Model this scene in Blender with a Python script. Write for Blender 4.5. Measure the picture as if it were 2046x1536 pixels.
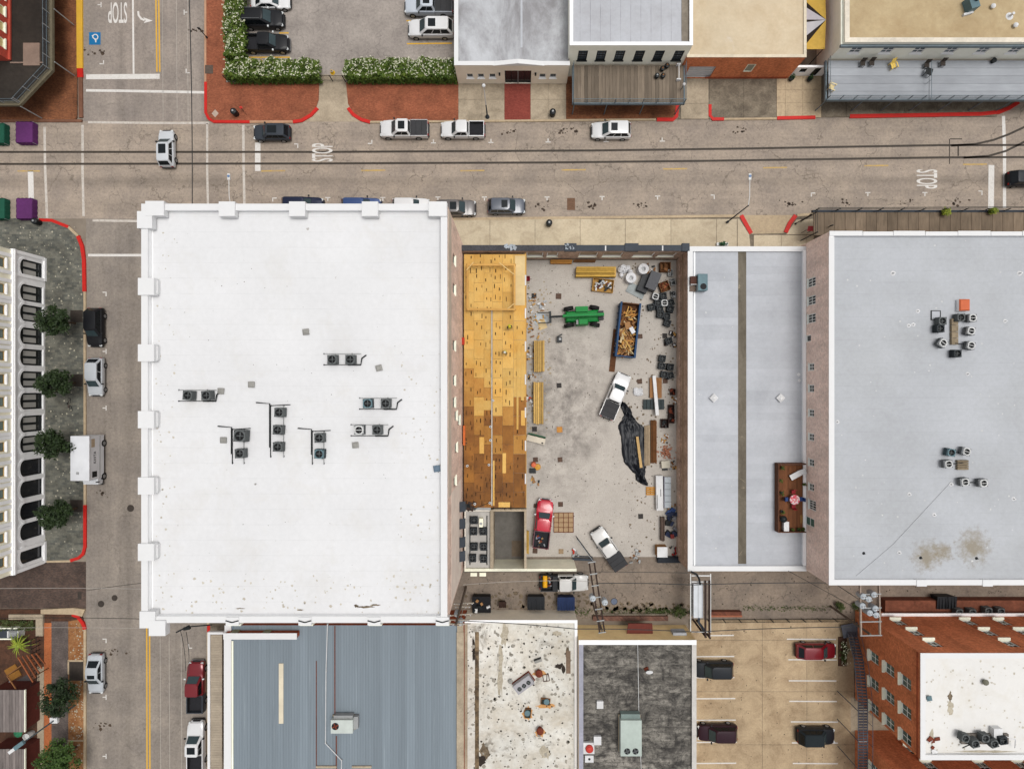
import bpy, math, random
from mathutils import Matrix, Vector
R = random.Random(7)
rad = math.radians
for o in list(bpy.data.objects): bpy.data.objects.remove(o)
sc = bpy.context.scene
COL = sc.collection
# ---------------- camera: drone hovering 70 m up, looking straight down
H = 70.0; S = 16.0; NX = 1038.0; NY = 771.0
cam = bpy.data.cameras.new('camera'); co = bpy.data.objects.new('camera', cam); COL.objects.link(co)
co.location = (0, 0, H); co.rotation_euler = (0, 0, 0)
cam.sensor_width = 36.0; cam.sensor_fit = 'HORIZONTAL'
cam.lens = 36.0 * H / (2046 / S)
cam.shift_x = -(NX - 1023) / 2046.0; cam.shift_y = (NY - 768) / 2046.0
cam.clip_start = 0.5; cam.clip_end = 2000
sc.camera = co
sc.render.resolution_x = 1024; sc.render.resolution_y = 768
# ---------------- sky and light: bright overcast
w = bpy.data.worlds.new('World'); sc.world = w; w.use_nodes = True
nt = w.node_tree; nt.nodes.clear()
sky = nt.nodes.new('ShaderNodeTexSky'); sky.sky_type = 'NISHITA'; sky.sun_disc = False
SUN_EL, SUN_AZ = 75.0, 70.0      # degrees; azimuth clockwise from +Y
sky.sun_elevation = rad(SUN_EL); sky.sun_rotation = rad(SUN_AZ)
sky.dust_density = 4.0; sky.air_density = 1.0
hs = nt.nodes.new('ShaderNodeHueSaturation'); hs.inputs['Saturation'].default_value = 0.1
bg = nt.nodes.new('ShaderNodeBackground'); bg.inputs['Strength'].default_value = 0.15
wo = nt.nodes.new('ShaderNodeOutputWorld')
nt.links.new(sky.outputs[0], hs.inputs['Color']); nt.links.new(hs.outputs[0], bg.inputs[0]); nt.links.new(bg.outputs[0], wo.inputs[0])
sl = bpy.data.lights.new('sun', 'SUN'); so = bpy.data.objects.new('sun', sl); COL.objects.link(so)
sl.energy = 1.5; sl.angle = rad(24); sl.color = (1.0, 0.965, 0.92)
_d = Vector((math.sin(rad(SUN_AZ)) * math.cos(rad(SUN_EL)), math.cos(rad(SUN_AZ)) * math.cos(rad(SUN_EL)), math.sin(rad(SUN_EL))))
so.rotation_euler = _d.to_track_quat('Z', 'Y').to_euler(); so.location = (0, 0, 90)
sc.view_settings.view_transform = 'Standard'; sc.view_settings.look = 'None'
sc.view_settings.exposure = 0.02; sc.view_settings.gamma = 1.0
sc.render.engine = 'CYCLES'
sc.cycles.max_bounces = 5; sc.cycles.diffuse_bounces = 3; sc.cycles.glossy_bounces = 2; sc.cycles.transmission_bounces = 2; sc.cycles.transparent_max_bounces = 4
# ---------------- coordinates: survey pixels of the aerial (2046 wide, 16 px per metre on the ground) -> metres
def P(px, py, z=0.0):
    k = (H - z) / H / S
    return Vector(((px - NX) * k, -(py - NY) * k, z))
def RX(px, z=0.0): return (px - NX) * (H - z) / H / S
def RY(py, z=0.0): return -(py - NY) * (H - z) / H / S
# ---------------- mesh builder
class B:
    def __init__(s): s.v = []; s.f = []
    def poly(s, pts):
        n = len(s.v); s.v += [tuple(p) for p in pts]; s.f.append(tuple(range(n, n + len(pts)))); return s
    def box(s, x0, x1, y0, y1, z0, z1):
        if x0 > x1: x0, x1 = x1, x0
        if y0 > y1: y0, y1 = y1, y0
        n = len(s.v)
        s.v += [(x0,y0,z0),(x1,y0,z0),(x1,y1,z0),(x0,y1,z0),(x0,y0,z1),(x1,y0,z1),(x1,y1,z1),(x0,y1,z1)]
        s.f += [tuple(n+i for i in q) for q in ((3,2,1,0),(4,5,6,7),(0,1,5,4),(1,2,6,5),(2,3,7,6),(3,0,4,7))]
        return s
    def pbox(s, px0, px1, py0, py1, z0, z1, zr=None):
        zr = z1 if zr is None else zr
        return s.box(RX(px0,zr), RX(px1,zr), RY(py0,zr), RY(py1,zr), z0, z1)
    def obox(s, c, size, rz=0.0, rx=0.0, ry=0.0):
        M = Matrix.Translation(c) @ Matrix.Rotation(rz,4,'Z') @ Matrix.Rotation(ry,4,'Y') @ Matrix.Rotation(rx,4,'X')
        a,b,d = size[0]/2,size[1]/2,size[2]/2
        n = len(s.v)
        for p in ((-a,-b,-d),(a,-b,-d),(a,b,-d),(-a,b,-d),(-a,-b,d),(a,-b,d),(a,b,d),(-a,b,d)): s.v.append(tuple(M @ Vector(p)))
        s.f += [tuple(n+i for i in q) for q in ((3,2,1,0),(4,5,6,7),(0,1,5,4),(1,2,6,5),(2,3,7,6),(3,0,4,7))]
        return s
    def prism(s, pts, z0, z1):
        pts = [(p[0],p[1]) for p in pts]
        a = sum(pts[i][0]*pts[(i+1)%len(pts)][1]-pts[(i+1)%len(pts)][0]*pts[i][1] for i in range(len(pts)))
        if a < 0: pts = pts[::-1]
        n = len(s.v); m = len(pts)
        s.v += [(x,y,z0) for x,y in pts] + [(x,y,z1) for x,y in pts]
        s.f.append(tuple(n+i for i in reversed(range(m)))); s.f.append(tuple(n+m+i for i in range(m)))
        for i in range(m):
            j = (i+1)%m; s.f.append((n+i,n+j,n+m+j,n+m+i))
        return s
    def ring(s, rings, cap=True, close=False):
        n = len(s.v); m = len(rings[0])
        for r in rings: s.v += [tuple(p) for p in r]
        for k in range(len(rings)-1):
            for i in range(m):
                j = (i+1)%m
                s.f.append((n+k*m+i, n+k*m+j, n+(k+1)*m+j, n+(k+1)*m+i))
        if cap:
            s.f.append(tuple(n+i for i in reversed(range(m)))); e = n+(len(rings)-1)*m
            s.f.append(tuple(e+i for i in range(m)))
        return s
    def tube(s, pts, r, n=6, r2=None):
        pts = [Vector(p) for p in pts]; rings = []
        for i,p in enumerate(pts):
            d = (pts[min(i+1,len(pts)-1)]-pts[max(i-1,0)]).normalized()
            u = d.cross(Vector((0,0,1)));
            if u.length < 1e-3: u = d.cross(Vector((1,0,0)))
            u.normalize(); v = d.cross(u)
            rr = r if r2 is None else r+(r2-r)*i/(len(pts)-1)
            rings.append([p+u*rr*math.cos(2*math.pi*k/n)+v*rr*math.sin(2*math.pi*k/n) for k in range(n)])
        return s.ring(rings)
    def cyl(s, c, r, h, n=16, r2=None):
        r2 = r if r2 is None else r2
        f = lambda rr,z: [(c[0]+rr*math.cos(2*math.pi*k/n), c[1]+rr*math.sin(2*math.pi*k/n), z) for k in range(n)]
        return s.ring([f(r,c[2]), f(r2,c[2]+h)])
    def lathe(s, c, prof, n=16):
        return s.ring([[(c[0]+r*math.cos(2*math.pi*k/n), c[1]+r*math.sin(2*math.pi*k/n), c[2]+z) for k in range(n)] for r,z in prof])
    def mesh(s, name, mat=None, smooth=None):
        me = bpy.data.meshes.new(name); me.from_pydata(s.v, [], s.f)
        if mat: me.materials.append(mat)
        if smooth is not None:
            me.shade_smooth(); me.set_sharp_from_angle(angle=rad(smooth))
        me.update(); return me
    def obj(s, name, mat, parent=None, smooth=None, **k):
        return link(name, s.mesh(name, mat, smooth), parent, **k)
INV = {}
def link(name, data, parent=None, label=None, cat=None, group=None, kind=None):
    o = bpy.data.objects.new(name, data); COL.objects.link(o)
    if parent is not None:
        o.parent = parent
        if parent.name in INV: o.matrix_parent_inverse = INV[parent.name]
    tag(o, label, cat, group, kind); return o
def tag(o, label=None, cat=None, group=None, kind=None):
    if label: o['label'] = label
    if cat: o['category'] = cat
    if group: o['group'] = group
    if kind: o['kind'] = kind
    return o
def thing(name, label, cat, loc, rotz=None, group=None):
    """Empty at the base of a thing. rotz None: parts are given in world metres; else in the thing's own frame."""
    o = link(name, None, None, label, cat, group); o.empty_display_size = 0.3
    o.location = loc
    if rotz is None: INV[o.name] = Matrix.Translation(-Vector(loc))
    else: o.rotation_euler = (0,0,rotz)
    return o
def dup(o, parent=None, loc=None, rotz=None, scale=None, label=None, group=None):
    c = o.copy(); COL.objects.link(c)
    if parent is not None: c.parent = parent
    if loc is not None: c.location = loc
    if rotz is not None: c.rotation_euler = (0,0,rotz)
    if scale is not None: c.scale = scale if not isinstance(scale,(int,float)) else (scale,)*3
    if label: c['label'] = label
    if group: c['group'] = group
    for ch in list(o.children): dup(ch, c)
    return c
def cap0(n): return n
# ---------------- materials
K = 1.5
def lin(c): 
    c = c/255.0
    return c/12.92 if c <= 0.04045 else ((c+0.055)/1.055)**2.4
def C(r,g,b,k=1.0): return tuple(min(.86,lin(c)/K*k) for c in (r,g,b))
WALL = ('stucco','trim','sill','render','brick','plaster','face','ledge','block')  # materials named so get a brighter colour, standing in for fill light on walls
class N:
    def __init__(s, name):
        s.m = bpy.data.materials.new(name); s.m.use_nodes = True; s.t = s.m.node_tree
        s.b = s.t.nodes['Principled BSDF']; s.g = None
    def n(s, ty, **k):
        x = s.t.nodes.new('ShaderNode'+ty)
        for a,b in k.items(): setattr(x,a,b)
        return x
    def L(s, a, b): s.t.links.new(a, b)
    def put(s, sock, v):
        if isinstance(v, bpy.types.NodeSocket): s.L(v, sock)
        elif isinstance(v,(tuple,list)) and len(v)==3 and sock.type=='RGBA': sock.default_value = (*v,1)
        else: sock.default_value = v
    def pos(s, scale=(1,1,1), off=(0,0,0), rz=0, obj=False):
        if obj: p = s.n('TexCoord').outputs['Object']
        else: p = s.n('NewGeometry').outputs['Position']
        m = s.n('Mapping'); m.inputs['Scale'].default_value = scale; m.inputs['Location'].default_value = off; m.inputs['Rotation'].default_value=(0,0,rz)
        s.L(p, m.inputs['Vector']); return m.outputs[0]
    def noise(s, sc_, det=4, rough=.6, stretch=(1,1,1), dist=0, off=(0,0,0), rz=0):
        x = s.n('TexNoise'); x.inputs['Scale'].default_value = sc_; x.inputs['Detail'].default_value = det
        x.inputs['Roughness'].default_value = rough; x.inputs['Distortion'].default_value = dist
        s.L(s.pos(stretch,off,rz), x.inputs['Vector']); return x.outputs['Fac']
    def ramp(s, fac, stops, interp='LINEAR'):
        x = s.n('ValToRGB'); x.color_ramp.interpolation = interp; e = x.color_ramp.elements
        while len(e) < len(stops): e.new(0.5)
        for i,(p,c) in enumerate(stops):
            e[i].position = p; e[i].color = (c,c,c,1) if isinstance(c,(int,float)) else (*c,1)
        s.L(fac, x.inputs[0]); return x.outputs[0]
    def mix(s, fac, a, b, mode='MIX'):
        x = s.n('Mix'); x.data_type='RGBA'; x.blend_type = mode
        s.put(x.inputs[0], fac); s.put(x.inputs[6], a); s.put(x.inputs[7], b); return x.outputs[2]
    def math(s, op, a, b=0.0, c=None):
        x = s.n('Math'); x.operation = op; s.put(x.inputs[0], a); s.put(x.inputs[1], b)
        if c is not None: s.put(x.inputs[2], c)
        return x.outputs[0]
    def xyz(s):
        x = s.n('SeparateXYZ'); s.L(s.n('NewGeometry').outputs['Position'], x.inputs[0]); return x.outputs
    def rnd(s): return s.n('ObjectInfo').outputs['Random']
    def bump(s, h, st=.3, d=.02):
        x = s.n('Bump'); x.inputs['Strength'].default_value = st; x.inputs['Distance'].default_value = d
        s.L(h, x.inputs['Height']); s.L(x.outputs[0], s.b.inputs['Normal'])
    def done(s, col, rough=.8, metal=0.0, spec=.22):
        s.put(s.b.inputs['Base Color'], col); s.put(s.b.inputs['Roughness'], rough); s.b.inputs['Metallic'].default_value = metal
        s.b.inputs['Specular IOR Level'].default_value = spec; return s.m
def mul(c,k): return tuple(min(.9,x*k) for x in c)
MC = {}
def plain(name, c, rough=.7, var=.12, scale=3, metal=0.0, spec=.2, rnd=0.0, bump=0.0, raw=False, stretch=(1,1,1), big=0.15):
    """mottled paint / concrete / metal: two scales of noise around one colour"""
    if name in MC: return MC[name]
    q = N(name); c = c if raw else C(*c, 1.85 if any(w_ in name for w_ in WALL) else 1.0)
    f = q.noise(scale, 5, .65, stretch)
    col = q.mix(f, mul(c,1-var*2.1), mul(c,1+var*2.0))
    if big:
        g = q.noise(scale*.13, 3, .6); col = q.mix(q.math('MULTIPLY', g, 1.0), mul(c,1-big) , col, 'MIX') if False else q.mix(1.0, col, q.ramp(g,[(.3,1-big),(.7,1+big*.6)]), 'MULTIPLY')
    if rnd: col = q.mix(1.0, col, q.ramp(q.rnd(),[(0,1-rnd),(1,1.0+rnd*.4)]), 'MULTIPLY')
    if bump: q.bump(q.noise(scale*6,4,.7,stretch), bump, .03)
    MC[name] = q.done(col, rough, metal, spec); return MC[name]
# ======================= ground, roads, pavements
def asphalt(name, c, c2, crack=.5, spots=.5, scale=.35, lane=None):
    q = N(name); a, b = C(*c), C(*c2)
    f = q.ramp(q.noise(scale,6,.6), [(.32,0),(.68,1)])
    col = q.mix(f, a, b)
    col = q.mix(1.0, col, q.ramp(q.noise(3,8,.75),[(.25,.66),(.5,1.0),(.78,1.3)]), 'MULTIPLY')
    col = q.mix(1.0, col, q.ramp(q.noise(14,3,.7),[(.3,.84),(.7,1.13)]), 'MULTIPLY')
    if lane:
        stv=(.07,1.2,1) if lane[0]=='x' else (1.2,.07,1)
        col = q.mix(1.0, col, q.ramp(q.noise(.55,6,.7,stv,off=(2,5,0)),[(.3,.84),(.7,1.12)]), 'MULTIPLY')
    if lane:      # tyre-polished wheel tracks along the traffic lanes
        y = q.xyz()[1 if lane[0]=='x' else 0]
        for (m, wd, k) in lane[1]:
            d = q.math('ABSOLUTE', q.math('SUBTRACT', y, m))
            d = q.math('ADD', d, q.math('MULTIPLY', q.noise(.25,4,.6,(1,1,1),.5), wd*.9))
            col = q.mix(1.0, col, q.ramp(q.math('DIVIDE', d, wd), [(.35,k),(1.35,1.0)]), 'MULTIPLY')
    st = q.ramp(q.noise(.9,6,.8,(1,1,1),1.2),[(.66,0),(.78,1)])
    col = q.mix(q.math('MULTIPLY', st, spots*.65), col, mul(a,.3))
    v = q.n('TexVoronoi'); v.feature='DISTANCE_TO_EDGE'; v.inputs['Scale'].default_value=.2
    wob = q.n('Vector'+'Math'); wob.operation='ADD'
    nz = q.n('TexNoise'); nz.inputs['Scale'].default_value=.9; nz.inputs['Detail'].default_value=6; q.L(q.pos(), nz.inputs['Vector'])
    vm = q.n('VectorMath'); vm.operation='SCALE'; vm.inputs[3].default_value=2.4; q.L(nz.outputs['Color'], vm.inputs[0])
    q.L(q.pos(), wob.inputs[0]); q.L(vm.outputs[0], wob.inputs[1]); q.L(wob.outputs[0], v.inputs['Vector'])
    ck = q.ramp(v.outputs['Distance'],[(.0,1),(.015,0)])
    ck = q.math('MULTIPLY', ck, q.ramp(q.noise(.22,3,.5,off=(5,9,0)),[(.40,0),(.55,1)]))
    col = q.mix(q.math('MULTIPLY', ck, crack), col, mul(a,.35))
    q.bump(q.noise(25,3,.7), .35, .01)
    return q.done(col, .88)
def paver(name, c, c2, sx, sy, mort=.5, rough=.85, dirt=.35, rz=0, rndm=.5):
    q = N(name); br = q.n('TexBrick'); a, b = C(*c), C(*c2)
    q.L(q.pos(rz=rz), br.inputs['Vector']); br.inputs['Color1'].default_value=(*a,1); br.inputs['Color2'].default_value=(*b,1)
    br.inputs['Mortar'].default_value=(*mul(a,mort),1); br.inputs['Scale'].default_value=1; br.inputs['Brick Width'].default_value=sx
    br.inputs['Row Height'].default_value=sy; br.inputs['Mortar Size'].default_value=min(sx,sy)*.05; br.inputs['Bias'].default_value=rndm-.5
    col = q.mix(1.0, br.outputs['Color'], q.ramp(q.noise(.5,6,.65),[(.3,1-dirt),(.7,1+dirt*.5)]), 'MULTIPLY')
    col = q.mix(1.0, col, q.ramp(q.noise(6,5,.7),[(.25,.75),(.75,1.25)]), 'MULTIPLY')
    q.bump(br.outputs['Fac'], -.3, .01)
    return q.done(col, rough)
def stained(name, c, dirtc, amt=.5, scale=.6, lo=.48, hi=.7, fine=.12, rnd=.08, rough=.85, stretch=(1,1,1)):
    q = N(name); a = C(*c); d = C(*dirtc)
    col = q.mix(q.math('MULTIPLY', q.ramp(q.noise(scale,8,.72,stretch,.6),[(lo,0),(hi,1)]), amt), a, d)
    col = q.mix(1.0, col, q.ramp(q.noise(5,6,.75),[(.25,1-fine*1.6),(.75,1+fine*1.6)]), 'MULTIPLY')
    col = q.mix(1.0, col, q.ramp(q.noise(.15,3,.6,off=(3,1,0)),[(.3,1-fine),(.7,1+fine*.7)]), 'MULTIPLY')
    if rnd: col = q.mix(1.0, col, q.ramp(q.rnd(),[(0,1-rnd),(1,1+rnd*.5)]), 'MULTIPLY')
    q.bump(q.noise(20,4,.7), .25, .01)
    return q.done(col, rough)
yl = RY
M_ew = asphalt('asphalt_main', (188,172,155), (162,149,137), .8, .5, .3, ('x', [(RY(362),1.5,.80),(RY(316),1.1,.93)]))
M_n = asphalt('asphalt_north', (174,162,151), (152,142,134), .4, .5, .3, ('y', [(RX(243),1.3,.88)]))
M_s = asphalt('asphalt_south', (168,157,145), (142,133,125), .4, .5, .25, ('y', [(RX(258),1.4,.86)]))
M_al = asphalt('asphalt_alley', (160,144,128), (132,120,109), .8, .9, .4)
M_pk = asphalt('asphalt_lot', (182,172,163), (156,147,140), .5, .4, .35)
M_redb = paver('brick_paving_red', (176,106,76), (150,86,62), .22, .11, .7, dirt=.3)
M_brnb = paver('brick_paving_brown', (158,102,68), (126,80,56), .22, .11, .7, dirt=.45)
M_darkb = paver('brick_paving_alley', (110,90,80), (86,74,68), .24, .12, .6, dirt=.5)
M_slate = paver('slate_paving', (134,132,120), (98,100,94), .6, .3, .75, dirt=.5)
M_stone = paver('cobble_paving', (122,110,104), (98,88,84), .18, .1, .65, dirt=.4)
M_orange = paver('orange_brick_paving', (202,122,76), (186,104,62), .2, .1, .8, dirt=.25)
M_soil = stained('bare_soil', (150,98,58), (196,150,104), .7, 1.4, .42, .66, .3, 0)
M_soild = stained('dark_yard_soil', (104,70,52), (62,46,36), .8, .7, .35, .65, .3, 0)
M_tanc = stained('tan_concrete', (220,204,176), (168,148,122), .6, .45, .45, .72, .1, .08)
M_greyc = stained('weathered_concrete', (196,180,156), (140,126,106), .7, .5, .4, .68, .14, .08)
M_darkc = stained('mouldy_concrete', (150,138,120), (98,88,76), .8, .7, .34, .62, .22, .1)
M_parkc = stained('tan_parking_concrete', (206,182,148), (150,126,98), .75, .4, .42, .68, .14, .07)
def lotmat():
    q=N('lot_concrete'); a=C(208,200,190); d=C(108,101,96)
    x,y,_=q.xyz(); c=P(1125,815)
    r=q.math('ADD',q.math('POWER',q.math('DIVIDE',q.math('SUBTRACT',x,c.x),6.5),2.0),q.math('POWER',q.math('DIVIDE',q.math('SUBTRACT',y,c.y),13.0),2.0))
    core=q.ramp(r,[(0,1),(1.3,.12)])
    m=q.math('MULTIPLY',q.ramp(q.noise(.45,10,.72),[(.40,0),(.66,1)]),core)
    col=q.mix(q.math('MULTIPLY',m,.8),a,d)
    m2=q.ramp(q.noise(1.6,8,.75,off=(4,4,0)),[(.55,0),(.75,1)]); col=q.mix(q.math('MULTIPLY',m2,.4),col,mul(d,.9))
    col=q.mix(1.0,col,q.ramp(q.noise(.2,4,.6,off=(9,2,0)),[(.3,.9),(.7,1.06)]),'MULTIPLY')
    col=q.mix(1.0,col,q.ramp(q.noise(7,6,.75),[(.25,.8),(.75,1.18)]),'MULTIPLY')
    q.bump(q.noise(20,4,.7),.25,.01); return q.done(col,.85)
M_lotc = lotmat()
M_white = stained('white_road_paint', (240,236,230), (196,186,176), .55, 3, .5, .7, .06, 0, .6)
M_yellow = stained('yellow_road_paint', (238,186,64), (206,160,88), .5, 2.5, .5, .72, .06, 0, .6)
M_fadey = stained('faded_yellow_paint', (214,178,98), (184,160,130), .8, 2, .4, .62, .06, 0, .6)
M_fadew = stained('faded_white_paint', (224,216,206), (184,172,160), .8, 3, .42, .66, .06, 0, .6)
M_redk = stained('red_kerb_paint', (216,40,32), (176,44,36), .5, 2, .5, .7, .1, 0, .55)
M_kerb = stained('kerb_concrete', (206,184,152), (160,140,118), .6, 2, .45, .7, .1, .05)
M_bluep = plain('blue_paint', (28,124,182), .6)
M_rail = plain('rail_steel', (74,66,58), .6, .3, 2)
M_ground = plain('ground_fill', (150,138,124), .9, .15, 1)
M_iron = plain('dark_iron', (70,62,56), .7, .25, 4)

def sheet(name, pts, mat, z=0.0, parent=None, kind='structure'):
    p = [P(a,b,0) for a,b in pts]
    ar = sum(p[i][0]*p[(i+1)%len(p)][1]-p[(i+1)%len(p)][0]*p[i][1] for i in range(len(p)))
    if ar < 0: p = p[::-1]
    return B().poly([(q.x,q.y,z) for q in p]).obj(name, mat, parent, kind=None if parent else kind)
def block(name, pts, mat, z1=.13, z0=-.02, parent=None, kind='structure'):
    return B().prism([P(a,b,0) for a,b in pts], z0, z1).obj(name, mat, parent, kind=None if parent else kind)
def rect(x0,x1,y0,y1): return [(x0,y0),(x1,y0),(x1,y1),(x0,y1)]
def ribbon_pts(pts, wpx):
    l, r = [], []
    for i,(x,y) in enumerate(pts):
        a = pts[max(i-1,0)]; b = pts[min(i+1,len(pts)-1)]
        d = math.hypot(b[0]-a[0], b[1]-a[1]); nx, ny = -(b[1]-a[1])/d*wpx/2, (b[0]-a[0])/d*wpx/2
        l.append((x+nx,y+ny)); r.append((x-nx,y-ny))
    return l, r
def ribbon(name, pts, wpx, mat, z, parent=None, z0=None, kind='structure'):
    l, r = ribbon_pts(pts, wpx); b = B()
    for i in range(len(pts)-1):
        q = [P(*l[i]),P(*r[i]),P(*r[i+1]),P(*l[i+1])]
        if z0 is None:
            p = [(v.x,v.y,z) for v in q]
            ar = sum(p[k][0]*p[(k+1)%4][1]-p[(k+1)%4][0]*p[k][1] for k in range(4))
            b.poly(p if ar>0 else p[::-1])
    if z0 is not None:
        rings = [[(P(*a).x,P(*a).y,z0),(P(*c).x,P(*c).y,z0),(P(*c).x,P(*c).y,z),(P(*a).x,P(*a).y,z)] for a,c in zip(l,r)]
        b.ring(rings)
    return b.obj(name, mat, parent, kind=None if parent else kind)
def arc(cx, cy, r, a0, a1, n=6, ry=None):
    ry = ry or r
    return [(cx+r*math.cos(rad(a0+(a1-a0)*i/n)), cy+ry*math.sin(rad(a0+(a1-a0)*i/n))) for i in range(n+1)]

B().box(-200,200,-200,200,-.5,-.03).obj('ground', M_ground, kind='structure')
ROAD = sheet('road', [(-900,243),(640,243),(1130,240),(1550,236),(1980,232),(2040,200),(2900,196),(2900,428),(1500,430),(895,437),(-900,437)], M_ew, 0.0)
RN = sheet('road', [(166,-800),(412,-800),(412,243),(166,243)], M_n, 0.0)
RS = sheet('road', [(172,437),(476,437),(476,2400),(172,2400)], M_s, 0.0)
ALW = sheet('alley', [(-900,1122),(172,1122),(172,1215),(-900,1215)], M_darkb, 0.0)
ALE = sheet('alley', [(476,1112),(2900,1112),(2900,1236),(476,1236)], M_al, 0.0)
LOT = sheet('lot_floor', rect(920,1356,505,1112), M_lotc, .02)
PKN = sheet('parking_lot', rect(452,912,-800,166), M_pk, 0.004)
# lot floor joints and stains are in the material; parking lot of tan concrete is poured in slabs
PKS = sheet('parking_lot', rect(1376,1712,1236,1800), M_darkc, -.012)
def slabs(parent, xs, ys, mat, z=.0, g=.7, name='slab', t=.06):
    for i in range(len(xs)-1):
        for j in range(len(ys)-1):
            block(name, rect(xs[i]+g/2,xs[i+1]-g/2,ys[j]+g/2,ys[j+1]-g/2), mat, z+R.uniform(-.003,.003), z-t, parent)
slabs(PKS, [1380,1523,1612,1708], [1237,1278,1381,1487,1600], M_parkc, .012, .7)

# ---- pavements
SW_S = block('pavement', [(476,437),(895,437),(1478,430.5),(1501,468),(1568,466),(1592,430),(2900,424),(2900,520),(476,520)], M_darkc, .09)
slabs(SW_S, [800,895,979,1069,1159,1249,1340,1431,1472], [438,510], M_tanc, .13, .8)
slabs(SW_S, [1505,1560,1610,1625], [470,510], M_tanc, .13, .8)
for q in ([(1473,438),(1476,438),(1496,469),(1500,510),(1473,510)], [(1590,440),(1625,438),(1625,469),(1570,469)]):
    block('slab', q, M_tanc, .13, .05, SW_S)
sheet('ramp', [(1482,430),(1588,430),(1567,466),(1502,468)], M_kerb, .006, SW_S)
SW_NW = block('pavement', [(-900,-800),(155,-800),(155,236),(150,241),(-900,241)], M_brnb, .13)
SW_NE = block('pavement', [(413,-800),(452,-800),(452,166),(638,166),(637,200),(630,222),(615,236),(598,243),(428,243),(419,238),(413,226)], M_redb, .13)
SW_N2 = block('pavement', [(692,166),(916,166),(916,242),(738,243),(720,238),(705,224),(696,208)], M_redb, .13)
DRV = block('driveway', [(638,150),(691,150),(696,208),(706,226),(722,239),(738,243.5),(600,243.5),(615,236),(630,222),(637,200)], M_greyc, .012)
SW_N3 = block('pavement', [(916,150),(1360,150),(1360,239),(1130,240),(916,242)], M_darkc, .09)
slabs(SW_N3, [916,963,1008], [150,200,242], M_greyc, .13, .4)
slabs(SW_N3, [1060,1096,1131], [150,200,241.5], M_greyc, .13, .4)
block('brick_walk', rect(1008,1060,150,242), paver('brick_walk_red',(158,78,66),(140,66,56),.22,.11,.75,dirt=.15), .132, .0, SW_N3)
block('brick_walk', [(1131,150),(1352,150),(1352,226),(1345,238),(1131,240)], M_brnb, .132, .0, SW_N3)
SW_N4 = block('pavement', [(1360,140),(2900,100),(2900,190),(2046,190),(2028,212),(1995,228),(1940,233),(1550,236),(1360,239)], M_darkc, .09)
slabs(SW_N4, [1360,1415], [150,208,239], M_greyc, .125, .5)
slabs(SW_N4, [1417,1485,1550], [148,239], M_darkc, .13, .5)
slabs(SW_N4, [1551,1568,1603,1640], [150,181,207,236], M_kerb, .13, .4)
slabs(SW_N4, [1641,1690,1750,1806,1872,1935,1990], [196,234.5], M_darkc, .13, .5)
SW_W = block('pavement', [(-900,437),(95,437),(128,447),(152,466),(166,497),(171,530),(171,1092),(166,1108),(150,1119),(95,1121),(-900,1121)], M_slate, .13)
SW_SW = block('pavement', [(-900,1216),(146,1216),(166,1232),(171,1256),(171,2400),(-900,2400)], M_soild, .10)
SW_SE = block('pavement', [(418,437),(476,437),(476,2400),(418,2400)], M_darkc, .13)
block('stone_walk', rect(104,138,1240,1600), M_stone, .13, .0, SW_SW)
block('brick_strip', rect(90,104.6,1243,1600), M_orange, .134, .0, SW_SW)
block('soil_strip', [(138,1240),(160,1236),(168,1258),(168.5,1600),(138,1600)], M_soil, .12, .0, SW_SW)
block('stone_edge', rect(76,90,1225,1268), M_greyc, .35, .0, SW_SW)
block('stone_edge', rect(22,76,1225,1235), M_greyc, .35, .0, SW_SW)
block('stone_edge', rect(77,90,1330,1600), M_greyc, .2, .0, SW_SW)
block('stone_edge', [(84,1216),(150,1213),(172,1216),(166,1230),(150,1226),(84,1225)], M_kerb, .2, .0, SW_SW)
for x0,y0,x1,y1 in ((137,1317,170,1320),(137,1319,140,1345),(137,1476,170,1479),(137,1478,140,1495)):
    block('tree_pit_edge', rect(x0,x1,y0,y1), M_kerb, .16, .0, SW_SW)
block('tree_pit', rect(140,169,1320,1358), M_iron, .13, .0, SW_SW)
for y in (632,760,1010): block('tree_grate', rect(142,167,y-12,y+12), M_iron, .138, .0, SW_W)

# ---- kerbs (real steps), red and yellow where painted
def kerb(pts, mat=M_kerb, wpx=5, z=.15): return ribbon('kerb', pts, wpx, mat, z, None, -.02)
kerb([(1478,432),(895,438.5),(700,439)]); kerb([(1592,431),(1640,427)])
kerb([(1480,431),(1500,467)], M_redk, 8, .16); kerb([(1569,465),(1577,447),(1589,431)], M_redk, 8, .16)
kerb([(160,-60),(161,138)], M_yellow, 12, .155); kerb([(161,138),(162,156)], M_redk, 11, .156)
kerb([(162,156),(163,236)], plain('kerb_dark',(132,92,72),.8,.2,3), 8, .15); kerb([(0,242.5),(165,242.5)], plain('kerb_dark',(132,92,72)), 5, .15)
kerb([(411.5,-60),(411.5,165)], plain('kerb_pink',(206,160,128)), 4)
kerb([(412,165),(412,226),(418,238),(428,244),(500,244.5)], M_redk, 5.5, .155)
kerb([(500,244.5),(586,244.5)], plain('kerb_pink',(206,160,128)), 5)
kerb([(586,244.5),(603,242),(622,231),(635,217)], M_redk, 6.5, .155)
kerb([(696,217),(706,230),(722,240),(740,245)], M_redk, 6.5, .155)
kerb([(740,245),(916,243.5),(1130,241.5),(1310,240)], M_kerb, 4)
kerb([(1312,240),(1344,240),(1351,234),(1353,212)], M_redk, 7, .16)
kerb([(1418,210),(1418,232),(1424,239),(1446,239)], M_redk, 6, .16); kerb([(1446,239),(1551,238)], M_kerb, 4)
kerb([(1552,237),(1628,235.5)], M_redk, 6.5, .16)
kerb([(1697,233.5),(1850,231),(1960,229),(1995,225),(2015,217),(2034,205)], M_redk, 7.5, .165)
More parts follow.
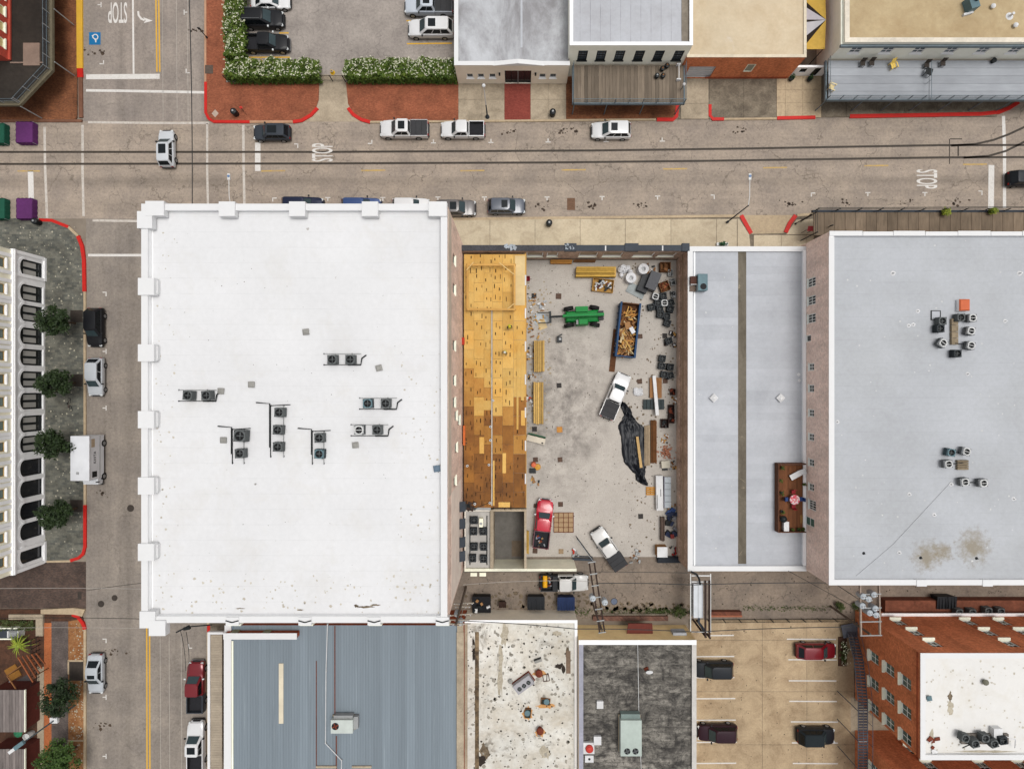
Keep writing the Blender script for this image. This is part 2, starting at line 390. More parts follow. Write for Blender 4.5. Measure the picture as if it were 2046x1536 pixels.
kerb([(80,440),(105,441),(138,454)], M_redk, 6, .16); kerb([(138,454),(157,472)], M_kerb, 5)
kerb([(157,472),(165,492),(169,520),(170,583)], M_redk, 7, .16)
kerb([(170.5,583),(171,1008)], M_kerb, 4.5)
kerb([(171,1008),(171,1092),(167,1106),(158,1114),(142,1119)], M_redk, 6, .16); kerb([(142,1120),(95,1121)], M_kerb, 4)
kerb([(146,1226),(158,1232),(167,1244),(171,1256)], M_redk, 6.5, .165); kerb([(171,1256),(171,1700)], M_kerb, 4.5, .16)
kerb([(418,1246),(418,1262)], M_redk, 6, .16); kerb([(417,437),(417,1246)], M_kerb, 5); kerb([(417,1262),(417,1700)], M_kerb, 5)

# ---- painted markings: thin sheets on the road
Z1 = .005
def line(pts, wpx=4, mat=M_white, name='crosswalk_line', parent=ROAD, z=Z1): return ribbon(name, pts, wpx, mat, z, parent)
line([(172,154),(319,153)], 10, M_white, 'stop_bar', RN); line([(172,181),(250,182),(410,185)], 5, M_white, parent=RN)
line([(176,244.5),(300,246),(418,246)], 4.5, M_fadew); line([(185,440.5),(280,442)], 4.5, M_fadew, parent=RS); line([(176,510),(290,510)], 5, M_white, parent=RS)
line([(89,254),(90,330),(94,436)], 5, M_fadew); line([(165,250),(165,340),(167,432)], 5, M_fadew)
line([(414,247),(414,340),(416,437)], 4.5, M_fadew); line([(486,250),(487,340),(489,437)], 5, M_fadew)
line([(515,285),(515,342)], 11, M_white, 'stop_bar'); line([(61,342),(62.5,397)], 11, M_white, 'stop_bar')
line([(2005,232),(2007,300),(2007,415)], 6.5, M_white); line([(1981,330),(1980,416)], 11.5, M_white, 'stop_bar')
line([(265,-60),(267,148)], 3.6, M_white, 'lane_line', RN)
for dx in (-2.8,2.8):
    line([(313.5+dx,-60),(316.5+dx,144)], 2.8, M_yellow, 'lane_line', RN)
    line([(296+dx,1240),(297+dx,1700)], 2.8, M_yellow, 'lane_line', RS)
line([(35,342),(80,342)], 2.6, M_fadey, 'lane_line')
for x,y in ((522,342),(722,341),(920,341.5),(1122,340),(1325,338),(1525,335.5),(1727,331.5),(1924,329)):
    line([(x,y),(x+48,y-.6)], 3.0, M_fadey, 'lane_line')
def tick(x, y, a, kind='T', parent=ROAD, s=1.0):
    c, sn = math.cos(rad(a)), math.sin(rad(a))
    f = lambda u,v: (x+(u*c-v*sn)*s, y+(u*sn+v*c)*s)
    b = B()
    for seg in ([(f(-5,0),f(5,0)),(f(0,0),f(0,7))] if kind=='T' else [(f(-1,0),f(8,0)),(f(0,0),f(0,7))]):
        l, r = ribbon_pts(list(seg), 1.9)
        q = [P(*l[0]),P(*r[0]),P(*r[1]),P(*l[1])]; p=[(v.x,v.y,Z1) for v in q]
        ar = sum(p[k][0]*p[(k+1)%4][1]-p[(k+1)%4][0]*p[k][1] for k in range(4)); b.poly(p if ar>0 else p[::-1])
    b.obj('parking_tick', M_white, parent)
for x in (866,981,1095,1211,1323): tick(x, 286-(x-866)*.008, 180)
tick(595,288,90,'L'); tick(743,287,180,'L'); tick(545,396,0,'L')
for x,y in ((655,395),(765,395),(875,394),(968,394),(1093,394),(1203,393),(1314,392),(1734,385),(1848,385)): tick(x,y,0)
tick(1427,390,90,'L'); tick(1621,386,0,'L'); tick(1962,382,90,'L')
tick(202,10,90,'T',RN); tick(207,128,180,'L',RN); tick(368,25,270,'T',RN); tick(372,146,-90,'L',RN)
tick(212,584,90,'L',RS)
for y in (702,815,1392,1510): tick(212,y,90,'T',RS)
tick(212,1276,90,'L',RS); tick(377,1294,-90,'L',RS)
# rails of the old trolley
for pts in ([(-300,304),(0,304),(640,304),(1200,301),(1500,297),(1700,293.5),(1880,290.5),(2100,290),(2600,290)],
            [(-300,328),(0,328),(640,327),(1100,325),(1392,322),(1600,319),(1880,315),(2100,314),(2600,314)],
            [(1900,291.5),(1950,288),(1985,280),(2015,269),(2060,248),(2120,210)], [(1925,315.5),(1975,312),(2010,302),(2046,284),(2100,250)]):
    ribbon('rail', pts, 4.2, M_rail, .006, ROAD)
for x0,x1,y0,y1 in ((1896,1898,278,328),(1898,1922,277,279),(1913,1916,292,312)): sheet('rail_switch', rect(x0,x1,y0,y1), M_rail, .007, ROAD)
# writing on the road
def text_mesh(body, name, mat, font_sx=1.0):
    cu = bpy.data.curves.new('txt','FONT'); cu.body = body; cu.align_x='CENTER'; cu.align_y='CENTER'; cu.size=1.0; cu.offset = .012; cu.resolution_u = 4
    o = bpy.data.objects.new('txt', cu); COL.objects.link(o)
    dg = bpy.context.evaluated_depsgraph_get(); me = bpy.data.meshes.new_from_object(o.evaluated_get(dg)); me.name = name
    bpy.data.objects.remove(o); bpy.data.curves.remove(cu)
    me.materials.clear(); me.materials.append(mat)
    xs=[v.co.x for v in me.vertices]; ys=[v.co.y for v in me.vertices]
    cx=(min(xs)+max(xs))/2; cy=(min(ys)+max(ys))/2; wx=max(xs)-min(xs); hy=max(ys)-min(ys)
    for v in me.vertices: v.co.x=(v.co.x-cx)/wx; v.co.y=(v.co.y-cy)/hy
    return me        # unit-sized
def place_text(me, name, parent, loc, rz, wd, ht):
    o = link(name, me, parent); o.location = loc; o.rotation_euler=(0,0,rz); o.scale=(wd,ht,1); return o
TS = text_mesh('STOP','stop_lettering',M_white)
place_text(TS,'stop_lettering',RN,(*P(235,26).xy,Z1),math.pi,38/16,42/16)
place_text(TS,'stop_lettering',ROAD,(*P(644,305).xy,Z1+.004),math.pi/2,36/16,42/16)
place_text(TS,'stop_lettering',ROAD,(*P(1852,358).xy,Z1),-math.pi/2,38/16,42/16)
# turn arrow
ribbon('turn_arrow', [(276,23),(277,31),(282,38),(289,41)], 4, M_white, Z1, RN)
sheet('turn_arrow', [(286,35),(305,42),(287,47),(291,41.5)], M_white, Z1+.001, RN)
# wheelchair bay symbol
sheet('bay_symbol', rect(178,201,65,90), M_bluep, .005, RN)
ribbon('bay_symbol_mark', arc(190.5,74.5,5.2,-200,110,14), 2, M_white, .009, RN)
ribbon('bay_symbol_mark', [(184,71),(187,77),(193,80)], 2, M_white, .010, RN)
ribbon('bay_symbol_mark', [(191.5,79),(191.5,85)], 2.6, M_white, .011, RN)
# parking stripes
for pts in ([(472,58),(472,20)],): pass
line([(562,20),(575,20)], 2.6, M_yellow, 'bay_line', PKN, .010); line([(558,66.5),(577,66.5)], 2.6, M_yellow, 'bay_line', PKN, .010)
line([(487,115),(579,115),(579,126)], 2.6, M_yellow, 'bay_line', PKN, .010); line([(465,110),(487,110)], 4, M_yellow, 'bay_line', PKN, .012); line([(487,100),(487,130)], 2.6, M_yellow, 'bay_line', PKN, .011)
line([(813,88),(903,87)], 2.8, M_yellow, 'bay_line', PKN, .010); line([(812,42),(830,42)], 2.4, M_yellow, 'bay_line', PKN, .010)
for x in (500,520,540,560): line([(x,116),(x+9,130)], 2.2, M_fadey, 'bay_line', PKN, .010)
for y,x0,x1 in ((1269,1414,1466),(1311,1390,1467),(1353,1390,1467),(1395,1390,1469),(1438,1390,1470),(1482,1390,1472),(1524,1390,1471)):
    line([(x0,y),(x1,y-.5)], 2.4, M_white, 'bay_line', PKS, .024)
for y,x0,x1 in ((1276,1572,1670),(1317,1575,1672),(1359,1576,1671),(1400,1577,1672),(1441,1580,1674),(1483,1582,1674),(1524,1584,1674)):
    line([(x0,y),(x1,y+.5)], 2.4, M_white, 'bay_line', PKS, .024)
# manholes, drain, patches
def disc(name, x, y, rpx, mat, z, parent):
    B().cyl((*P(x,y).xy, z-.003), rpx/16, .003, 20).obj(name, mat, parent)
for x,y,r in ((261,1015,7),(229,1194,6),(202,1206,6.5)): disc('manhole_cover', x,y,r, M_iron, .008, RS)
sheet('drain_grate', rect(155,163,1182,1197), M_iron, .008, ALW)
sheet('road_patch', rect(1133,1149,396,420), plain('rust_patch',(128,98,78),.85,.25,4), .006, ROAD)
sheet('utility_cover', rect(411,427,132,149), plain('cover_grey',(104,90,80),.8,.2,4), .162, SW_NE)
sheet('utility_cover', [(424,228),(431,220),(438,228),(431,236)], plain('cover_tan',(206,184,166)), .136, SW_NE)
# ======================= buildings
def wallface(b, p0, p1, z0, z1, ops=(), d=.18):
    """outer wall surface from p0 to p1 (outside on the right hand), openings cut out with real reveals"""
    p0 = Vector(p0[:2]); p1 = Vector(p1[:2]); L = (p1-p0).length; u = (p1-p0)/L; n = Vector((u.y,-u.x))
    us = sorted({0,L,*[o[0] for o in ops],*[o[1] for o in ops]}); zs = sorted({z0,z1,*[o[2] for o in ops],*[o[3] for o in ops]})
    pt = lambda a,z,k=0: (*(p0+u*a-n*k), z)
    for i in range(len(us)-1):
        for j in range(len(zs)-1):
            cu, cz = (us[i]+us[i+1])/2, (zs[j]+zs[j+1])/2
            if any(o[0]<cu<o[1] and o[2]<cz<o[3] for o in ops): continue
            b.poly([pt(us[i],zs[j]),pt(us[i+1],zs[j]),pt(us[i+1],zs[j+1]),pt(us[i],zs[j+1])])
    for a0,a1,c0,c1 in ops:
        b.poly([pt(a0,c0),pt(a1,c0),pt(a1,c0,d),pt(a0,c0,d)]); b.poly([pt(a0,c1,d),pt(a1,c1,d),pt(a1,c1),pt(a0,c1)])
        b.poly([pt(a0,c0,d),pt(a0,c1,d),pt(a0,c1),pt(a0,c0)]); b.poly([pt(a1,c0),pt(a1,c1),pt(a1,c1,d),pt(a1,c0,d)])
    return lambda a,z,k=0: Vector(pt(a,z,k))
def window(parent, f, op, nx=2, nz=2, d=.14, fm=None, gm=None, sill=None, bar=.05, edge=.07, name='window', sd=.12):
    """framed window in an opening of wallface f; frame bars real, glass behind, optional sill"""
    a0,a1,c0,c1 = op; b = B()
    def bx(b,u0,u1,w0,w1,k0,k1):
        q = [f(u0,w0,k1),f(u1,w0,k1),f(u1,w0,k0),f(u0,w0,k0)]; t = [f(u0,w1,k1),f(u1,w1,k1),f(u1,w1,k0),f(u0,w1,k0)]
        b.ring([q,t])
    bx(b,a0,a0+edge,c0,c1,d-.05,d+.03); bx(b,a1-edge,a1,c0,c1,d-.05,d+.03); bx(b,a0+edge,a1-edge,c0,c0+edge,d-.05,d+.03); bx(b,a0+edge,a1-edge,c1-edge,c1,d-.05,d+.03)
    for i in range(1,nx): x=a0+(a1-a0)*i/nx; bx(b,x-bar/2,x+bar/2,c0+edge,c1-edge,d-.03,d+.02)
    for i in range(1,nz): z=c0+(c1-c0)*i/nz; bx(b,a0+edge,a1-edge,z-bar/2,z+bar/2,d-.034,d+.016)
    w = b.obj(name, fm, parent)
    g = B(); bx(g,a0+.01,a1-.01,c0+.01,c1-.01,d+.03,d+.05); g.obj('pane', gm, w)
    if sill:
        s = B(); bx(s,a0-.08,a1+.08,c0-.12,c0+.015,-sd,d-.055); s.obj('sill', sill, w)
    return w
def brickwall(name, c, c2, mort=1.15, dirt=.25, streak=.2, bw=.22, bh=.075):
    q = N(name); a,b_ = C(*c,1.8),C(*c2,1.8)  # brick colour brightened to make up for weak fill light on walls
    g = q.n('NewGeometry'); s = q.n('SeparateXYZ'); q.L(g.outputs['Position'], s.inputs[0]); cb = q.n('CombineXYZ')
    q.L(q.math('ADD', s.outputs[0], s.outputs[1]), cb.inputs[0]); q.L(s.outputs[2], cb.inputs[1])
    br = q.n('TexBrick'); q.L(cb.outputs[0], br.inputs['Vector']); br.inputs['Scale'].default_value=1
    br.inputs['Color1'].default_value=(*a,1); br.inputs['Color2'].default_value=(*b_,1); br.inputs['Mortar'].default_value=(*mul(a,mort),1)
    br.inputs['Brick Width'].default_value=bw; br.inputs['Row Height'].default_value=bh; br.inputs['Mortar Size'].default_value=.008
    col = q.mix(1.0, br.outputs['Color'], q.ramp(q.noise(.6,6,.7,(1,1,.35)),[(.3,1-dirt),(.7,1+dirt*.6)]), 'MULTIPLY')
    col = q.mix(1.0, col, q.ramp(q.noise(3,5,.7),[(.3,1-streak),(.7,1+streak)]), 'MULTIPLY')
    q.bump(br.outputs['Fac'], -.4, .01); return q.done(col,.9)
def roofmat(name, c, dirtc, amt=.4, scale=.3, lo=.5, hi=.75, seam=None, seamk=.93, spots=None, fine=.05, rough=.75, stretch=(1,1,1), st2=None, local=None, rnd=0):
    q = N(name); a=C(*c); d=C(*dirtc)
    col = q.mix(q.math('MULTIPLY', q.ramp(q.noise(scale,8,.7,stretch,.4),[(lo,0),(hi,1)]), amt), a, d)
    col = q.mix(1.0, col, q.ramp(q.noise(2.2,8,.75),[(.25,1-fine*1.8),(.75,1+fine*1.5)]), 'MULTIPLY')
    col = q.mix(1.0, col, q.ramp(q.noise(.12,3,.5,off=(4,2,0)),[(.3,1-fine*1.3),(.7,1+fine)]), 'MULTIPLY')
    if seam:
        ax, pit, wd = seam
        v = q.xyz()[ax]; v = q.math('ADD', v, q.math('MULTIPLY', q.noise(.4,2), .06))
        m = q.math('FRACT', q.math('DIVIDE', v, pit)); l = q.math('LESS_THAN', m, wd/pit)
        l = q.math('MULTIPLY', l, q.ramp(q.noise(.5,3,.6,off=(9,9,0)),[(.35,.15),(.65,1)]))
        col = q.mix(l, col, q.mix(1.0, col, (seamk,)*3, 'MULTIPLY'))
    if spots:
        s1 = q.ramp(q.noise(spots[0],5,.7,(1,1,1),.3,(7,3,0)),[(spots[1],0),(spots[1]+.03,1)])
        col = q.mix(q.math('MULTIPLY', s1, spots[3] if len(spots)>3 else .8), col, C(*spots[2]))
    if st2:   # big soft stain patches: (scale, lo, hi, colour, amount)
        s2 = q.ramp(q.noise(st2[0],8,.78,(1,1,1),.8,(1,8,0)),[(st2[1],0),(st2[2],1)]); col = q.mix(q.math('MULTIPLY', s2, st2[4]), col, C(*st2[3]))
    if rnd: col = q.mix(1.0, col, q.ramp(q.rnd(),[(0,1-rnd),(1,1+rnd*.4)]), 'MULTIPLY')
    for (lx,ly,lr) in (local or ()):   # rust-brown drain stains
        x_,y_,_=q.xyz(); c_=P(lx,ly,9.2)
        d_=q.math('SQRT',q.math('ADD',q.math('POWER',q.math('SUBTRACT',x_,c_.x),2.0),q.math('POWER',q.math('SUBTRACT',y_,c_.y),2.0)))
        d_=q.math('ADD',q.math('DIVIDE',d_,lr),q.math('MULTIPLY',q.math('SUBTRACT',q.noise(1.1,8,.8),.5),2.6))
        col=q.mix(q.math('MULTIPLY',q.ramp(d_,[(.2,1),(1.0,0)]),.75),col,C(150,136,108))
    q.bump(q.noise(9,5,.7), .15, .02)
    return q.done(col, rough)
def glass(name, c, rough=.08):
    q = N(name); f = q.noise(.9,3,.6); r = q.rnd()
    a = mul(C(*c),.9); col = q.mix(1.0, q.mix(f, mul(a,.6), mul(a,1.3)), q.ramp(r,[(0,.6),(1,1.2)]), 'MULTIPLY')
    return q.done(col, rough, 0, .6)
G_dark = glass('dark_glass', (44,50,52)); G_teal = glass('teal_glass', (92,116,108)); G_blue = glass('grey_blue_glass', (112,124,134)); G_blind = plain('pale_blind',(206,204,198),.6,.06,2)
M_wroof = roofmat('white_membrane', (244,244,245), (216,208,192), .3, .25, .5, .8, (1,1.45,.05), .9, (1.1,.70,(160,150,136),.6), .03, st2=None)
M_wcop = plain('white_coping', (246,246,246), .6, .02, 2, big=.02)
M_wcop2 = plain('white_stucco', (238,238,238), .7, .04, 2, big=.04)
M_groof = roofmat('grey_membrane', (200,203,208), (180,182,183), .6, .12, .42, .75, (1,1.25,.05), .89, None, .05, local=[(1852,1112,1.9),(1884,1102,1.3),(1945,1092,2.2)])
M_lroof = roofmat('grey_roll_roofing', (204,207,213), (184,187,194), .6, .3, .45, .75, None, 1, None, .05, rnd=.07)
M_pink = brickwall('pinkish_brick', (214,192,180), (190,160,148), 1.2, .2, .16)
M_pink2 = brickwall('faded_brick', (206,184,170), (186,156,142), 1.15, .3, .2)
M_orb = brickwall('orange_brick', (190,116,78), (158,90,60), 1.05, .32, .22)
M_orb2 = brickwall('brown_brick', (150,78,50), (124,62,42), 1.0, .35, .2)
M_lowb = brickwall('toned_down_brick', (104,62,46), (84,50,40), 1.0, .4, .25)  # brick colour darkened against the stronger light on upward faces
M_lotb = brickwall('old_lot_brick', (172,148,130), (140,114,98), 1.1, .4, .3)
M_redw = brickwall('red_painted_brick', (168,72,56), (148,62,50), .9, .2, .1)
M_cream = plain('cream_stucco', (226,218,202), .85, .06, 1.5, big=.08)
M_creamw = plain('ivory_trim', (236,230,220), .7, .05, 2, big=.05)
M_beige = plain('beige_stucco', (206,196,180), .85, .06, 1.5, big=.08)
M_sill = plain('cream_sill', (238,222,196), .7, .06, 3)
M_black = plain('black_paint', (34,38,40), .45, .15, 4)
M_char = plain('charcoal_metal', (66,72,80), .6, .15, 3)
M_steel = plain('grey_blue_steel', (120,134,142), .5, .12, 3, .3)
M_greyp = plain('grey_metal', (176,178,178), .5, .1, 3, .2)
M_whitem = plain('white_metal', (238,238,236), .5, .04, 3)
M_rust = plain('rusty_metal', (128,62,42), .8, .3, 6)
M_tanroof = roofmat('tan_roof', (212,190,150), (180,152,112), .7, .3, .4, .7, (1,1.2,.03), .95, None, .06, .85)
M_creamroof = roofmat('cream_roof', (228,210,180), (200,174,138), .6, .25, .42, .72, None, .9, None, .05, .85, st2=(.25,.6,.72,(240,232,222),.6))
M_dkroof = roofmat('dark_canopy_roof', (58,52,46), (40,36,32), .7, .5, .4, .7, (1,.9,.05), .8, None, .2)
M_wood = plain('raw_lumber', (222,172,96), .8, .1, 2, rnd=.22, stretch=(1,1,1))
M_woodd = plain('old_lumber', (150,104,66), .85, .2, 3, rnd=.35)
M_woodg = plain('weathered_boards', (142,128,112), .85, .22, 1.2, rnd=.4, stretch=(4,.5,1), big=.2)

def bldg(name, label, px, zr, wall, roof, cop, pw=.35, ph=.45, ops=None, cat='building', sides='WENS', coplist=None, base=0.0, depth=.2):
    """px=(x0,x1,y0,y1) outline of the parapet top in survey pixels at height zr. Returns thing, world box, wall functions."""
    x0,x1,y0,y1 = RX(px[0],zr),RX(px[1],zr),RY(px[3],zr),RY(px[2],zr)
    t = thing(name, label, cat, ((x0+x1)/2,(y0+y1)/2,base))
    ops = ops or {}; fs = {}
    e = {'S':((x0,y0),(x1,y0)),'E':((x1,y0),(x1,y1)),'N':((x1,y1),(x0,y1)),'W':((x0,y1),(x0,y0))}
    for s,(a,c) in e.items():
        b = B(); fs[s] = wallface(b, a, c, base, zr-.06, ops.get(s,()), depth); b.obj('wall', wall, t)
    B().box(x0+.02,x1-.02,y0+.02,y1-.02,zr-ph-.25,zr-ph).obj('roof', roof, t)
    o = .04
    segs = {'W':(x0-o,x0+pw,y0+pw,y1-pw),'E':(x1-pw,x1+o,y0+pw,y1-pw),'N':(x0-o,x1+o,y1-pw,y1+o),'S':(x0-o,x1+o,y0-o,y0+pw)}
    for s in sides:
        q = segs[s]; m = cop.get(s) if isinstance(cop,dict) else cop
        q2 = {'W':(x0+.01,x0+pw-.05,y0+.01,y1-.01),'E':(x1-pw+.05,x1-.01,y0+.01,y1-.01),'N':(x0+.01,x1-.01,y1-pw+.05,y1-.01),'S':(x0+.01,x1-.01,y0+.01,y0+pw-.05)}[s]
        p = B().box(*q2,zr-ph-.02,zr-.05).obj('parapet', M_wcop2 if cop is M_wcop else m, t)
        B().box(*q,zr-.055,zr).obj('coping', m, p)
    return t, (x0,x1,y0,y1), fs
# ---------- white-roofed corner building
zw = 17.8
W0 = (RX(893,zw))
def awin(y, z, w=1.0, h=1.9, y1=RY(408,zw), y0=RY(1243,zw)): # opening on the east wall, u runs south to north
    u = RY(y,z)-y0; return (u-w/2,u+w/2,z-h/2,z+h/2)
eo = [awin(y,z) for y,z in ((518,12.2),(577,12.2),(690,12.2),(760,12.2),(804,12.2),(831,10.5),(840,7.6),(895,10.4),(962,11.5))]
WB, wb, wf = bldg('warehouse', 'large white flat roofed corner building with pilaster caps on its parapet', (283,893,408,1243), zw, M_pink2, M_wroof, M_wcop, .58, .62, {'E':eo}, depth=.25)
for o in eo: window(WB, wf['E'], o, 1, 2, .18, M_black, G_dark, M_sill)
for y in (1012,1046,1083,1111):
    c = P(917,y,7.0); B().obox((W0+.35,c.y,7.0),(.75,1.15,.06),0,0,rad(35)).obj('shutter', M_char, WB)
q = N('pale_banded_wall'); 
for y0,y1,c in ((410,470,M_pink),): B().box(W0,W0+.03,RY(1000,zw),RY(408,zw)-.2,zw-3.2,zw-1.0).obj('wall_band', plain('taupe_render',(178,166,152),.85,.1,2), WB)
B().box(W0+.0,W0+.012,RY(1240,zw)+.1,RY(1000,zw),5.2,zw-3.4).obj('wall_patch', plain('pink_render',(214,190,178),.85,.14,.8,big=.2), WB)
B().box(wb[0]+.6,wb[1]-.6,wb[3]-.66,wb[3]-.6,zw-.8,zw-.6).obj('cant_strip', M_wcop2, WB)
B().box(wb[0]+.6,wb[0]+.66,wb[2]+.6,wb[3]-.7,zw-.8,zw-.6).obj('cant_strip', M_wcop2, WB)
def cap(x0,x1,y0,y1,dz=.18): 
    p = B().pbox(x0,x1,y0,y1,zw-.5,zw+dz,zw).obj('pilaster_cap', M_wcop, WB)
for x in (455,595,740,873): cap(x-16,x+16 if x<870 else x+20,404,433)
cap(293,330,403,432,.2); cap(276,306,423,457,.16)
for y in (573,705,838,970,1102): cap(278,310,y-17,y+17); B().pbox(308,312,y-14,y+14,zw-.6,zw-.2,zw).obj('pilaster_cap', M_wcop, WB)
cap(281,312,1220,1253,.16); cap(300,333,1238,1268,.2)
for x in (465,610,748,884):
    m = P(x,1246,zw); 
    B().pbox(x-13,x+13,1232,1248,zw-.55,zw+.1,zw).obj('pilaster_cap', M_wcop, WB)
    B().pbox(x-13,x+13,1248.2,1252,zw-1.2,zw-.25,zw).obj('pilaster_face', M_sill, WB)
    for s in (-1,1): B().obox((m.x+s*.3,RY(1240,zw),zw+.13),(.62,.1,.05),s*rad(16)).obj('flashing', M_black, WB)
B().pbox(855,876,1108,1138,zw-.8,zw-.68).obj('roof_hatch', M_wcop, WB); B().pbox(855,886,1192,1232,zw-.8,zw-.66).obj('roof_hatch', M_wcop, WB)
for x0,x1,y0,y1 in ((370,690,1233,1234.5),): B().pbox(x0,x1,y0,y1,zw-.8,zw-.76).obj('roof_seam', plain('seam_grey',(190,188,180)), WB)

# ---------- low grey-roofed building east of the lot
zl = 4.6
LB, lb, lf = bldg('low_building', 'long low building with pale grey strip roof and dark central gutter', (1375,1611,493,1140), zl, M_lotb, plain('roof_deck_grey',(190,194,200)), M_wcop, .55, .3, None, sides='WNS')
ys = [502+i*14.6 for i in range(44)]
for i in range(43):
    for xa,xb in ((1387,1474.5),(1491,1611)):
        b = B(); zb = zl-.3
        a,c = P(xa,ys[i],zb),P(xb,min(ys[i+1]+1.2,1130),zb)
        n=len(b.v); b.ring([[(a.x,a.y,zb+.005),(c.x,a.y,zb+.005),(c.x,a.y,zb+.012),(a.x,a.y,zb+.012)],[(a.x,c.y,zb+.012),(c.x,c.y,zb+.012),(c.x,c.y,zb+.028),(a.x,c.y,zb+.028)]])
        b.obj('roof_strip', M_lroof, LB)
M_gut = roofmat('gutter_strip', (128,120,106), (96,88,74), .7, .8, .42, .66, None, 1, None, .12, .9, (1,.35,1), (.5,.6,.68,(206,190,160),.8))
B().pbox(1474.5,1491,501,1126,zl-.34,zl-.29).obj('roof_gutter', M_gut, LB)
B().pbox(1386,1389,502,1130,zl-.3,zl-.26,zl-.3).obj('flashing', M_wcop2, LB)
B().pbox(1605,1611,500,1130,zl-.3,zl+.1).obj('flashing', M_wcop2, LB)
B().box(RX(1375,4.6)-.1,RX(1375,4.6)+.0,RY(1105,0),RY(520,0),0.02,1.1).obj('wall_plinth', brickwall('plinth_brick',(184,162,146),(150,126,110),1.1,.3,.2), LB)
B().box(RX(1375,4.6)-.05,RX(1375,4.6)+.0,RY(1105,0),RY(520,0),2.4,2.8).obj('wall_band', plain('tan_beam',(186,160,132),.85,.2,2), LB)
# ---------- big grey-roofed brick building
zg = 9.5
gy0 = RY(463,zg)
def gw(y,w,h,zc=5.85): u = gy0-RY(y,zc); return (u-w/2,u+w/2,zc-h/2,zc+h/2)
go = [gw(y,1.05,1.75) for y in (564,600,636)] + [gw(y,.85,1.15,5.8) for y in (733,776,825,873,924,973)] + [gw(1009,1.15,1.6,6.0)]
gd = gw(676,.75,1.0,5.2); gdoor = gw(1042,1.0,1.9,5.45)
GB, gb, gf = bldg('brick_building', 'big grey flat roofed brick building with a row of small paned windows', (1657,2420,463,1168), zg, M_pink, M_groof, M_wcop, .55, .35, {'W':go+[gd,gdoor]}, sides='WS', depth=.15)
M_wtrim = plain('pale_green_trim',(214,218,204))
for i,o in enumerate(go): window(GB, gf['W'], o, 4 if i==9 else (3 if i<3 else 2), 2, .08, M_wtrim, G_dark, M_wtrim, .06, .09, sd=.05)
window(GB, gf['W'], gd, 1, 1, .08, M_wtrim, G_dark, M_wtrim, sd=.03); window(GB, gf['W'], gdoor, 1, 2, .08, M_wtrim, plain('green_door',(96,130,116)), None, name='door')
cx = [1657,1724,1785,1849,1914,1980,2043,2110,2400]
for i in range(8): 
    p = B().pbox(cx[i]+.4,cx[i+1]-.4,464,470.5,zg-.35,zg).obj('parapet', M_wcop2, GB); B().pbox(cx[i]+.6,cx[i+1]-.6,461.5+(i%2)*1.2,471,zg,zg+.05).obj('coping', M_wcop, p)
for x in (1842,1974): B().pbox(x-10,x+10,1158,1171,zg-.6,zg+.06).obj('scupper', M_wcop, GB)
# ---------- covered walk along its street front
zc = 3.1
t = thing('timber_walkway', 'dark boarded balcony with black railing above the south pavement', 'balcony', P(1840,440))
b = B(); 
for i in range(24):
    x0 = 1626+i*21 if i>5 else 1626+i*21
    m = M_woodg
    B().pbox(x0,x0+20.3,424.5,470,zc-.12,zc+R.uniform(-.006,.006)).obj('board', plain('grimy_boards',(134,118,100),.9,.25,1.2,rnd=.25,stretch=(3,.6,1),big=.25), t)
B().pbox(1624,2130,419.5,424,zc-.35,zc+.02).obj('beam', M_char, t)
for z in (.55,1.0): B().tube([P(1626,421,zc).to_tuple()[:2]+(zc+z,), P(2130,418,zc).to_tuple()[:2]+(zc+z,)], .035).obj('rail', M_black, t)
for x in range(1628,2131,42):
    c = P(x,421.5,zc); B().box(c.x-.04,c.x+.04,c.y-.04,c.y+.04,zc,zc+1.02).obj('post', M_black, t)
for x in range(1660,2130,42):
    c = P(x,424,zc); B().tube([(c.x,c.y,zc+.02),(c.x+.45,c.y+.1,zc+.98)],.02).obj('brace', M_black, t)
for y in (428,468): c = P(1625,y,zc); B().box(c.x-.05,c.x+.05,c.y-.05,c.y+.05,0.1,zc+1.02).obj('post', M_black, t)
c=P(1625,448,zc); 
for z in (.55,1.0): B().tube([(c.x,RY(424,zc),zc+z),(c.x,RY(470,zc),zc+z)],.03).obj('rail', M_black, t)
for x in range(1700,2100,90): c=P(x,425,zc); B().tube([(c.x,c.y,.1),(c.x,c.y,zc-.12)],.06).obj('column', M_char, t)
# ---------- lot walls
zf = 4.5
LW_ops = [(1052,1086),(1093,1116),(1158,1196),(1206,1246),(1268,1310),(1318,1354)]
fx0,fx1 = RX(922,zf),RX(1374,zf); fy0,fy1 = RY(501,zf),RY(490.5,zf)
t = thing('lot_front_wall', 'roofless brick street wall with dark coping closing the building lot', 'wall', ((fx0+fx1)/2,fy0,0)); FW = t
ops = [(RX(a,3)-fx0,RX(c,3)-fx0,1.2,3.55) for a,c in LW_ops]
b = B(); ff = wallface(b,(fx0,fy0),(fx1,fy0),0.02,zf-.02,ops,.3); b.obj('wall', M_lotb, t)
b = B(); wallface(b,(fx1,fy1),(fx0,fy1),0.02,zf-.02,()); b.poly([(fx1,fy0,0.02),(fx1,fy1,0.02),(fx1,fy1,zf-.02),(fx1,fy0,zf-.02)]); b.poly([(fx0,fy1,0.02),(fx0,fy0,0.02),(fx0,fy0,zf-.02),(fx0,fy1,zf-.02)]); b.obj('wall', M_cream, t)
for o in ops: window(t, ff, o, 1, 1, .2, M_creamw, plain('boarded_panel',(196,176,150)), M_sill, edge=.12, sd=.02)
B().box(fx0,RX(1136,zf),fy0-.04,fy1+.04,zf-.02,zf+.05).obj('wall_top', plain('rough_mortar',(84,84,88),.95,.35,6,bump=.6), t)
B().box(RX(1136,zf),fx1,fy0-.04,fy1+.04,zf-.02,zf+.06).obj('coping', M_char, t)
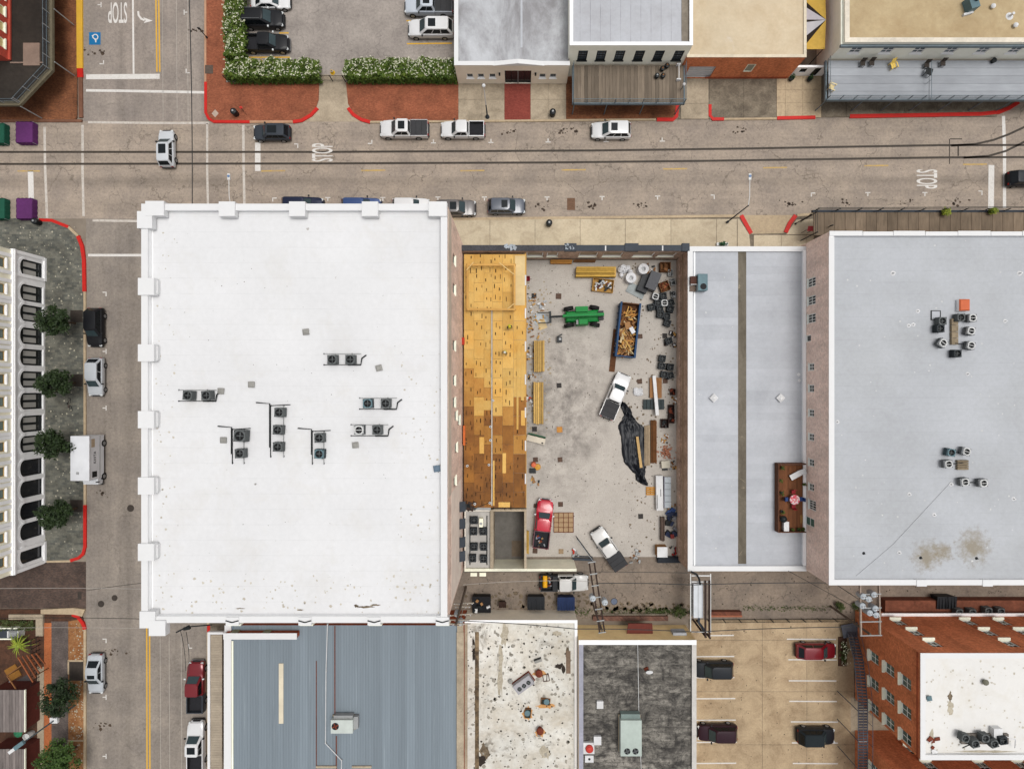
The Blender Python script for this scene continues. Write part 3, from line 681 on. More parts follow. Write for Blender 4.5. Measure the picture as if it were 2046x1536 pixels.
for x0,x1 in ((1128,1152),(1249,1276),(1363,1378)): B().pbox(x0,x1,486,501.5,zf-.3,zf+.16).obj('pier_cap', M_char, t)
for x in (1210,1324): B().pbox(x-1.3,x+1.3,491,501,zf+.06,zf+.075).obj('joint_cover', M_whitem, t)
for x,w_ in ((1020,22),(1137,14)): 
    b = B(); 
    for k in range(9): c=P(x+R.uniform(-w_/2,w_/2),494+R.uniform(-4,4),zf); b.obox((c.x,c.y,zf+.1),(R.uniform(.2,.5),R.uniform(.2,.4),.06),R.uniform(0,3),R.uniform(-.5,.5),R.uniform(-.5,.5))
    b.obj('plastic_wrap', plain('grey_plastic',(188,196,204),.25,.2,6), t)
# south range of the lot: flat roof with condensers, open-topped room, low wall
zs = 3.8
t = thing('service_block', 'small grey concrete block with open topped room and roof well for condensers', 'building', P(985,1080)); SBK = t
M_block = plain('grey_block', (188,182,172), .9, .1, 3); M_ledge = plain('cream_ledge',(224,212,190),.85,.08,2)
B().pbox(930,979,1022,1135,2.9,zs-.45).obj('roof', plain('pale_roof_concrete',(206,202,196),.85,.1,2), t)
B().pbox(928,931,1020,1136,0.02,zs-.1).obj('wall', M_block, t); B().pbox(979.5,986,1018,1136,0.02,zs).obj('wall', M_greyc, t)
B().pbox(931,979,1018,1021.5,0.02,zs-.1).obj('wall', M_block, t)
B().pbox(986,1047.5,1017,1021.5,0.02,zs).obj('wall', M_greyc, t); B().pbox(1047.5,1052,1017,1136,0.02,zs).obj('wall', M_greyc, t)
B().pbox(928,1152,1136.2,1142,0.02,zs).obj('wall', M_ledge, t)
c0=P(986,1021.5,zs); c1=P(1047.5,1136,zs); B().box(c0.x,c1.x,c1.y,c0.y,.03,.05).obj('floor', plain('dusty_floor',(120,116,110),.9,.2,1.5,big=.2), t)
B().box(c0.x+2.1,c1.x-.3,c1.y+.35,c1.y+2.3,.05,.08).obj('floor_board', plain('damp_ply',(120,106,90),.9,.2,2), t)
for x0,x1 in ((1062,1078),(1098,1128)): B().pbox(x0,x1,1134.6,1136.4,2.4,2.7,2.6).obj('ledge', M_ledge, t)
B().pbox(1010,1028,1134,1136.4,2.4,2.7,2.6).obj('ledge', M_ledge, t)
B().pbox(1056,1150,1131,1136.2,0.02,.9,.9).obj('plinth', M_greyc, t)
for x0 in (940,958): B().pbox(x0,x0+13,1144,1151,2.6,2.75).obj('hood', M_ledge, t)
# ---------- blue metal roof building
z1 = 4.5
def bluemat():
    q = N('blue_grey_roof_metal'); a=C(146,158,167); f=q.noise(.7,6,.65,(3.5,.12,1)); col=q.mix(f,mul(a,.82),mul(a,1.16))
    col=q.mix(q.math('MULTIPLY',q.ramp(q.noise(1.1,4,.7,(4,.06,1),off=(3,0,0)),[(.62,0),(.72,1)]),.4),col,C(196,208,214))
    col=q.mix(1.0,col,q.ramp(q.rnd(),[(0,.88),(1,1.07)]),'MULTIPLY'); return q.done(col,.5,.15)
M_blue = bluemat()
b1 = {'N':[]}
SB1, s1, f1 = bldg('metal_roofed_building', 'building with wide ribbed blue grey metal roof and white side parapet', (448,926,1249,1700), z1, M_orb2, plain('roof_deck',(130,146,160)), {'W':M_wcop,'N':M_wcop,'E':M_greyc}, .8, .3, sides='WE')
n = 27; xa,xb = RX(464,z1),RX(911,z1); ya,yb = RY(1700,z1),RY(1249,z1)
pw = (xb-xa)/n; b = B().box(0,pw-.004,ya,yb,0,.03)
for k in range(3): b.box(pw*k/3+.02,pw*k/3+.06,ya,yb,.03,.065)
pm = b.mesh('roof_panel', M_blue)
for i in range(n):
    o = link('roof_panel', pm, SB1); o.matrix_parent_inverse = INV[SB1.name]; o.location=(xa+i*pw,0,z1-.29)
B().pbox(448,592,1266,1275.5,z1-.2,z1+.75).obj('parapet', M_orb2, SB1); B().pbox(446,593,1264.5,1277,z1+.75,z1+.82).obj('coping', M_wcop, SB1)
for x in (466,530): B().pbox(x-7,x+7,1264,1266.2,z1-1,z1+.76,z1+.7).obj('pilaster', plain('olive_render',(124,124,100)), SB1)
B().pbox(462,466,1280,1700,z1-.26,z1-.2).obj('flashing', M_sill, SB1)
B().pbox(557,566,1325,1445,z1-.25,z1-.18).obj('skylight_strip', plain('cream_fibreglass',(244,232,206),.5,.04), SB1)
for x,y0,y1,w_ in ((632,1320,1536,1.6),(669,1250,1432,2.2),(672,1470,1536,2.2)): B().pbox(x-w_/2,x+w_/2,y0,y1,z1-.25,z1-.205).obj('rust_seam', plain('rust_seam',(124,78,66),.9,.35,3), SB1)
for x0,x1 in ((631,672),(703,742)): B().pbox(x0,x1,1530,1534,z1-.25,z1-.1).obj('kerb_flashing', M_greyc, SB1)
t = thing('side_canopy', 'brown corrugated canopy with white edge over the street pavement', 'canopy', P(432,1400)); zq=3.2
for i in range(56):
    y=1268+i*5; B().pbox(420,443.5,y,y+4.7,zq-.1,zq-.02+.02*(i%2)).obj('corrugated_panel', plain('tan_canopy_metal',(186,172,152),.6,.1,3,rnd=.08), t)
B().pbox(414.5,419.5,1262.5,1560,zq-.3,zq+.12).obj('fascia', M_wcop, t); B().pbox(419.5,446,1262.5,1267,zq-.3,zq+.12).obj('fascia', M_wcop, t)
for y in (1330,1400,1470,1530): c=P(418,y,zq); B().tube([(c.x,c.y,.1),(c.x,c.y,zq-.3)],.05).obj('column', M_whitem, t)
# ---------- worn white roof building
z2 = 3.2
M_worn = roofmat('worn_white_roof', (238,235,226), (206,194,174), .8, .35, .42, .68, None, 1, (1.4,.65,(66,60,54),.85), .1, .8, st2=(.4,.55,.66,(142,134,122),.75))
SB2, s2, f2 = bldg('worn_roof_building', 'small building with stained peeling white roof and tan alley wall', (929,1153,1239,1700), z2, M_beige, M_worn, {'N':M_wcop2,'E':M_wcop2,'W':M_greyc}, .3, .18, sides='NEW')
B().pbox(949,957,1262,1536,z2-.19,z2-.165).obj('gutter_dirt', roofmat('gutter_grime',(150,128,98),(70,56,44),.9,.8,.4,.6,None,1,None,.2), SB2)
B().pbox(1131,1140,1300,1345,z2-.19,z2-.16).obj('roof_patch', plain('brown_patch',(140,118,100),.9,.2,3), SB2)
B().pbox(912.5,928,1240,1700,2.2,2.9).obj('side_gutter', M_greyc, SB2)
# ---------- streaky roof building
z3 = 4.3
M_strk = roofmat('streaked_grey_roof', (168,162,152), (50,48,47), .85, 1.1, .36, .66, (1,.82,.09), .5, (2.6,.56,(60,57,55),.55), .34, .9, (.55,1.5,1), (.3,.46,.6,(44,42,42),.75))
SB3, s3, f3 = bldg('streaked_roof_building', 'building with soot streaked grey roof and white parapets beside parking lot', (1157,1391,1279,1700), z3, plain('orange_tan_stucco',(226,184,136),.85,.1,1.5), M_strk, {'N':M_wcop2,'E':plain('dirty_white_coping',(218,214,208),.7,.1),'W':plain('lilac_coping',(176,176,190))}, .5, .25, sides='NEW')
tt = B(); a=P(1253,1240,2.6); c=P(1305,1262,2.6)
yw = s3[3]
B().prism([(RX(1253,2.6),yw),(RX(1305,2.6),yw),(RX(1303,2.4),yw+1.2),(RX(1255,2.4),yw+1.2)],2.3,2.5).obj('awning', plain('maroon_awning',(120,60,50),.8,.15), SB3)
B().box(RX(1345,3),RX(1372,3),yw,yw+.3,1.8,3.0).obj('sign_panel', plain('pale_panel',(196,200,206)), SB3)
# ---------- orange brick apartment block, four storeys, and its south wing
zo = 11.5; ox0=RX(1840,zo); oy1=RY(1305,zo); oy0=RY(1517,zo)
ow = []
for z in (4.1,6.85,9.5):
    for y in (1355,1405,1457): pass
wo_ = []
for zc_ in (3.75,6.5,9.2):
    for yc in (-34.9,-38.35,-41.8): u = oy1-yc; wo_.append((u-.62,u+.62,zc_-.75,zc_+.8))
no_ = []
nxs = [44.9,53.2,57.2,61.2]
for zc_ in (3.75,6.5,9.2):
    for i,xc in enumerate(nxs): no_.append((xc,zc_))
ox1 = RX(2600,zo)
nops = [(ox1-x-.6,ox1-x+.6,z-.7,z+.8) for x,z in no_]
wops = [(oy1-y-.62,oy1-y+.62,z-.75,z+.85) for z in (3.75,6.5,9.2) for y in (RY(1366,9.2)+.2,RY(1420,9.2)+.0,RY(1473,9.2)-.0)]
OB, ob, of_ = bldg('apartment_block', 'four storey orange brick apartment block with white roof and cream window sills', (1840,2600,1305,1517), zo, M_orb, roofmat('white_apartment_roof',(248,246,242),(232,224,208),.6,.3,.5,.75,None,1,(1.2,.715,(120,100,84),.7),.025), M_wcop, .5, .35, {'W':wops,'N':nops}, depth=.22)
for o in wops: window(OB, of_['W'], o, 2, 2, .16, M_wtrim, G_teal, M_sill, .05, .06, sd=.3)
for o in nops: window(OB, of_['N'], o, 2, 2, .16, M_wtrim, G_dark, M_sill, .05, .06, sd=.3)
B().box(ob[0]-.06,ob[0],ob[2],ob[3]-.1,zo-.6,zo-.4).obj('string_course', M_orb2, OB)
B().box(ob[0]+2.0,ob[1],ob[3],ob[3]+.35,1.9,2.05).obj('string_course', M_creamw, OB)
B().box(ob[0]+3,ob[1],ob[3],ob[3]+1.6,0,1.2).obj('area_wall', M_lowb, OB)
wy1 = RY(1458,0); wx0 = ox0
wnops=[(ox1-x-.6,ox1-x+.6,z-.7,z+.8) for z in (3.75,6.5,9.2) for x in (46.5,52.5,57)]
wwops=[(u-.62,u+.62,z-.75,z+.85) for z in (3.75,6.5,9.2) for u in (2.4,6.0)]
t = thing('apartment_wing', 'orange brick rear wing of the apartment block across the light court', 'building', (wx0+10,wy1-8,0))
b=B(); fn=wallface(b,(ox1,wy1),(wx0,wy1),0,zo,wnops,.22); fw=wallface(b,(wx0,wy1),(wx0,wy1-20),0,zo,wwops,.22); wallface(b,(wx0,wy1-20),(ox1,wy1-20),0,zo); wallface(b,(ox1,wy1-20),(ox1,wy1),0,zo); b.obj('wall', M_orb, t)
for o in wnops: window(t, fn, o, 2,2,.16,M_wtrim,G_dark,M_sill,.05,.06,sd=.3)
for o in wwops: window(t, fw, o, 2,2,.16,M_wtrim,G_teal,M_sill,.05,.06,sd=.3)
B().box(wx0,ox1,wy1-20,wy1,zo-.3,zo-.1).obj('roof', M_creamroof, t)
sheet('court_floor', rect(1700,1900,1392,1462), M_greyc, .01); sheet('court_floor', rect(1706,2600,1218,1400), M_darkc, .012)
# ---------- north side buildings
za = 4.2
ax0 = RX(908,za)
def sop(x,w_,z0,z1,x0): u=RX(x,(z0+z1)/2)-x0; return (u-w_/2,u+w_/2,z0,z1)
aops = [sop(x,.8,1.35,2.3,ax0) for x in (939,961,984,1084,1105)]; adoor=[sop(1035,3.2,.14,3.0,ax0)]
NA, na, nf = bldg('beige_building', 'low beige stucco building with small windows and dark central entrance', (908,1138,-200,130), za, M_beige, roofmat('blotchy_grey_roof',(206,208,212),(150,148,150),.9,.22,.42,.62,None,1,None,.06,.7,(1,.5,1),(.4,.64,.74,(190,170,140),.5)), M_wcop, .45, .3, {'S':aops+adoor}, sides='WS', depth=.25)
for o in aops: window(NA, nf['S'], o, 1,1,.14,M_creamw,G_dark,M_creamw,.04,.07,sd=.08)
window(NA, nf['S'], adoor[0], 4,1,.2,M_black,G_dark,None,.08,.1,name='entrance_door')
c=P(1035,150,2); B().tube([(c.x,na[2]-.02,.2),(c.x,na[2]-.02,3.0)],.05).obj('door_post', M_greyp, NA)
b=B(); xm=RX(1035,za)
b.prism([(RX(985,za),na[2]-.05),(RX(1088,za),na[2]-.05),(RX(1088,za),na[2]+.3),(RX(985,za),na[2]+.3)],za,za+.02)
n0=len(b.v); b.ring([[(RX(985,za),na[2]-.1,za),(xm,na[2]-.1,za+.5),(RX(1088,za),na[2]-.1,za)],[(RX(985,za),na[2]+.42,za),(xm,na[2]+.42,za+.5),(RX(1088,za),na[2]+.42,za)]]); b.obj('gable_parapet', M_wcop, NA)
for x in (998,1070): c=P(x,148,2.4); B().box(c.x-.1,c.x+.1,na[2]-.2,na[2],2.2,2.6).obj('wall_lantern', M_black, NA)
B().pbox(1040,1044,-200,95,za-.3,za-.28).obj('roof_seam', M_lroof, NA)
zb_ = 6.6; bx0=RX(1139,zb_); by=RY(90,zb_)
bops=[(RX(x,4.6)-bx0-.55,RX(x,4.6)-bx0+.55,3.6,5.5) for x in (1164,1201,1238,1277,1316,1355)]
NB, nb, nbf = bldg('two_storey_building', 'cream two storey building with six dark windows above a plank balcony', (1139,1384,-200,90), zb_, M_cream, roofmat('pale_seamed_roof',(206,208,214),(186,186,190),.7,.3,.4,.7,(0,1.15,.05),.55,None,.05), M_wcop2, .35, .3, {'S':bops}, depth=.2)
for o in bops: window(NB, nbf['S'], o, 3,4,.1,M_black,G_blue,M_black,.05,.12,sd=.12)
B().pbox(1362,1378,-200,82,zb_-.3,zb_-.26).obj('gutter_strip', plain('grimy_strip',(150,140,126),.9,.3,1.5), NB)
def balcony(name,label,x0,x1,y0,y1,z,boards,step,bm,railm,postx,posty,horizontal=False,raily=None,px=None):
    t = thing(name,label,'balcony',(RX((x0+x1)/2,z),RY(y1,z),.13))
    if horizontal:
        n_=round((y1-y0)/step)
        for i in range(n_):
            for a,c in px: B().pbox(a,c,y0+i*step+.3,y0+(i+1)*step-.1,z-.08,z+R.uniform(-.006,.006)).obj('deck_board', bm, t)
    else:
        n_=round((x1-x0)/step)
        for i in range(n_): B().pbox(x0+i*step+.25,x0+(i+1)*step-.1,y0,y1,z-.08,z+R.uniform(-.008,.008)).obj('deck_board', bm, t)
    B().pbox(x0-1,x1+1,y1,y1+2.5,z-.35,z+.03).obj('beam', railm, t); B().pbox(x0-2.5,x0,y0,y1+2.5,z-.35,z+.03).obj('beam', railm, t); B().pbox(x1,x1+2.5,y0,y1+2.5,z-.35,z+.03).obj('beam', railm, t)
    xa,xb,ya,yb = RX(x0-1,z),RX(x1+1,z),RY(y1+1,z),RY(y0,z)
    for h in (.45,.95):
        B().tube([(xa,yb,z+h),(xa,ya,z+h),(xb,ya,z+h),(xb,yb,z+h)],.035 if h>.9 else .022).obj('rail', railm, t)
    k=int((xb-xa)/1.6)
    for i in range(k+1): x=xa+(xb-xa)*i/k; B().box(x-.035,x+.035,ya-.035,ya+.035,z,z+.97).obj('rail_post', railm, t)
    b=B(); k=int((xb-xa)/.16)
    for i in range(k): x=xa+(xb-xa)*(i+.5)/k; b.box(x-.01,x+.01,ya-.01,ya+.01,z,z+.94)
    k=int((yb-ya)/.16)
    for i in range(k):
        for x in (xa,xb): y=ya+(yb-ya)*(i+.5)/k; b.box(x-.01,x+.01,y-.01,y+.01,z,z+.94)
    b.obj('pickets', railm, t, kind='stuff')
    for x in postx: B().tube([(RX(x,z),ya+.05,.13),(RX(x,z),ya+.05,z-.35)],.07,8).obj('column', railm, t)
    return t
balcony('plank_balcony','weathered grey plank balcony below the six dark windows',1146,1366,131,205,3.0,1,7.1,M_woodg,M_steel,(1148,1214,1288,1362),0)
zc3=4.7
NC, nc, ncf = bldg('brick_shop', 'single storey red brick shop with cream roof and white roller door', (1373,1611,-200,114), zc3, M_orb, M_creamroof, plain('pale_cream_coping',(240,226,200)), .3, .12, {'S':[(RX(1399,1.5)-RX(1373,zc3)-1.6,RX(1399,1.5)-RX(1373,zc3)+1.6,.14,2.7),(RX(1495,2)-RX(1373,zc3)-.5,RX(1495,2)-RX(1373,zc3)+.5,1.6,3.2)]}, sides='WES', depth=.3)
o0=(RX(1399,1.5)-RX(1373,zc3)-1.6,RX(1399,1.5)-RX(1373,zc3)+1.6,.14,2.7)
window(NC,ncf['S'],o0,1,5,.2,M_whitem,plain('roller_white',(226,228,232)),None,.03,.05,name='roller_door')
o1=(RX(1495,2)-RX(1373,zc3)-.5,RX(1495,2)-RX(1373,zc3)+.5,1.6,3.2); window(NC,ncf['S'],o1,1,1,.05,M_sill,plain('boarded_grey',(170,168,150)),None)
B().box(nc[0]+3.6,nc[1]-.2,nc[2]-.05,nc[2],.12,.5).obj('plinth', M_orb2, NC)
zd=6.2
dx0=RX(1689,zd)
dops=[(RX(x,4.6)-dx0-.65,RX(x,4.6)-dx0+.65,4.05,5.1) for x in (1710,1773,1836,1900,1964,2028)]
ND, nd, ndf = bldg('cream_corner_building', 'cream two storey building with tan roof above a long grey balcony', (1689,2400,-200,84), zd, M_cream, M_tanroof, plain('ivory_coping',(244,234,216)), .5, .3, {'S':dops}, sides='WS', depth=.15)
for o in dops: window(ND, ndf['S'], o, 2,2,.1,M_creamw,G_blue,M_creamw,.05,.06,sd=.12)
B().box(nd[0]-.25,nd[1],nd[2]-.25,nd[2]-.002,zd-.75,zd-.45).obj('cornice', M_steel, ND); B().box(nd[0]-.25,nd[0]-.002,nd[2],nd[3],zd-.75,zd-.45).obj('cornice', M_cream, ND)
balcony('grey_balcony','long pale grey timber balcony with steel railing on the cream building',1652,2140,121,198,2.95,1,15.4,plain('pale_deck_grey',(186,190,196),.8,.08,1.2,rnd=.12,stretch=(.5,3,1)),M_steel,(1654,1729,1790,1850,1910,1972,2030),0,True,None,((1655,1856),(1857,2140)))
# passage between them: low white wall, shade sail, planting
t = thing('shade_sail', 'black, yellow and grey striped shade canopy over the narrow patio', 'canopy', P(1628,50)); zz=3.4
hub = P(1648,43,zz)
fan = [(1611,-30),(1611,-8),(1611,8),(1611,38),(1611,43),(1611,46),(1611,76),(1611,88),(1611,110)]
cols = [(214,176,84),(52,40,32),(206,200,204),(60,50,44),(206,206,206),(52,42,36),(214,176,84),(214,176,84)]
fan = [(1611,-40),(1611,5),(1611,16),(1611,40),(1611,45),(1611,72),(1611,88),(1612,99)]
cols = [(216,176,80),(44,34,28),(206,200,206),(50,40,34),(206,204,208),(44,34,28),(216,176,80)]
for i,cc in enumerate(cols):
    a,c=P(*fan[i],zz),P(*fan[i+1],zz)
    b=B(); b.ring([[(hub.x,hub.y,zz+.25),(a.x,a.y,zz),(c.x,c.y,zz)],[(hub.x,hub.y,zz+.28),(a.x,a.y,zz+.03),(c.x,c.y,zz+.03)]]); b.obj('sail_panel', plain('sail_%d'%(cc[0]+cc[2]),cc,.8,.06), t)
b=B(); a=P(1612,99,zz); c=P(1648,99,zz); b.ring([[(hub.x,hub.y,zz+.25),(a.x,a.y,zz),(c.x,c.y,zz)],[(hub.x,hub.y,zz+.28),(a.x,a.y,zz+.03),(c.x,c.y,zz+.03)]]); b.obj('sail_panel', plain('sail_yellow',(216,176,80)), t)
b=B(); a=P(1648,-40,zz); c=P(1611,-40,zz); b.ring([[(hub.x,hub.y,zz+.25),(a.x,a.y,zz),(c.x,c.y,zz)],[(hub.x,hub.y,zz+.28),(a.x,a.y,zz+.03),(c.x,c.y,zz+.03)]]); b.obj('sail_panel', plain('sail_yellow',(216,176,80)), t)
for p_ in ((1646,97),(1646,-20)): q_=P(*p_,zz); B().tube([(q_.x,q_.y,0.1),(q_.x,q_.y,zz+.05)],.05).obj('mast', M_black, t)
t = thing('patio_gate_wall', 'low white patio wall with two dark openings beside the brick shop', 'wall', P(1600,152)); zz=2.0
x0,x1,y=RX(1574,.1),RX(1642,.1),RY(152,.1)
b=B(); fo=[(.9,1.7,.9,1.7),(2.6,3.4,.14,1.8)]; f_=wallface(b,(x0,y),(x1,y),.1,zz,fo,.15); wallface(b,(x1,y+.25),(x0,y+.25),.1,zz); b.poly([(x0,y,zz),(x1,y,zz),(x1,y+.25,zz),(x0,y+.25,zz)]); b.obj('wall', M_creamw, t)
for o in fo: window(t,f_,o,1,2,.1,M_black,G_dark,None)
# ======================= west side: cream arcade building, red corner building, yard
# cream arcade: east facade stands on the slate pavement
fx = RX(92,0); ya, yb_ = RY(517,0), RY(1122,0)
t = thing('arcade_building', 'ornate cream arcade building with black framed arched windows on the west pavement', 'building', (fx-5,(ya+yb_)/2,.13)); AR = t
bays = [(538,0,1),(587,0,0),(627,0,0),(672,0,0),(714,0,0),(758,0,0),(801,0,0),(846,0,0),(886,0,0),(933,1,0),(975,1,0),(1018,1,0),(1058,1,0),(1104,1,1)]
ops=[]; L_=ya-yb_
for y,dk,end in bays:
    u = RY(y,2.0); ops.append((u-yb_-.98,u-yb_+.98,.45,3.75))
b=B(); f_=wallface(b,(fx,yb_),(fx,ya),.13,4.6,ops,.3); 
for o in ops: pass
wallface(b,(fx,ya),(fx-14,ya),.13,12); wallface(b,(fx-14,yb_),(fx,yb_),.13,12)
b.obj('wall', M_creamw, t)
G_blk = plain('dark_shop_glass',(30,32,40),.12,.2,1.5,spec=.6)
for i,((y,dk,end),o) in enumerate(zip(bays,ops)):
    if dk: w_=window(t,f_,o,1,1,.22,M_black,G_blk,M_creamw,.05,.1,sd=.06)
    else:
        w_=window(t,f_,o,2,1,.2,M_black,G_dark,M_creamw,.3,.2,sd=.06)
        for s in (0,1):
            a0=o[0]+.22+s*.86; q=[f_(a0,1.25,.195),f_(a0+.7,1.25,.195),f_(a0+.7,3.0,.195),f_(a0,3.0,.195)]; q2=[f_(a0,1.25,.21),f_(a0+.7,1.25,.21),f_(a0+.7,3.0,.21),f_(a0,3.0,.21)]
            B().ring([q,q2]).obj('pane', G_blind, w_)
    # arched hood: half ring moulding over each opening, with filled spandrels
    uc=(o[0]+o[1])/2; n=10; b=B(); rings=[]
    for k in range(n+1):
        a=math.pi*k/n; ri,ro=1.0,1.22
        rings.append([f_(uc+ri*math.cos(a),3.15+ri*.62*math.sin(a),-.12),f_(uc+ro*math.cos(a),3.15+ro*.72*math.sin(a),-.12),f_(uc+ro*math.cos(a),3.15+ro*.72*math.sin(a),.25),f_(uc+ri*math.cos(a),3.15+ri*.62*math.sin(a),.25)])
    b.ring(rings); b.obj('arch_moulding', M_creamw, t)
    for s in (-1,1):
        b=B(); pts=[(uc+s*.98,3.76),(uc+s*.98,3.15)]+[(uc+math.cos(math.pi*k/10)*s*.98,3.15+.6*math.sin(math.pi*k/10)) for k in range(1,6)]+[(uc,3.76)]
        b.ring([[f_(a,z,0.0) for a,z in pts],[f_(a,z,.18) for a,z in pts]]); b.obj('spandrel', M_creamw, t)
    e=.25 if not end else .5
for y0,y1 in ((517,563),(1080,1122)):
    B().box(fx,fx+.18,RY(y1,0),RY(y0,0),.13,.42).obj('plinth', M_creamw, t)
    for yy in (y0+2,y1-2): B().box(fx,fx+.16,RY(yy,0)-.2,RY(yy,0)+.2,.42,4.6).obj('pilaster', M_creamw, t)
for z0,z1_,p in ((4.2,4.3,.14),(4.36,4.46,.2),(4.52,4.62,.28),(4.66,4.74,.2)): B().box(fx-.2,fx+p,yb_-.1,ya+.1,z0,z1_).obj('cornice', M_creamw, t)
u2=[]; 
for y,dk,end in bays: u=RY(y,2.0)-yb_; u2.append((u-.55,u+.55,5.4,7.6))
b=B(); f2_=wallface(b,(fx-.1,yb_),(fx-.1,ya),4.6,12,u2,.3); b.obj('wall', plain('pale_cream_brick',(218,208,188),.85,.08,3), t)
for o in u2: window(t,f2_,o,1,2,.2,plain('tan_frame',(206,170,112)),G_teal,M_creamw,sd=.15)
for y,dk,end in bays:
    for s in (-1,1): u=RY(y,2.0)-yb_+s*1.0; q=f2_(u,4.7,0); B().box(q.x,q.x+.14,q.y-.2,q.y+.2,4.75,11.5).obj('pilaster', M_creamw, t)
# red corner building + dark canopy with railing
zk=3.3
t = thing('red_corner_building', 'red brick corner building with cream window frames behind the dark balcony', 'building', P(-60,20))
rx=RX(20,zk); ry=RY(122,zk)
ro=[(u-.55,u+.55,4.0,5.4) for u in (1.6,3.5,5.4,7.3)]
b=B(); f_=wallface(b,(rx,ry),(rx,ry+22),.13,11,ro,.2); wallface(b,(rx-20,ry),(rx,ry),.13,11); b.obj('wall', M_redw, t)
for o in ro: window(t,f_,o,1,1,.12,M_sill,plain('yellow_blind',(236,212,150)),M_sill)
B().box(rx,rx+.25,ry,ry+22,3.4,3.6).obj('string_course', M_redw, t)
t = thing('corner_balcony', 'dark wraparound balcony with steel railing at the chamfered corner', 'balcony', P(60,60))
poly=[(-80,-400),(94,-400),(96,137),(36,201),(-80,201)]; outer=[(-80,-400),(103,-400),(105,141),(39,211),(-80,211)]
B().prism([P(a,c,zk) for a,c in poly],zk-.15,zk).obj('deck', M_dkroof, t)
for a,c,d,e in ((poly[1],poly[2],outer[2],outer[1]),(poly[2],poly[3],outer[3],outer[2]),(poly[3],poly[4],outer[4],outer[3])):
    B().prism([P(*p_,zk) for p_ in (a,c,d,e)],zk-.3,zk+.03).obj('gutter', plain('mossy_gutter',(120,112,92),.9,.25,3), t)
rp=[P(*p_,zk) for p_ in ((99,-60),(100,139),(38,206),(-80,206))]
for h in (.5,1.0): B().tube([(p_.x,p_.y,zk+h) for p_ in rp],.03).obj('rail', M_steel, t)
b=B()
for i in range(3):
    a,c=rp[i],rp[i+1]; d=(c-a).length; k=int(d/.14)
    for j in range(k):
        p_=a+(c-a)*(j+.5)/k; b.box(p_.x-.012,p_.x+.012,p_.y-.012,p_.y+.012,zk,zk+.98)
    for j in range(int(d/1.75)+1):
        p_=a+(c-a)*j*1.75/d; B().box(p_.x-.04,p_.x+.04,p_.y-.04,p_.y+.04,zk,zk+1.02).obj('rail_post', M_greyp, t)
b.obj('pickets', plain('dark_steel_mesh',(58,76,90),.5), t, kind='stuff')
for x,y in ((105,16),(106,122),(38,211)): c=P(x,y,zk); B().tube([(c.x,c.y,.13),(c.x,c.y,zk-.2)],.07,8).obj('column', M_greyp, t)
B().pbox(46,79,86,131,zk,zk+.12).obj('deck_hatch', plain('tan_hatch',(150,128,114),.85,.12,4), t)
B().pbox(20,86,124,126.5,zk,zk+.1).obj('deck_edge', plain('tan_hatch',(150,128,114)), t)
# low fabric-covered boxes standing in the parking lane
def tent(x0,x1,y0,y1,col,nm,lab):
    z=.8; t=thing('covered_stall',lab,'covered box',P((x0+x1)/2,(y0+y1)/2),group='low covered boxes in the side street')
    m=plain('tent_'+nm,col,.8,.12,2.5,bump=.3); a,c=P(x0,y1,z),P(x1,y0,z)
    b=B(); cx,cy=(a.x+c.x)/2,(a.y+c.y)/2; n=4
    b.ring([[(a.x,a.y,z-.1),(c.x,a.y,z-.1),(c.x,c.y,z-.1),(a.x,c.y,z-.1)],[(a.x+.05,a.y+.05,z),(c.x-.05,a.y+.05,z),(c.x-.05,c.y-.05,z),(a.x+.05,c.y-.05,z)],[(cx-.3,cy-.3,z+.06),(cx+.3,cy-.3,z+.06),(cx+.3,cy+.3,z+.06),(cx-.3,cy+.3,z+.06)]]); b.obj('canopy', m, t)
    for x_a,y_a,x_b,y_b in ((a.x,a.y,c.x,a.y),(c.x,a.y,c.x,c.y),(c.x,c.y,a.x,c.y),(a.x,c.y,a.x,a.y)):
        b=B(); k=8; r0=[];r1=[]
        nx_,ny_=(y_b-y_a),-(x_b-x_a); l=math.hypot(nx_,ny_); nx_/=l; ny_/=l
        pts=[(x_a+(x_b-x_a)*i/k+nx_*(.06 if i%2 else 0),y_a+(y_b-y_a)*i/k+ny_*(.06 if i%2 else 0)) for i in range(k+1)]
        for i in range(k):
            p_,q_=pts[i],pts[i+1]; b.poly([(*p_,.05),(*q_,.05),(*q_,z-.05),(*p_,z-.05)])
        b.obj('side_curtain', m, t)
    for x,y in ((a.x,a.y),(c.x,a.y),(c.x,c.y),(a.x,c.y)): B().tube([(x,y,0),(x,y,z-.05)],.03).obj('pole', M_greyp, t)
tent(31,65,243,285,(102,50,108),'purple','low purple covered box below the dark corner balcony')
tent(-26,8,246,286,(34,94,74),'green','low green covered box next to the purple one by the brick corner')
tent(32,64,396,437,(108,54,116),'purple','low purple covered box beside the slate pavement kerb')
tent(-30,9,396,437,(34,102,82),'green','low green covered box next to the purple one by the slate pavement')
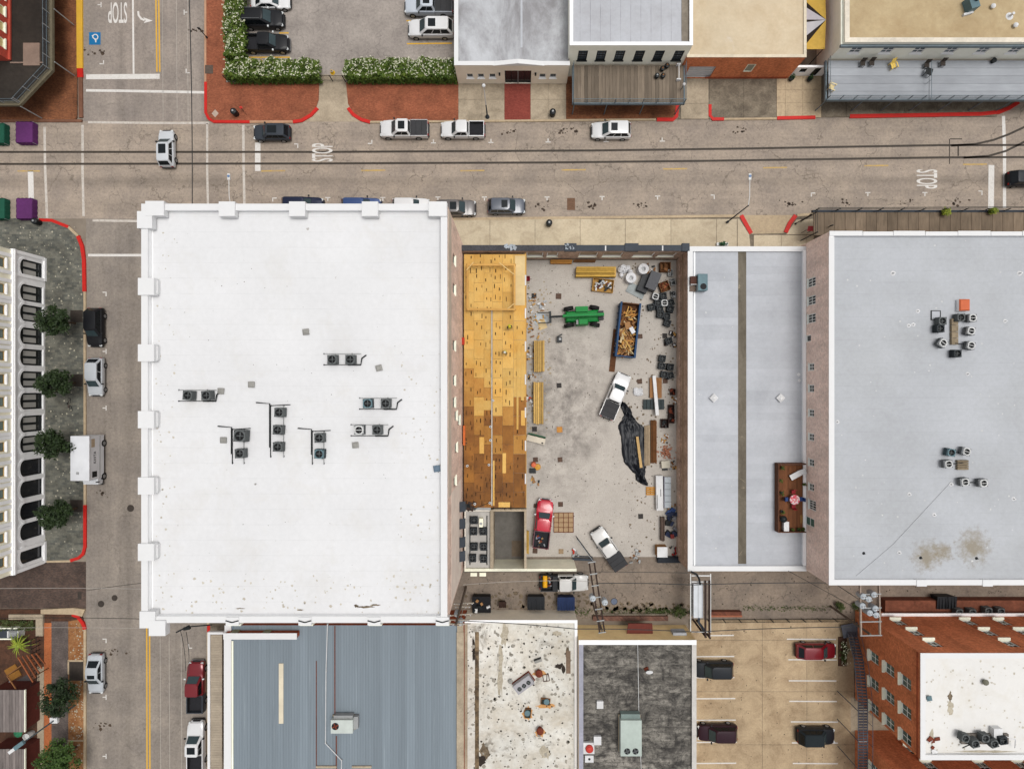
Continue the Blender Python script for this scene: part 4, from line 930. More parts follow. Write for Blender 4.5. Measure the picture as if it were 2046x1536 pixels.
# yard in the south west: sheds, fence, pergola, planter
def shed(y0,y1,lab,x1=50,z=2.5):
    t=thing('yard_shed',lab,'shed',P(15,(y0+y1)/2),group='timber sheds in the yard')
    n=11; 
    for i in range(n):
        xa=-20+(x1+20)/n*i; B().pbox(xa+.2,xa+(x1+20)/n-.3,y0,y1,z-.06,z+R.uniform(0,.03)).obj('roof_board', plain('grey_roof_boards',(146,136,132),.9,.25,1.5,rnd=.3,stretch=(3,.5,1)), t)
    a,c=P(x1-2,y1-3,z),P(x1-2,y0+3,z)
    for yy in (y0+4,y1-4): B().box(RX(x1-4,z)-.05,RX(x1-4,z)+.05,RY(yy,z)-.05,RY(yy,z)+.05,.1,z-.06).obj('post', M_woodd, t)
    B().pbox(-20,x1-3,y0+2,y1-2,.1,z-.07,z).obj('wall', plain('maroon_boards',(104,52,44),.85,.2,2), t)
    B().pbox(x1-1.5,x1,y0,y1,z-.12,z+.05).obj('fascia', M_sill, t)
shed(1378,1462,'weathered plank roof shed beside the leaning street lamp'); shed(1496,1600,'weathered plank roof shed next to the round tree')
t=thing('yard_fence','thin dark metal fence along the yard edge','fence',P(82,1300))
for y in range(1268,1360,9): 
    c=P(82,y,0); B().box(c.x-.03,c.x+.03,c.y-.03,c.y+.03,.1,1.5).obj('post', M_black, t)
for h in (.7,1.45): B().tube([(*P(82,1268).xy,h),(*P(82,1356).xy,h)],.03).obj('rail', M_black, t)
t=thing('yard_pergola','brown timber pergola slats lying over the yard corner','pergola',P(58,1335)); 
for i in range(5):
    a,c=P(36+i*9,1312-i*2,2.2),P(66+i*6,1362-i*9,2.2); d=c-a
    B().obox(((a.x+c.x)/2,(a.y+c.y)/2,2.2),(d.length,.12,.12),math.atan2(d.y,d.x)).obj('slat', plain('orange_slats',(158,92,58),.85,.2,3,rnd=.3), t)
a,c=P(14,1349,2.1),P(44,1328,2.1); d=c-a
B().obox(((a.x+c.x)/2,(a.y+c.y)/2,2.1),(d.length,.1,.1),math.atan2(d.y,d.x)).obj('beam', M_woodd, t)
a,c=P(14,1349,2.1),P(32,1376,2.1); d=c-a; B().obox(((a.x+c.x)/2,(a.y+c.y)/2,2.1),(d.length,.1,.1),math.atan2(d.y,d.x)).obj('beam', M_woodd, t)
for x,y in ((14,1349),(70,1350),(44,1328)): q=P(x,y,2.1); B().box(q.x-.05,q.x+.05,q.y-.05,q.y+.05,.1,2.1).obj('post', M_woodd, t)
a=P(52,1362,0); t=thing('yard_mat','dark grey slate slab patch in the yard','paving',a); B().obox((a.x,a.y,.13),(2.0,1.5,.06),rad(30)).obj('slab', plain('slate_dark',(86,80,80),.85,.25,3), t)
a=P(28,1342,0); t=thing('sandbox','small yellow brown board square in the yard','panel',a); B().obox((a.x,a.y,.14),(1.6,1.6,.08),rad(30)).obj('board', plain('mustard_board',(156,108,48),.85,.2,3), t)
a=P(29,1366,0); t=thing('yard_bench','small white bench by the slate patch','bench',a,rad(-50))
B().box(-.6,.6,-.18,.18,.38,.44).obj('seat', M_whitem, t)
for s in (-.5,.5): B().box(s-.04,s+.04,-.15,.15,.05,.38).obj('leg', M_whitem, t)
t=thing('planter_trough','grey planter trough with white rim at the yard corner','planter',P(30,1260))
B().pbox(-10,34,1256,1275,.1,.6).obj('trough', M_char, t); B().pbox(-10,34,1253.5,1256,.1,.65).obj('rim', M_sill, t); B().pbox(-10,24,1275,1277.5,.1,.65).obj('rim', M_sill, t)
a=P(40,1260); t=thing('yard_barrel','grey drum lying on its white stand','barrel',a); B().tube([(a.x-.5,a.y,.7),(a.x+.5,a.y,.7)],.4,14).obj('drum', M_greyp, t); B().box(a.x-.7,a.x-.55,a.y-.4,a.y+.4,.1,1).obj('stand', M_whitem, t); B().box(a.x+.55,a.x+.7,a.y-.4,a.y+.4,.1,1).obj('stand', M_whitem, t)
a=P(66,1462); t=thing('rain_barrel','pale barrel with dark open top beside the sheds','barrel',a); B().lathe((a.x,a.y,.1),[(.36,0),(.42,.4),(.42,.9),(.36,.9),(.34,.7)],16).obj('shell', M_whitem, t); B().cyl((a.x,a.y,.55),.33,.02).obj('water', M_black, t)
a=P(59,1448); t=thing('garden_parasol','small closed green parasol by the shed','parasol',a); B().lathe((a.x,a.y,1.6),[(.55,0),(.5,.08),(.12,.35),(.02,.45)],8).obj('canopy', plain('green_cloth',(60,140,100)), t); B().tube([(a.x,a.y,.1),(a.x,a.y,2.0)],.03).obj('pole', M_whitem, t)
for y,lab in ((1428,'white folded panel against the shed next to the dark red curtain'),(1447,'white folded panel against the shed above the green parasol')):
    a=P(56,y); t=thing('folded_panel',lab,'panel',a); B().obox((a.x,a.y,.75),(.7,.08,1.2),rad(25),rad(35)).obj('sheet', M_whitem, t); B().tube([(a.x,a.y,.1),(a.x,a.y,.6)],.03).obj('foot', M_greyp, t)
# ======================= vehicles
def paint(name, c, metal=0.0, rough=.28):
    if name in MC: return MC[name]
    q=N(name); a=C(*c); col=q.mix(q.noise(1.5,3,.6),mul(a,.93),mul(a,1.05)); dk=max(c)<90; q.b.inputs['Coat Weight'].default_value=0.0 if dk else .4; q.b.inputs['Coat Roughness'].default_value=.08
    MC[name]=q.done(col,rough+(.1 if dk else 0),metal,.25 if dk else .5); return MC[name]
G_car = plain('car_glass',(26,32,36),.12,.15,1.2,spec=.25); G_carl = plain('car_windscreen',(58,74,78),.14,.18,1.0,spec=.3)
M_tyre = plain('tyre_rubber',(34,33,33),.8,.15,8); M_rim = plain('alloy_rim',(168,170,172),.3,.05,4,.6)
M_hl = plain('headlamp',(232,236,236),.15,.03,4); M_tl = plain('tail_lamp',(150,24,24),.25,.05,4); M_trim = plain('black_trim',(30,31,33),.5,.12,5)
M_bed = plain('bed_liner',(44,44,48),.8,.2,3); M_ton = plain('tonneau_vinyl',(66,66,68),.75,.12,2)
SPEC = { # belt/roof proportions: hood, base front/rear, roof front/rear as fraction of length from the nose
 'sedan': dict(b0=.27,b1=.88,r0=.42,r1=.70,rear=.86,belt=.64),
 'suv':   dict(b0=.26,b1=.985,r0=.41,r1=.90,rear=.985,belt=.60),
 'hatch': dict(b0=.24,b1=.98,r0=.41,r1=.86,rear=.98,belt=.60),
 'pickup':dict(b0=.25,b1=.63,r0=.36,r1=.605,rear=.63,belt=.60) }
def lerp(a,b,t): return a+(b-a)*t
def car(px,py,head,kind,L,W,Ht,pm,label,opts=(),roofm=None,hoodm=None,bedm=None,name=None,group='vehicles'):
    sp=SPEC[kind]; loc=P(px,py,.7); loc.z=0.004
    t=thing(name or ('pickup_truck' if kind=='pickup' else 'car'),label,'pickup truck' if kind=='pickup' else 'car',loc,rad(head))
    X=lambda f:L/2-f*L
    hw=W/2; zb=.24; belt=Ht*sp['belt']; hood=Ht*(.56 if kind!='pickup' else .60)
    if kind=='pickup': belt=Ht*.63
    st=[(0,.58,.33),(.010,.74,.40),(.032,.87,.60),(.09,.965,.92),(.2,1.0,.985),(sp['b0']+.02,1.0,1.0)]
    rings=[]
    def sect(f,kw,zt,zs=None):
        h=hw*kw; zs=zt-.10 if zs is None else zs
        return [(X(f),-h*.90,zb),(X(f),-h*.99,zb+.16),(X(f),-h,(zb+zs)/2+.08),(X(f),-h*.975,zs),(X(f),-h*.90,zt-.035),(X(f),-h*.5,zt),(X(f),h*.5,zt),(X(f),h*.90,zt-.035),(X(f),h*.975,zs),(X(f),h,(zb+zs)/2+.08),(X(f),h*.99,zb+.16),(X(f),h*.90,zb)]
    for f,kw,kz in st: rings.append(sect(f,kw,max(hood*kz, hood*.62 if f<.02 else hood*.8) if kz<1 else hood))
    rings.append(sect(sp['b0']+.06,1,belt)); rings.append(sect(.5,1,belt))
    if kind=='pickup': rings.append(sect(.628,1,belt))
    elif kind=='sedan': rings += [sect(.8,1,belt),sect(.90,.985,belt*.99),sect(.965,.94,belt*.95),sect(.99,.86,belt*.84),sect(1,.80,belt*.66)]
    else: rings += [sect(.85,1,belt),sect(.94,.98,belt),sect(.985,.93,belt*.97),sect(1,.86,belt*.8)]
    body=B().ring([r[::-1] for r in rings]).obj('body',hoodm or pm,t,smooth=35)
    # greenhouse
    gb0,gb1,r0,r1=X(sp['b0']),X(sp['b1']),X(sp['r0']),X(sp['r1']); zl_=belt-.03; bh=hw*.89; rh=hw*.77; zr=Ht
    def gring(z,k,e=0): # k 0 belt ..1 roof
        xf,xr=lerp(gb0,r0,k)-e,lerp(gb1,r1,k)+e; h=lerp(bh,rh,k)-e; c=.18
        return [(xr,-h+c,z),(xr+c*.6,-h,z),(xf-c*1.4,-h,z),(xf,-h+c*1.3,z),(xf,h-c*1.3,z),(xf-c*1.4,h,z),(xr+c*.6,h,z),(xr,h-c,z)]
    gh=[gring(zl_,0),gring(zr-.10,.93),gring(zr-.03,1.0,.02),gring(zr,1.0,.16)]
    B().ring(gh).obj('cabin',pm if not roofm else roofm,t,smooth=32)
    # glass panels proud of the cabin
    def pane(pts,nm,m,off):
        p=[Vector(v) for v in pts]; n=(p[1]-p[0]).cross(p[3]-p[0]).normalized(); 
        if n.dot(Vector(off))<0: n=-n; p=p[::-1]
        B().ring([[v+n*.004 for v in p],[v+n*.016 for v in p]]).obj(nm,m,t)
    def fp(k,y): return (lerp(gb0,r0,k),y,lerp(zl_,zr-.05,k))
    def rp_(k,y): return (lerp(gb1,r1,k),y,lerp(zl_,zr-.05,k))
    wb_,wr_=bh-.20,rh-.16
    pane([fp(.06,-wb_),fp(.06,wb_),fp(.92,wr_),fp(.92,-wr_)],'windscreen',G_carl,(1,0,.5))
    if 'norear' not in opts: pane([rp_(.12,-wb_),rp_(.12,wb_),rp_(.88,wr_),rp_(.88,-wr_)],'rear_window',G_car,(-1,0,.5))
    def sd(s,fx_,k): # side point: fx fraction along greenhouse
        xf,xr=lerp(gb0,r0,k)-.28,lerp(gb1,r1,k)+.16; return (lerp(xf,xr,fx_),s*lerp(bh,rh,k),lerp(zl_,zr-.05,k))
    nw=3 if kind in('suv',) else 2
    for s in (-1,1):
        for i in range(nw):
            a,c=i/nw+.012,(i+1)/nw-.025
            pane([sd(s,a,.12),sd(s,c,.12),sd(s,c,.86),sd(s,a,.86)],'side_window',G_car,(0,s,.3))
    # wheels
    wr=.40 if kind=='pickup' else (.36 if kind=='suv' else .32)
    for f in (.165 if kind!='pickup' else .16,.80 if kind!='pickup' else .79):
        for s in (-1,1):
            y=s*(hw-.10); wl=B().tube([(X(f),y-.12*1,wr),(X(f),y+.12,wr)],wr,16).obj('wheel',M_tyre,t,smooth=40)
            B().tube([(X(f),y+s*.10,wr),(X(f),y+s*.135,wr)],wr*.62,12).obj('rim',M_rim,wl)
    for s in (-1,1):
        B().obox((X(.03)-.02,s*hw*.70,hood*.70),(.24,.34,.13),-s*.5).obj('headlight',M_hl,t)
        B().obox((X(1)+.06,s*hw*.72,belt*.72),(.16,.26,.2),0).obj('tail_light',M_tl,t)
        B().obox((gb0-.35,s*(hw+.10),belt+.02),(.16,.22,.14),0).obj('mirror',M_trim if 'chrome' not in opts else M_hl,t)
    B().obox((X(.0)-.03,0,hood*.55),(.10,hw*.95,.22)).obj('grille',M_trim,t)
    B().obox((X(0)-.02,0,.36),(.14,hw*1.5,.18)).obj('bumper',M_trim if kind!='pickup' else (M_rim if 'chrome' in opts else M_trim),t)
    B().obox((X(1)+.02,0,.42),(.14,hw*1.6,.18)).obj('bumper',M_trim,t)
    if 'sunroof' in opts or 'pano' in opts:
        a,c=(.12,.45) if 'sunroof' in opts else (.1,.62); xx=lambda f:lerp(r0,r1,f)
        if kind=='pickup': a,c=.2,.75
        B().box(xx(c),xx(a),-rh*.62,rh*.62,zr-.002,zr+.012).obj('sunroof',G_car,t)
    if 'rails' in opts:
        for s in (-1,1): B().tube([(r0-.3,s*(rh-.14),zr+.05),(r1+.2,s*(rh-.14),zr+.05)],.025).obj('roof_rail',M_rim,t)
    if kind=='pickup':
        bm=bedm or pm; x1_,x0_=X(.637),X(.985); b=B(); h=belt-.02
        b.box(x0_,x1_,-hw*.985,-hw*.985+.11,.45,h); b.box(x0_,x1_,hw*.985-.11,hw*.985,.45,h); b.box(x0_,x0_+.09,-hw*.985+.11,hw*.985-.11,.45,h); b.box(x1_-.07,x1_,-hw*.985+.11,hw*.985-.11,.45,h)
        bd=b.obj('bed',bm,t); B().box(x0_+.09,x1_-.07,-hw*.985+.11,hw*.985-.11,.62,.70).obj('bed_floor',M_bed,bd)
        for s in (-1,1):
            b=B().box(x0_+.1,x1_-.1,s*hw*.985-s*.13,s*hw*.985-s*.11,.70,h-.02); b.obj('bed_liner',M_bed,bd)
        if 'tonneau' in opts:
            n=3; 
            for i in range(n):
                a=lerp(x0_,x1_,i/n)+.012; c=lerp(x0_,x1_,(i+1)/n)-.012; B().box(a,c,-hw*.92,hw*.92,h,h+.035).obj('tonneau_panel',M_ton,t)
        if 'toolbox' in opts: B().box(x1_-.62,x1_-.1,-hw*.95,hw*.95,h-.12,h+.16).obj('toolbox',M_trim,t)
    t['group']=group
    return t
white=paint('paint_white',(240,240,240)); silver=paint('paint_silver',(206,211,216),.1); black=paint('paint_black',(26,27,31)); dgrey=paint('paint_dark_grey',(62,68,76),.1)
navy=paint('paint_navy',(32,40,66),.1); blue=paint('paint_blue',(48,78,134),.2); taupe=paint('paint_taupe',(100,94,92),.1); slate=paint('paint_slate',(88,94,106),.1); red=paint('paint_red',(206,20,52)); maroon=paint('paint_maroon',(124,20,32),.2); dmar=paint('paint_plum',(50,24,36),.1); dgreen=paint('paint_graphite',(34,38,44),.1); ivory=paint('paint_ivory',(228,226,222))
g1='cars parked along the north kerb'; g2='cars parked along the south kerb'; g3='cars parked beside the slate pavement'; g4='cars in the hedged parking lot'; g5='trucks in the building lot'; g6='cars in the tan parking lot'
car(333,297,91,'suv',4.55,1.9,1.65,paint('paint_bright_silver',(224,228,232),.1),'silver hatchback SUV driving through the street crossing',('pano',),group='moving cars')
car(543,265,180,'suv',4.5,1.9,1.65,dgrey,'dark grey SUV with glass roof parked beside the stop bar',('pano',),group=g1)
car(808,259,180,'pickup',6.0,2.05,1.95,white,'white crew cab pickup with black bed cover and sunroof at the brick kerb',('tonneau','sunroof'),group=g1)
car(925,260,180,'pickup',5.45,1.95,1.85,white,'white pickup with open black bed on the north kerb',(),group=g1)
car(1221,261,180,'suv',4.85,2.0,1.75,white,'white SUV with small sunroof in front of the plank balcony',('sunroof',),group=g1)
car(2052,357,0,'suv',4.7,1.9,1.65,dgreen,'black car waiting past the white crosswalk line',(),group='moving cars')
car(605,411,0,'suv',5.1,2.0,1.8,navy,'dark navy SUV half hidden by the white roof parapet',(),group=g2)
car(722,412,0,'suv',4.9,1.95,1.7,blue,'blue SUV half hidden by the white roof parapet',(),group=g2)
car(821,412,0,'suv',4.6,1.9,1.7,white,'white SUV half hidden by the white roof parapet',(),group=g2)
car(911,416,0,'suv',4.9,1.95,1.7,taupe,'taupe SUV with sunroof at the corner of the white roof',('sunroof',),group=g2)
car(1012,412,0,'suv',4.6,1.92,1.65,slate,'slate grey SUV with sunroof by the tan pavement slabs',('sunroof',),group=g2)
car(190,654,270,'suv',4.75,1.95,1.7,black,'black SUV parked beside the slate pavement',(),group=g3)
car(191,753,270,'hatch',4.7,1.9,1.6,silver,'silver hatchback parked between the black SUV and the delivery van',(),group=g3)
car(191,1346,270,'sedan',4.9,1.9,1.5,silver,'silver sedan with dark sunroof next to the round tree',('sunroof',),group=g3)
car(393,1371,90,'pickup',6.3,2.05,1.95,paint('paint_wine',(134,28,38),.2),'maroon pickup with grey bed beside the brown canopy',('chrome',),bedm=paint('paint_grey_bed',(70,76,84)),group='cars beside the brown canopy')
car(393,1489,90,'pickup',6.2,2.05,1.95,white,'white pickup with dark sunroof beside the brown canopy',('sunroof',),group='cars beside the brown canopy')
car(524,39,0,'suv',5.3,2.05,1.9,black,'black SUV with chrome roof rails beside the flowering hedge',('rails','chrome'),group=g4)
car(531,87,0,'pickup',5.8,2.0,1.85,black,'black pickup backed up to the flowering hedge',('chrome',),group=g4)
car(540,1,0,'sedan',4.9,1.95,1.3,white,'white low sports coupe at the top of the hedged lot',(),group=g4)
car(857,13,180,'pickup',6.0,2.05,1.95,paint('paint_pearl',(214,222,232),.1),'pearl white pickup with black bed cover beside the beige building',('tonneau','sunroof'),group=g4)
car(861,58,180,'suv',5.6,2.05,1.95,white,'white large SUV with glass roof above the yellow bay line',('sunroof',),group=g4)
car(1229,791,67,'pickup',5.9,2.0,1.9,white,'white pickup with charcoal bed cover next to the black tarp',('tonneau',),group=g5)
car(1085,1046,83.5,'pickup',6.1,2.05,1.9,red,'bright red pickup with loaded dark bed beside the rebar grid',('chrome',),bedm=paint('paint_dark_red',(96,18,34)),group=g5)
car(1216,1096,124,'pickup',5.7,1.95,1.8,ivory,'white pickup with black tail leaving the lot toward the alley',('tonneau',),bedm=black,group=g5)
car(1127,1163,0,'pickup',6.0,2.0,1.85,ivory,'white pickup with yellow tank in its bed in the alley',('toolbox',),bedm=dgreen,group=g5)
car(1631,1300,0,'hatch',4.95,1.9,1.55,paint('paint_crimson',(132,20,36),.2),'dark red hatchback parked next to the steel stair',(),group=g6)
car(1425,1337,180,'suv',4.9,1.95,1.7,dgreen,'graphite SUV nosed under the white parapet',(),group=g6)
car(1433,1463,180,'suv',4.9,1.95,1.7,dmar,'plum SUV beside the streaked roof building',(),group=g6)
jeep=car(1630,1469,0,'suv',4.6,1.95,1.85,dgreen,'black soft top off-roader next to the lower stair',(),roofm=plain('soft_top',(40,48,52),.9),group=g6)
# load in the truck beds
def load_(px,py,z,n,r,cols,lab,name='tool_pile',cat='tools'):
    a=P(px,py,z); t=thing(name,lab,cat,a)
    for k in range(n):
        c=(a.x+R.uniform(-r,r),a.y+R.uniform(-r*1.2,r*1.2),z+R.uniform(0,.15)); B().obox(c,(R.uniform(.15,.5),R.uniform(.1,.25),R.uniform(.08,.2)),R.uniform(0,3),R.uniform(-.3,.3)).obj('tool',R.choice(cols),t)
    return t
cm=[plain('box_blue',(60,80,130)),plain('box_grey',(150,152,156)),M_black,plain('box_tan',(176,140,100)),M_rust]
load_(1080,1081,.75,16,.6,cm,'loose tools heaped in the red pickup bed')
a=P(1089,1161,1.1); t=thing('yellow_tank','yellow plastic tank across the alley pickup bed','tank',(a.x,a.y,.7)); B().tube([(a.x,a.y-.72,1.0),(a.x,a.y+.72,1.0)],.3,14).obj('tank',plain('tank_yellow',(246,180,30),.4),t,smooth=40); B().box(a.x-.12,a.x+.12,a.y-.6,a.y+.6,.7,.85).obj('cradle',M_black,t)
load_(1103,1161,.75,8,.45,cm,'dark tools lying behind the alley pickup cab')
# step van
loc=P(181,919,1.2); loc.z=.004
t=thing('delivery_van','white boxy delivery van with dark lettering parked at the slate pavement','van',loc,rad(270)); t['group']=g3
b=B(); h=1.08
b.ring([[(-3.05,-h,.45),(2.2,-h,.45),(2.2,h,.45),(-3.05,h,.45)],[(-3.05,-h,2.75),(2.2,-h,2.75),(2.2,h,2.75),(-3.05,h,2.75)],[(-3.02,-h+.06,2.85),(2.17,-h+.06,2.85),(2.17,h-.06,2.85),(-3.02,h-.06,2.85)]]); b.obj('body',plain('van_white',(234,236,240),.4,.03,2),t)
B().box(-3.1,2.25,-h-.05,h+.05,2.80,2.88).obj('roof',plain('van_roof',(236,238,242),.45,.04,1.5),t)
b=B(); b.ring([[(2.2,-.98,.45),(3.0,-.92,.45),(3.0,.92,.45),(2.2,.98,.45)],[(2.2,-.98,1.25),(3.0,-.9,1.15),(3.0,.9,1.15),(2.2,.98,1.25)],[(2.2,-.9,1.35),(2.75,-.8,1.25),(2.75,.8,1.25),(2.2,.9,1.35)]]); b.obj('hood',plain('van_white',(234,236,240)),t)
B().obox((2.24,0,2.0),(.05,1.8,.9)).obj('windscreen',G_car,t)
for s in (-1,1):
    B().box(1.25,1.95,s*h-.01,s*(h+.015),1.6,2.35).obj('side_window',G_car,t); B().box(-3.0,2.15,s*h-.01,s*(h+.03),1.12,1.2).obj('rub_rail',M_greyp,t)
    for x in (-2.0,2.1): 
        wl=B().tube([(x,s*(h-.25),.42),(x,s*(h+.02),.42)],.42,16).obj('wheel',M_tyre,t); B().tube([(x,s*(h+.0),.42),(x,s*(h+.03),.42)],.24,12).obj('rim',M_rim,wl)
    B().obox((2.6,s*1.25,1.7),(.12,.3,.3)).obj('mirror',M_trim,t); B().obox((3.0,s*.7,.85),(.06,.3,.2)).obj('headlight',M_hl,t)
B().box(-2.7,-1.7,h,h+.012,1.95,2.5).obj('panel',plain('tan_panel',(196,176,150)),t)
B().box(2.95,3.12,-1,1,.4,.6).obj('bumper',M_trim,t)
B().box(1.2,1.5,-.4,-.1,2.885,2.93).obj('roof_vent',M_greyp,t)
TV=text_mesh('KAVTA','lettering',M_black); o=link('lettering',TV,t); o.location=(-.45,h+.014,1.95); o.rotation_euler=(math.pi/2,0,math.pi); o.scale=(1.45,.38,1)
# telehandler
loc=P(1162,632,1.0); loc.z=.02
t=thing('telehandler','green telehandler with long boom and empty pallet forks','telehandler',loc,rad(182))
gr=plain('machine_green',(20,142,62),.55,.1,2); grd=plain('green_dark',(16,110,52),.5)
B().ring([[(-2.0,-.75,.6),(2.0,-.7,.6),(2.0,.7,.6),(-2.0,.75,.6)],[(-2.1,-.7,1.15),(1.9,-.55,1.1),(1.9,.55,1.1),(-2.1,.7,1.15)],[(-2.0,-.5,1.25),(1.8,-.45,1.2),(1.8,.45,1.2),(-2.0,.5,1.25)]]).obj('chassis',gr,t)
b=B(); b.ring([[(-.75,.5,.8),(.75,.5,.8),(.75,1.18,.8),(-.75,1.18,.8)],[(-.7,.5,1.7),(.75,.5,1.7),(.75,1.15,1.7),(-.7,1.15,1.7)],[(-.55,.52,2.3),(.45,.52,2.3),(.45,1.08,2.3),(-.55,1.08,2.3)]]); cb=b.obj('cab',gr,t)
B().box(.5,.8,.55,1.1,1.5,2.1).obj('cab_window',G_car,t)
B().box(-.75,.75,-1.15,-.5,.75,1.55).obj('engine_cover',gr,t)
B().obox((-.1,0,1.95),(5.0,.36,.42),0,0,rad(3)).obj('boom',gr,t); B().obox((-.1,0,2.18),(4.7,.06,.05),0,0,rad(3)).obj('boom_rib',plain('boom_light',(60,170,96)),t); B().obox((-.1,.12,2.18),(4.7,.03,.03),0,0,rad(3)).obj('boom_hose',M_black,t)
B().obox((3.1,0,1.6),(1.6,.24,.28),0,0,rad(10)).obj('inner_boom',M_black,t)
B().box(3.75,4.0,-.7,.7,.9,1.5).obj('fork_carriage',M_black,t)
for s in (-.62,.62): B().box(3.95,5.35,s-.06,s+.06,.85,.92).obj('fork',M_black,t)
B().box(-2.65,-2.0,-.55,.55,.7,1.5).obj('counterweight',M_trim,t)
for x,a in ((1.55,.15),(-1.65,-.25)):
    for s in (-1,1):
        c=Vector((x,s*1.05,.62)); d=Matrix.Rotation(a,3,'Z')@Vector((0,.2,0)); wl=B().tube([c-d,c+d],.62,18).obj('wheel',M_tyre,t); B().tube([c+d*s*.9,c+d*s*1.06],.3,12).obj('rim',grd,wl)
    B().box(x-.12,x+.12,-.9,.9,.5,.75).obj('axle',M_black,t)
# ======================= roof equipment and lot clutter
M_fan = plain('fan_black',(26,27,30),.6,.15,5); M_acg = plain('condenser_grey',(104,108,108),.6,.1,5); M_acd = plain('condenser_dark',(52,58,62),.6,.15,5); M_acl=plain('condenser_pale',(204,206,206),.55,.06,4); M_act=plain('condenser_teal',(110,138,146),.55,.1,4); M_acm=plain('condenser_mint',(196,208,200),.55,.06,3)
def make_cond(m, mt, cage=False):
    """air-conditioning condenser: louvred cabinet, top plate with round opening, fan with blades, guard ring"""
    t=thing('condenser','x','air conditioner',(0,0,-50),0.0); a=.42
    b=B(); b.ring([[(-a,-a,.06),(a,-a,.06),(a,a,.06),(-a,a,.06)],[(-a,-a,.8),(a,-a,.8),(a,a,.8),(-a,a,.8)]],cap=False); b.poly([(-a,-a,.06),(-a,a,.06),(a,a,.06),(a,-a,.06)])
    n=16; sq=[]
    for k in range(n):
        an=2*math.pi*(k+.5)/n; c,s=math.cos(an),math.sin(an); r=a/max(abs(c),abs(s)); sq.append((c*r,s*r,.8))
    ci=[(.35*math.cos(2*math.pi*(k+.5)/n),.35*math.sin(2*math.pi*(k+.5)/n),.8) for k in range(n)]; cj=[(x,y,.62) for x,y,z in ci]
    for k in range(n):
        j=(k+1)%n; b.poly([sq[k],sq[j],ci[j],ci[k]]); b.poly([ci[k],ci[j],cj[j],cj[k]])
    cb=b.obj('cabinet',mt,t)
    b=B()
    for i in range(5):
        z=.12+i*.095; b.box(-a-.012,a+.012,-a-.012,a+.012,z,z+.05)
    b.obj('louvre',m,t)
    f=B().cyl((0,0,.60),.35,.02,16).obj('fan_well',M_fan,t)
    b=B()
    for k in range(4): b.obox((.16*math.cos(k*1.571),.16*math.sin(k*1.571),.67),(.26,.09,.012),k*1.571,.5)
    b.cyl((0,0,.65),.06,.06,10); b.obj('fan_blades',M_acg,f)
    b=B()
    for rr in (.12,.22,.325):
        pts=[(rr*math.cos(2*math.pi*k/14),rr*math.sin(2*math.pi*k/14),.81) for k in range(15)]; b.tube(pts,.005,3)
    b.obj('fan_guard',M_black,t)
    if cage:
        b=B(); b.box(-a-.03,a+.03,-.025,.025,.83,.87); b.obj('strap',M_whitem,t)
        b=B()
        for k in range(12):
            an=2*math.pi*k/12; an2=2*math.pi*(k+1)/12
            b.ring([[(.33*math.cos(q_),.33*math.sin(q_),.805),(.40*math.cos(q_),.40*math.sin(q_),.805),(.40*math.cos(q_),.40*math.sin(q_),.835),(.33*math.cos(q_),.33*math.sin(q_),.835)] for q_ in (an,an2)])
        b.obj('rim',M_whitem,t)
    return t
PROTO={'d':make_cond(M_acd,M_acd),'g':make_cond(M_acg,M_acg),'c':make_cond(M_acd,M_acl,True),'t':make_cond(M_acd,M_act)}
used=set()
def cond(k,px,py,z,a,s,label,group):
    loc=P(px,py,z+.8*s); loc.z=z
    if k in used: o=dup(PROTO[k])
    else: o=PROTO[k]; used.add(k)
    o.location=loc; o.rotation_euler=(0,0,rad(a)); o.scale=(s,s,s); o['label']=label; o['group']=group; return o
zR=zw-.8
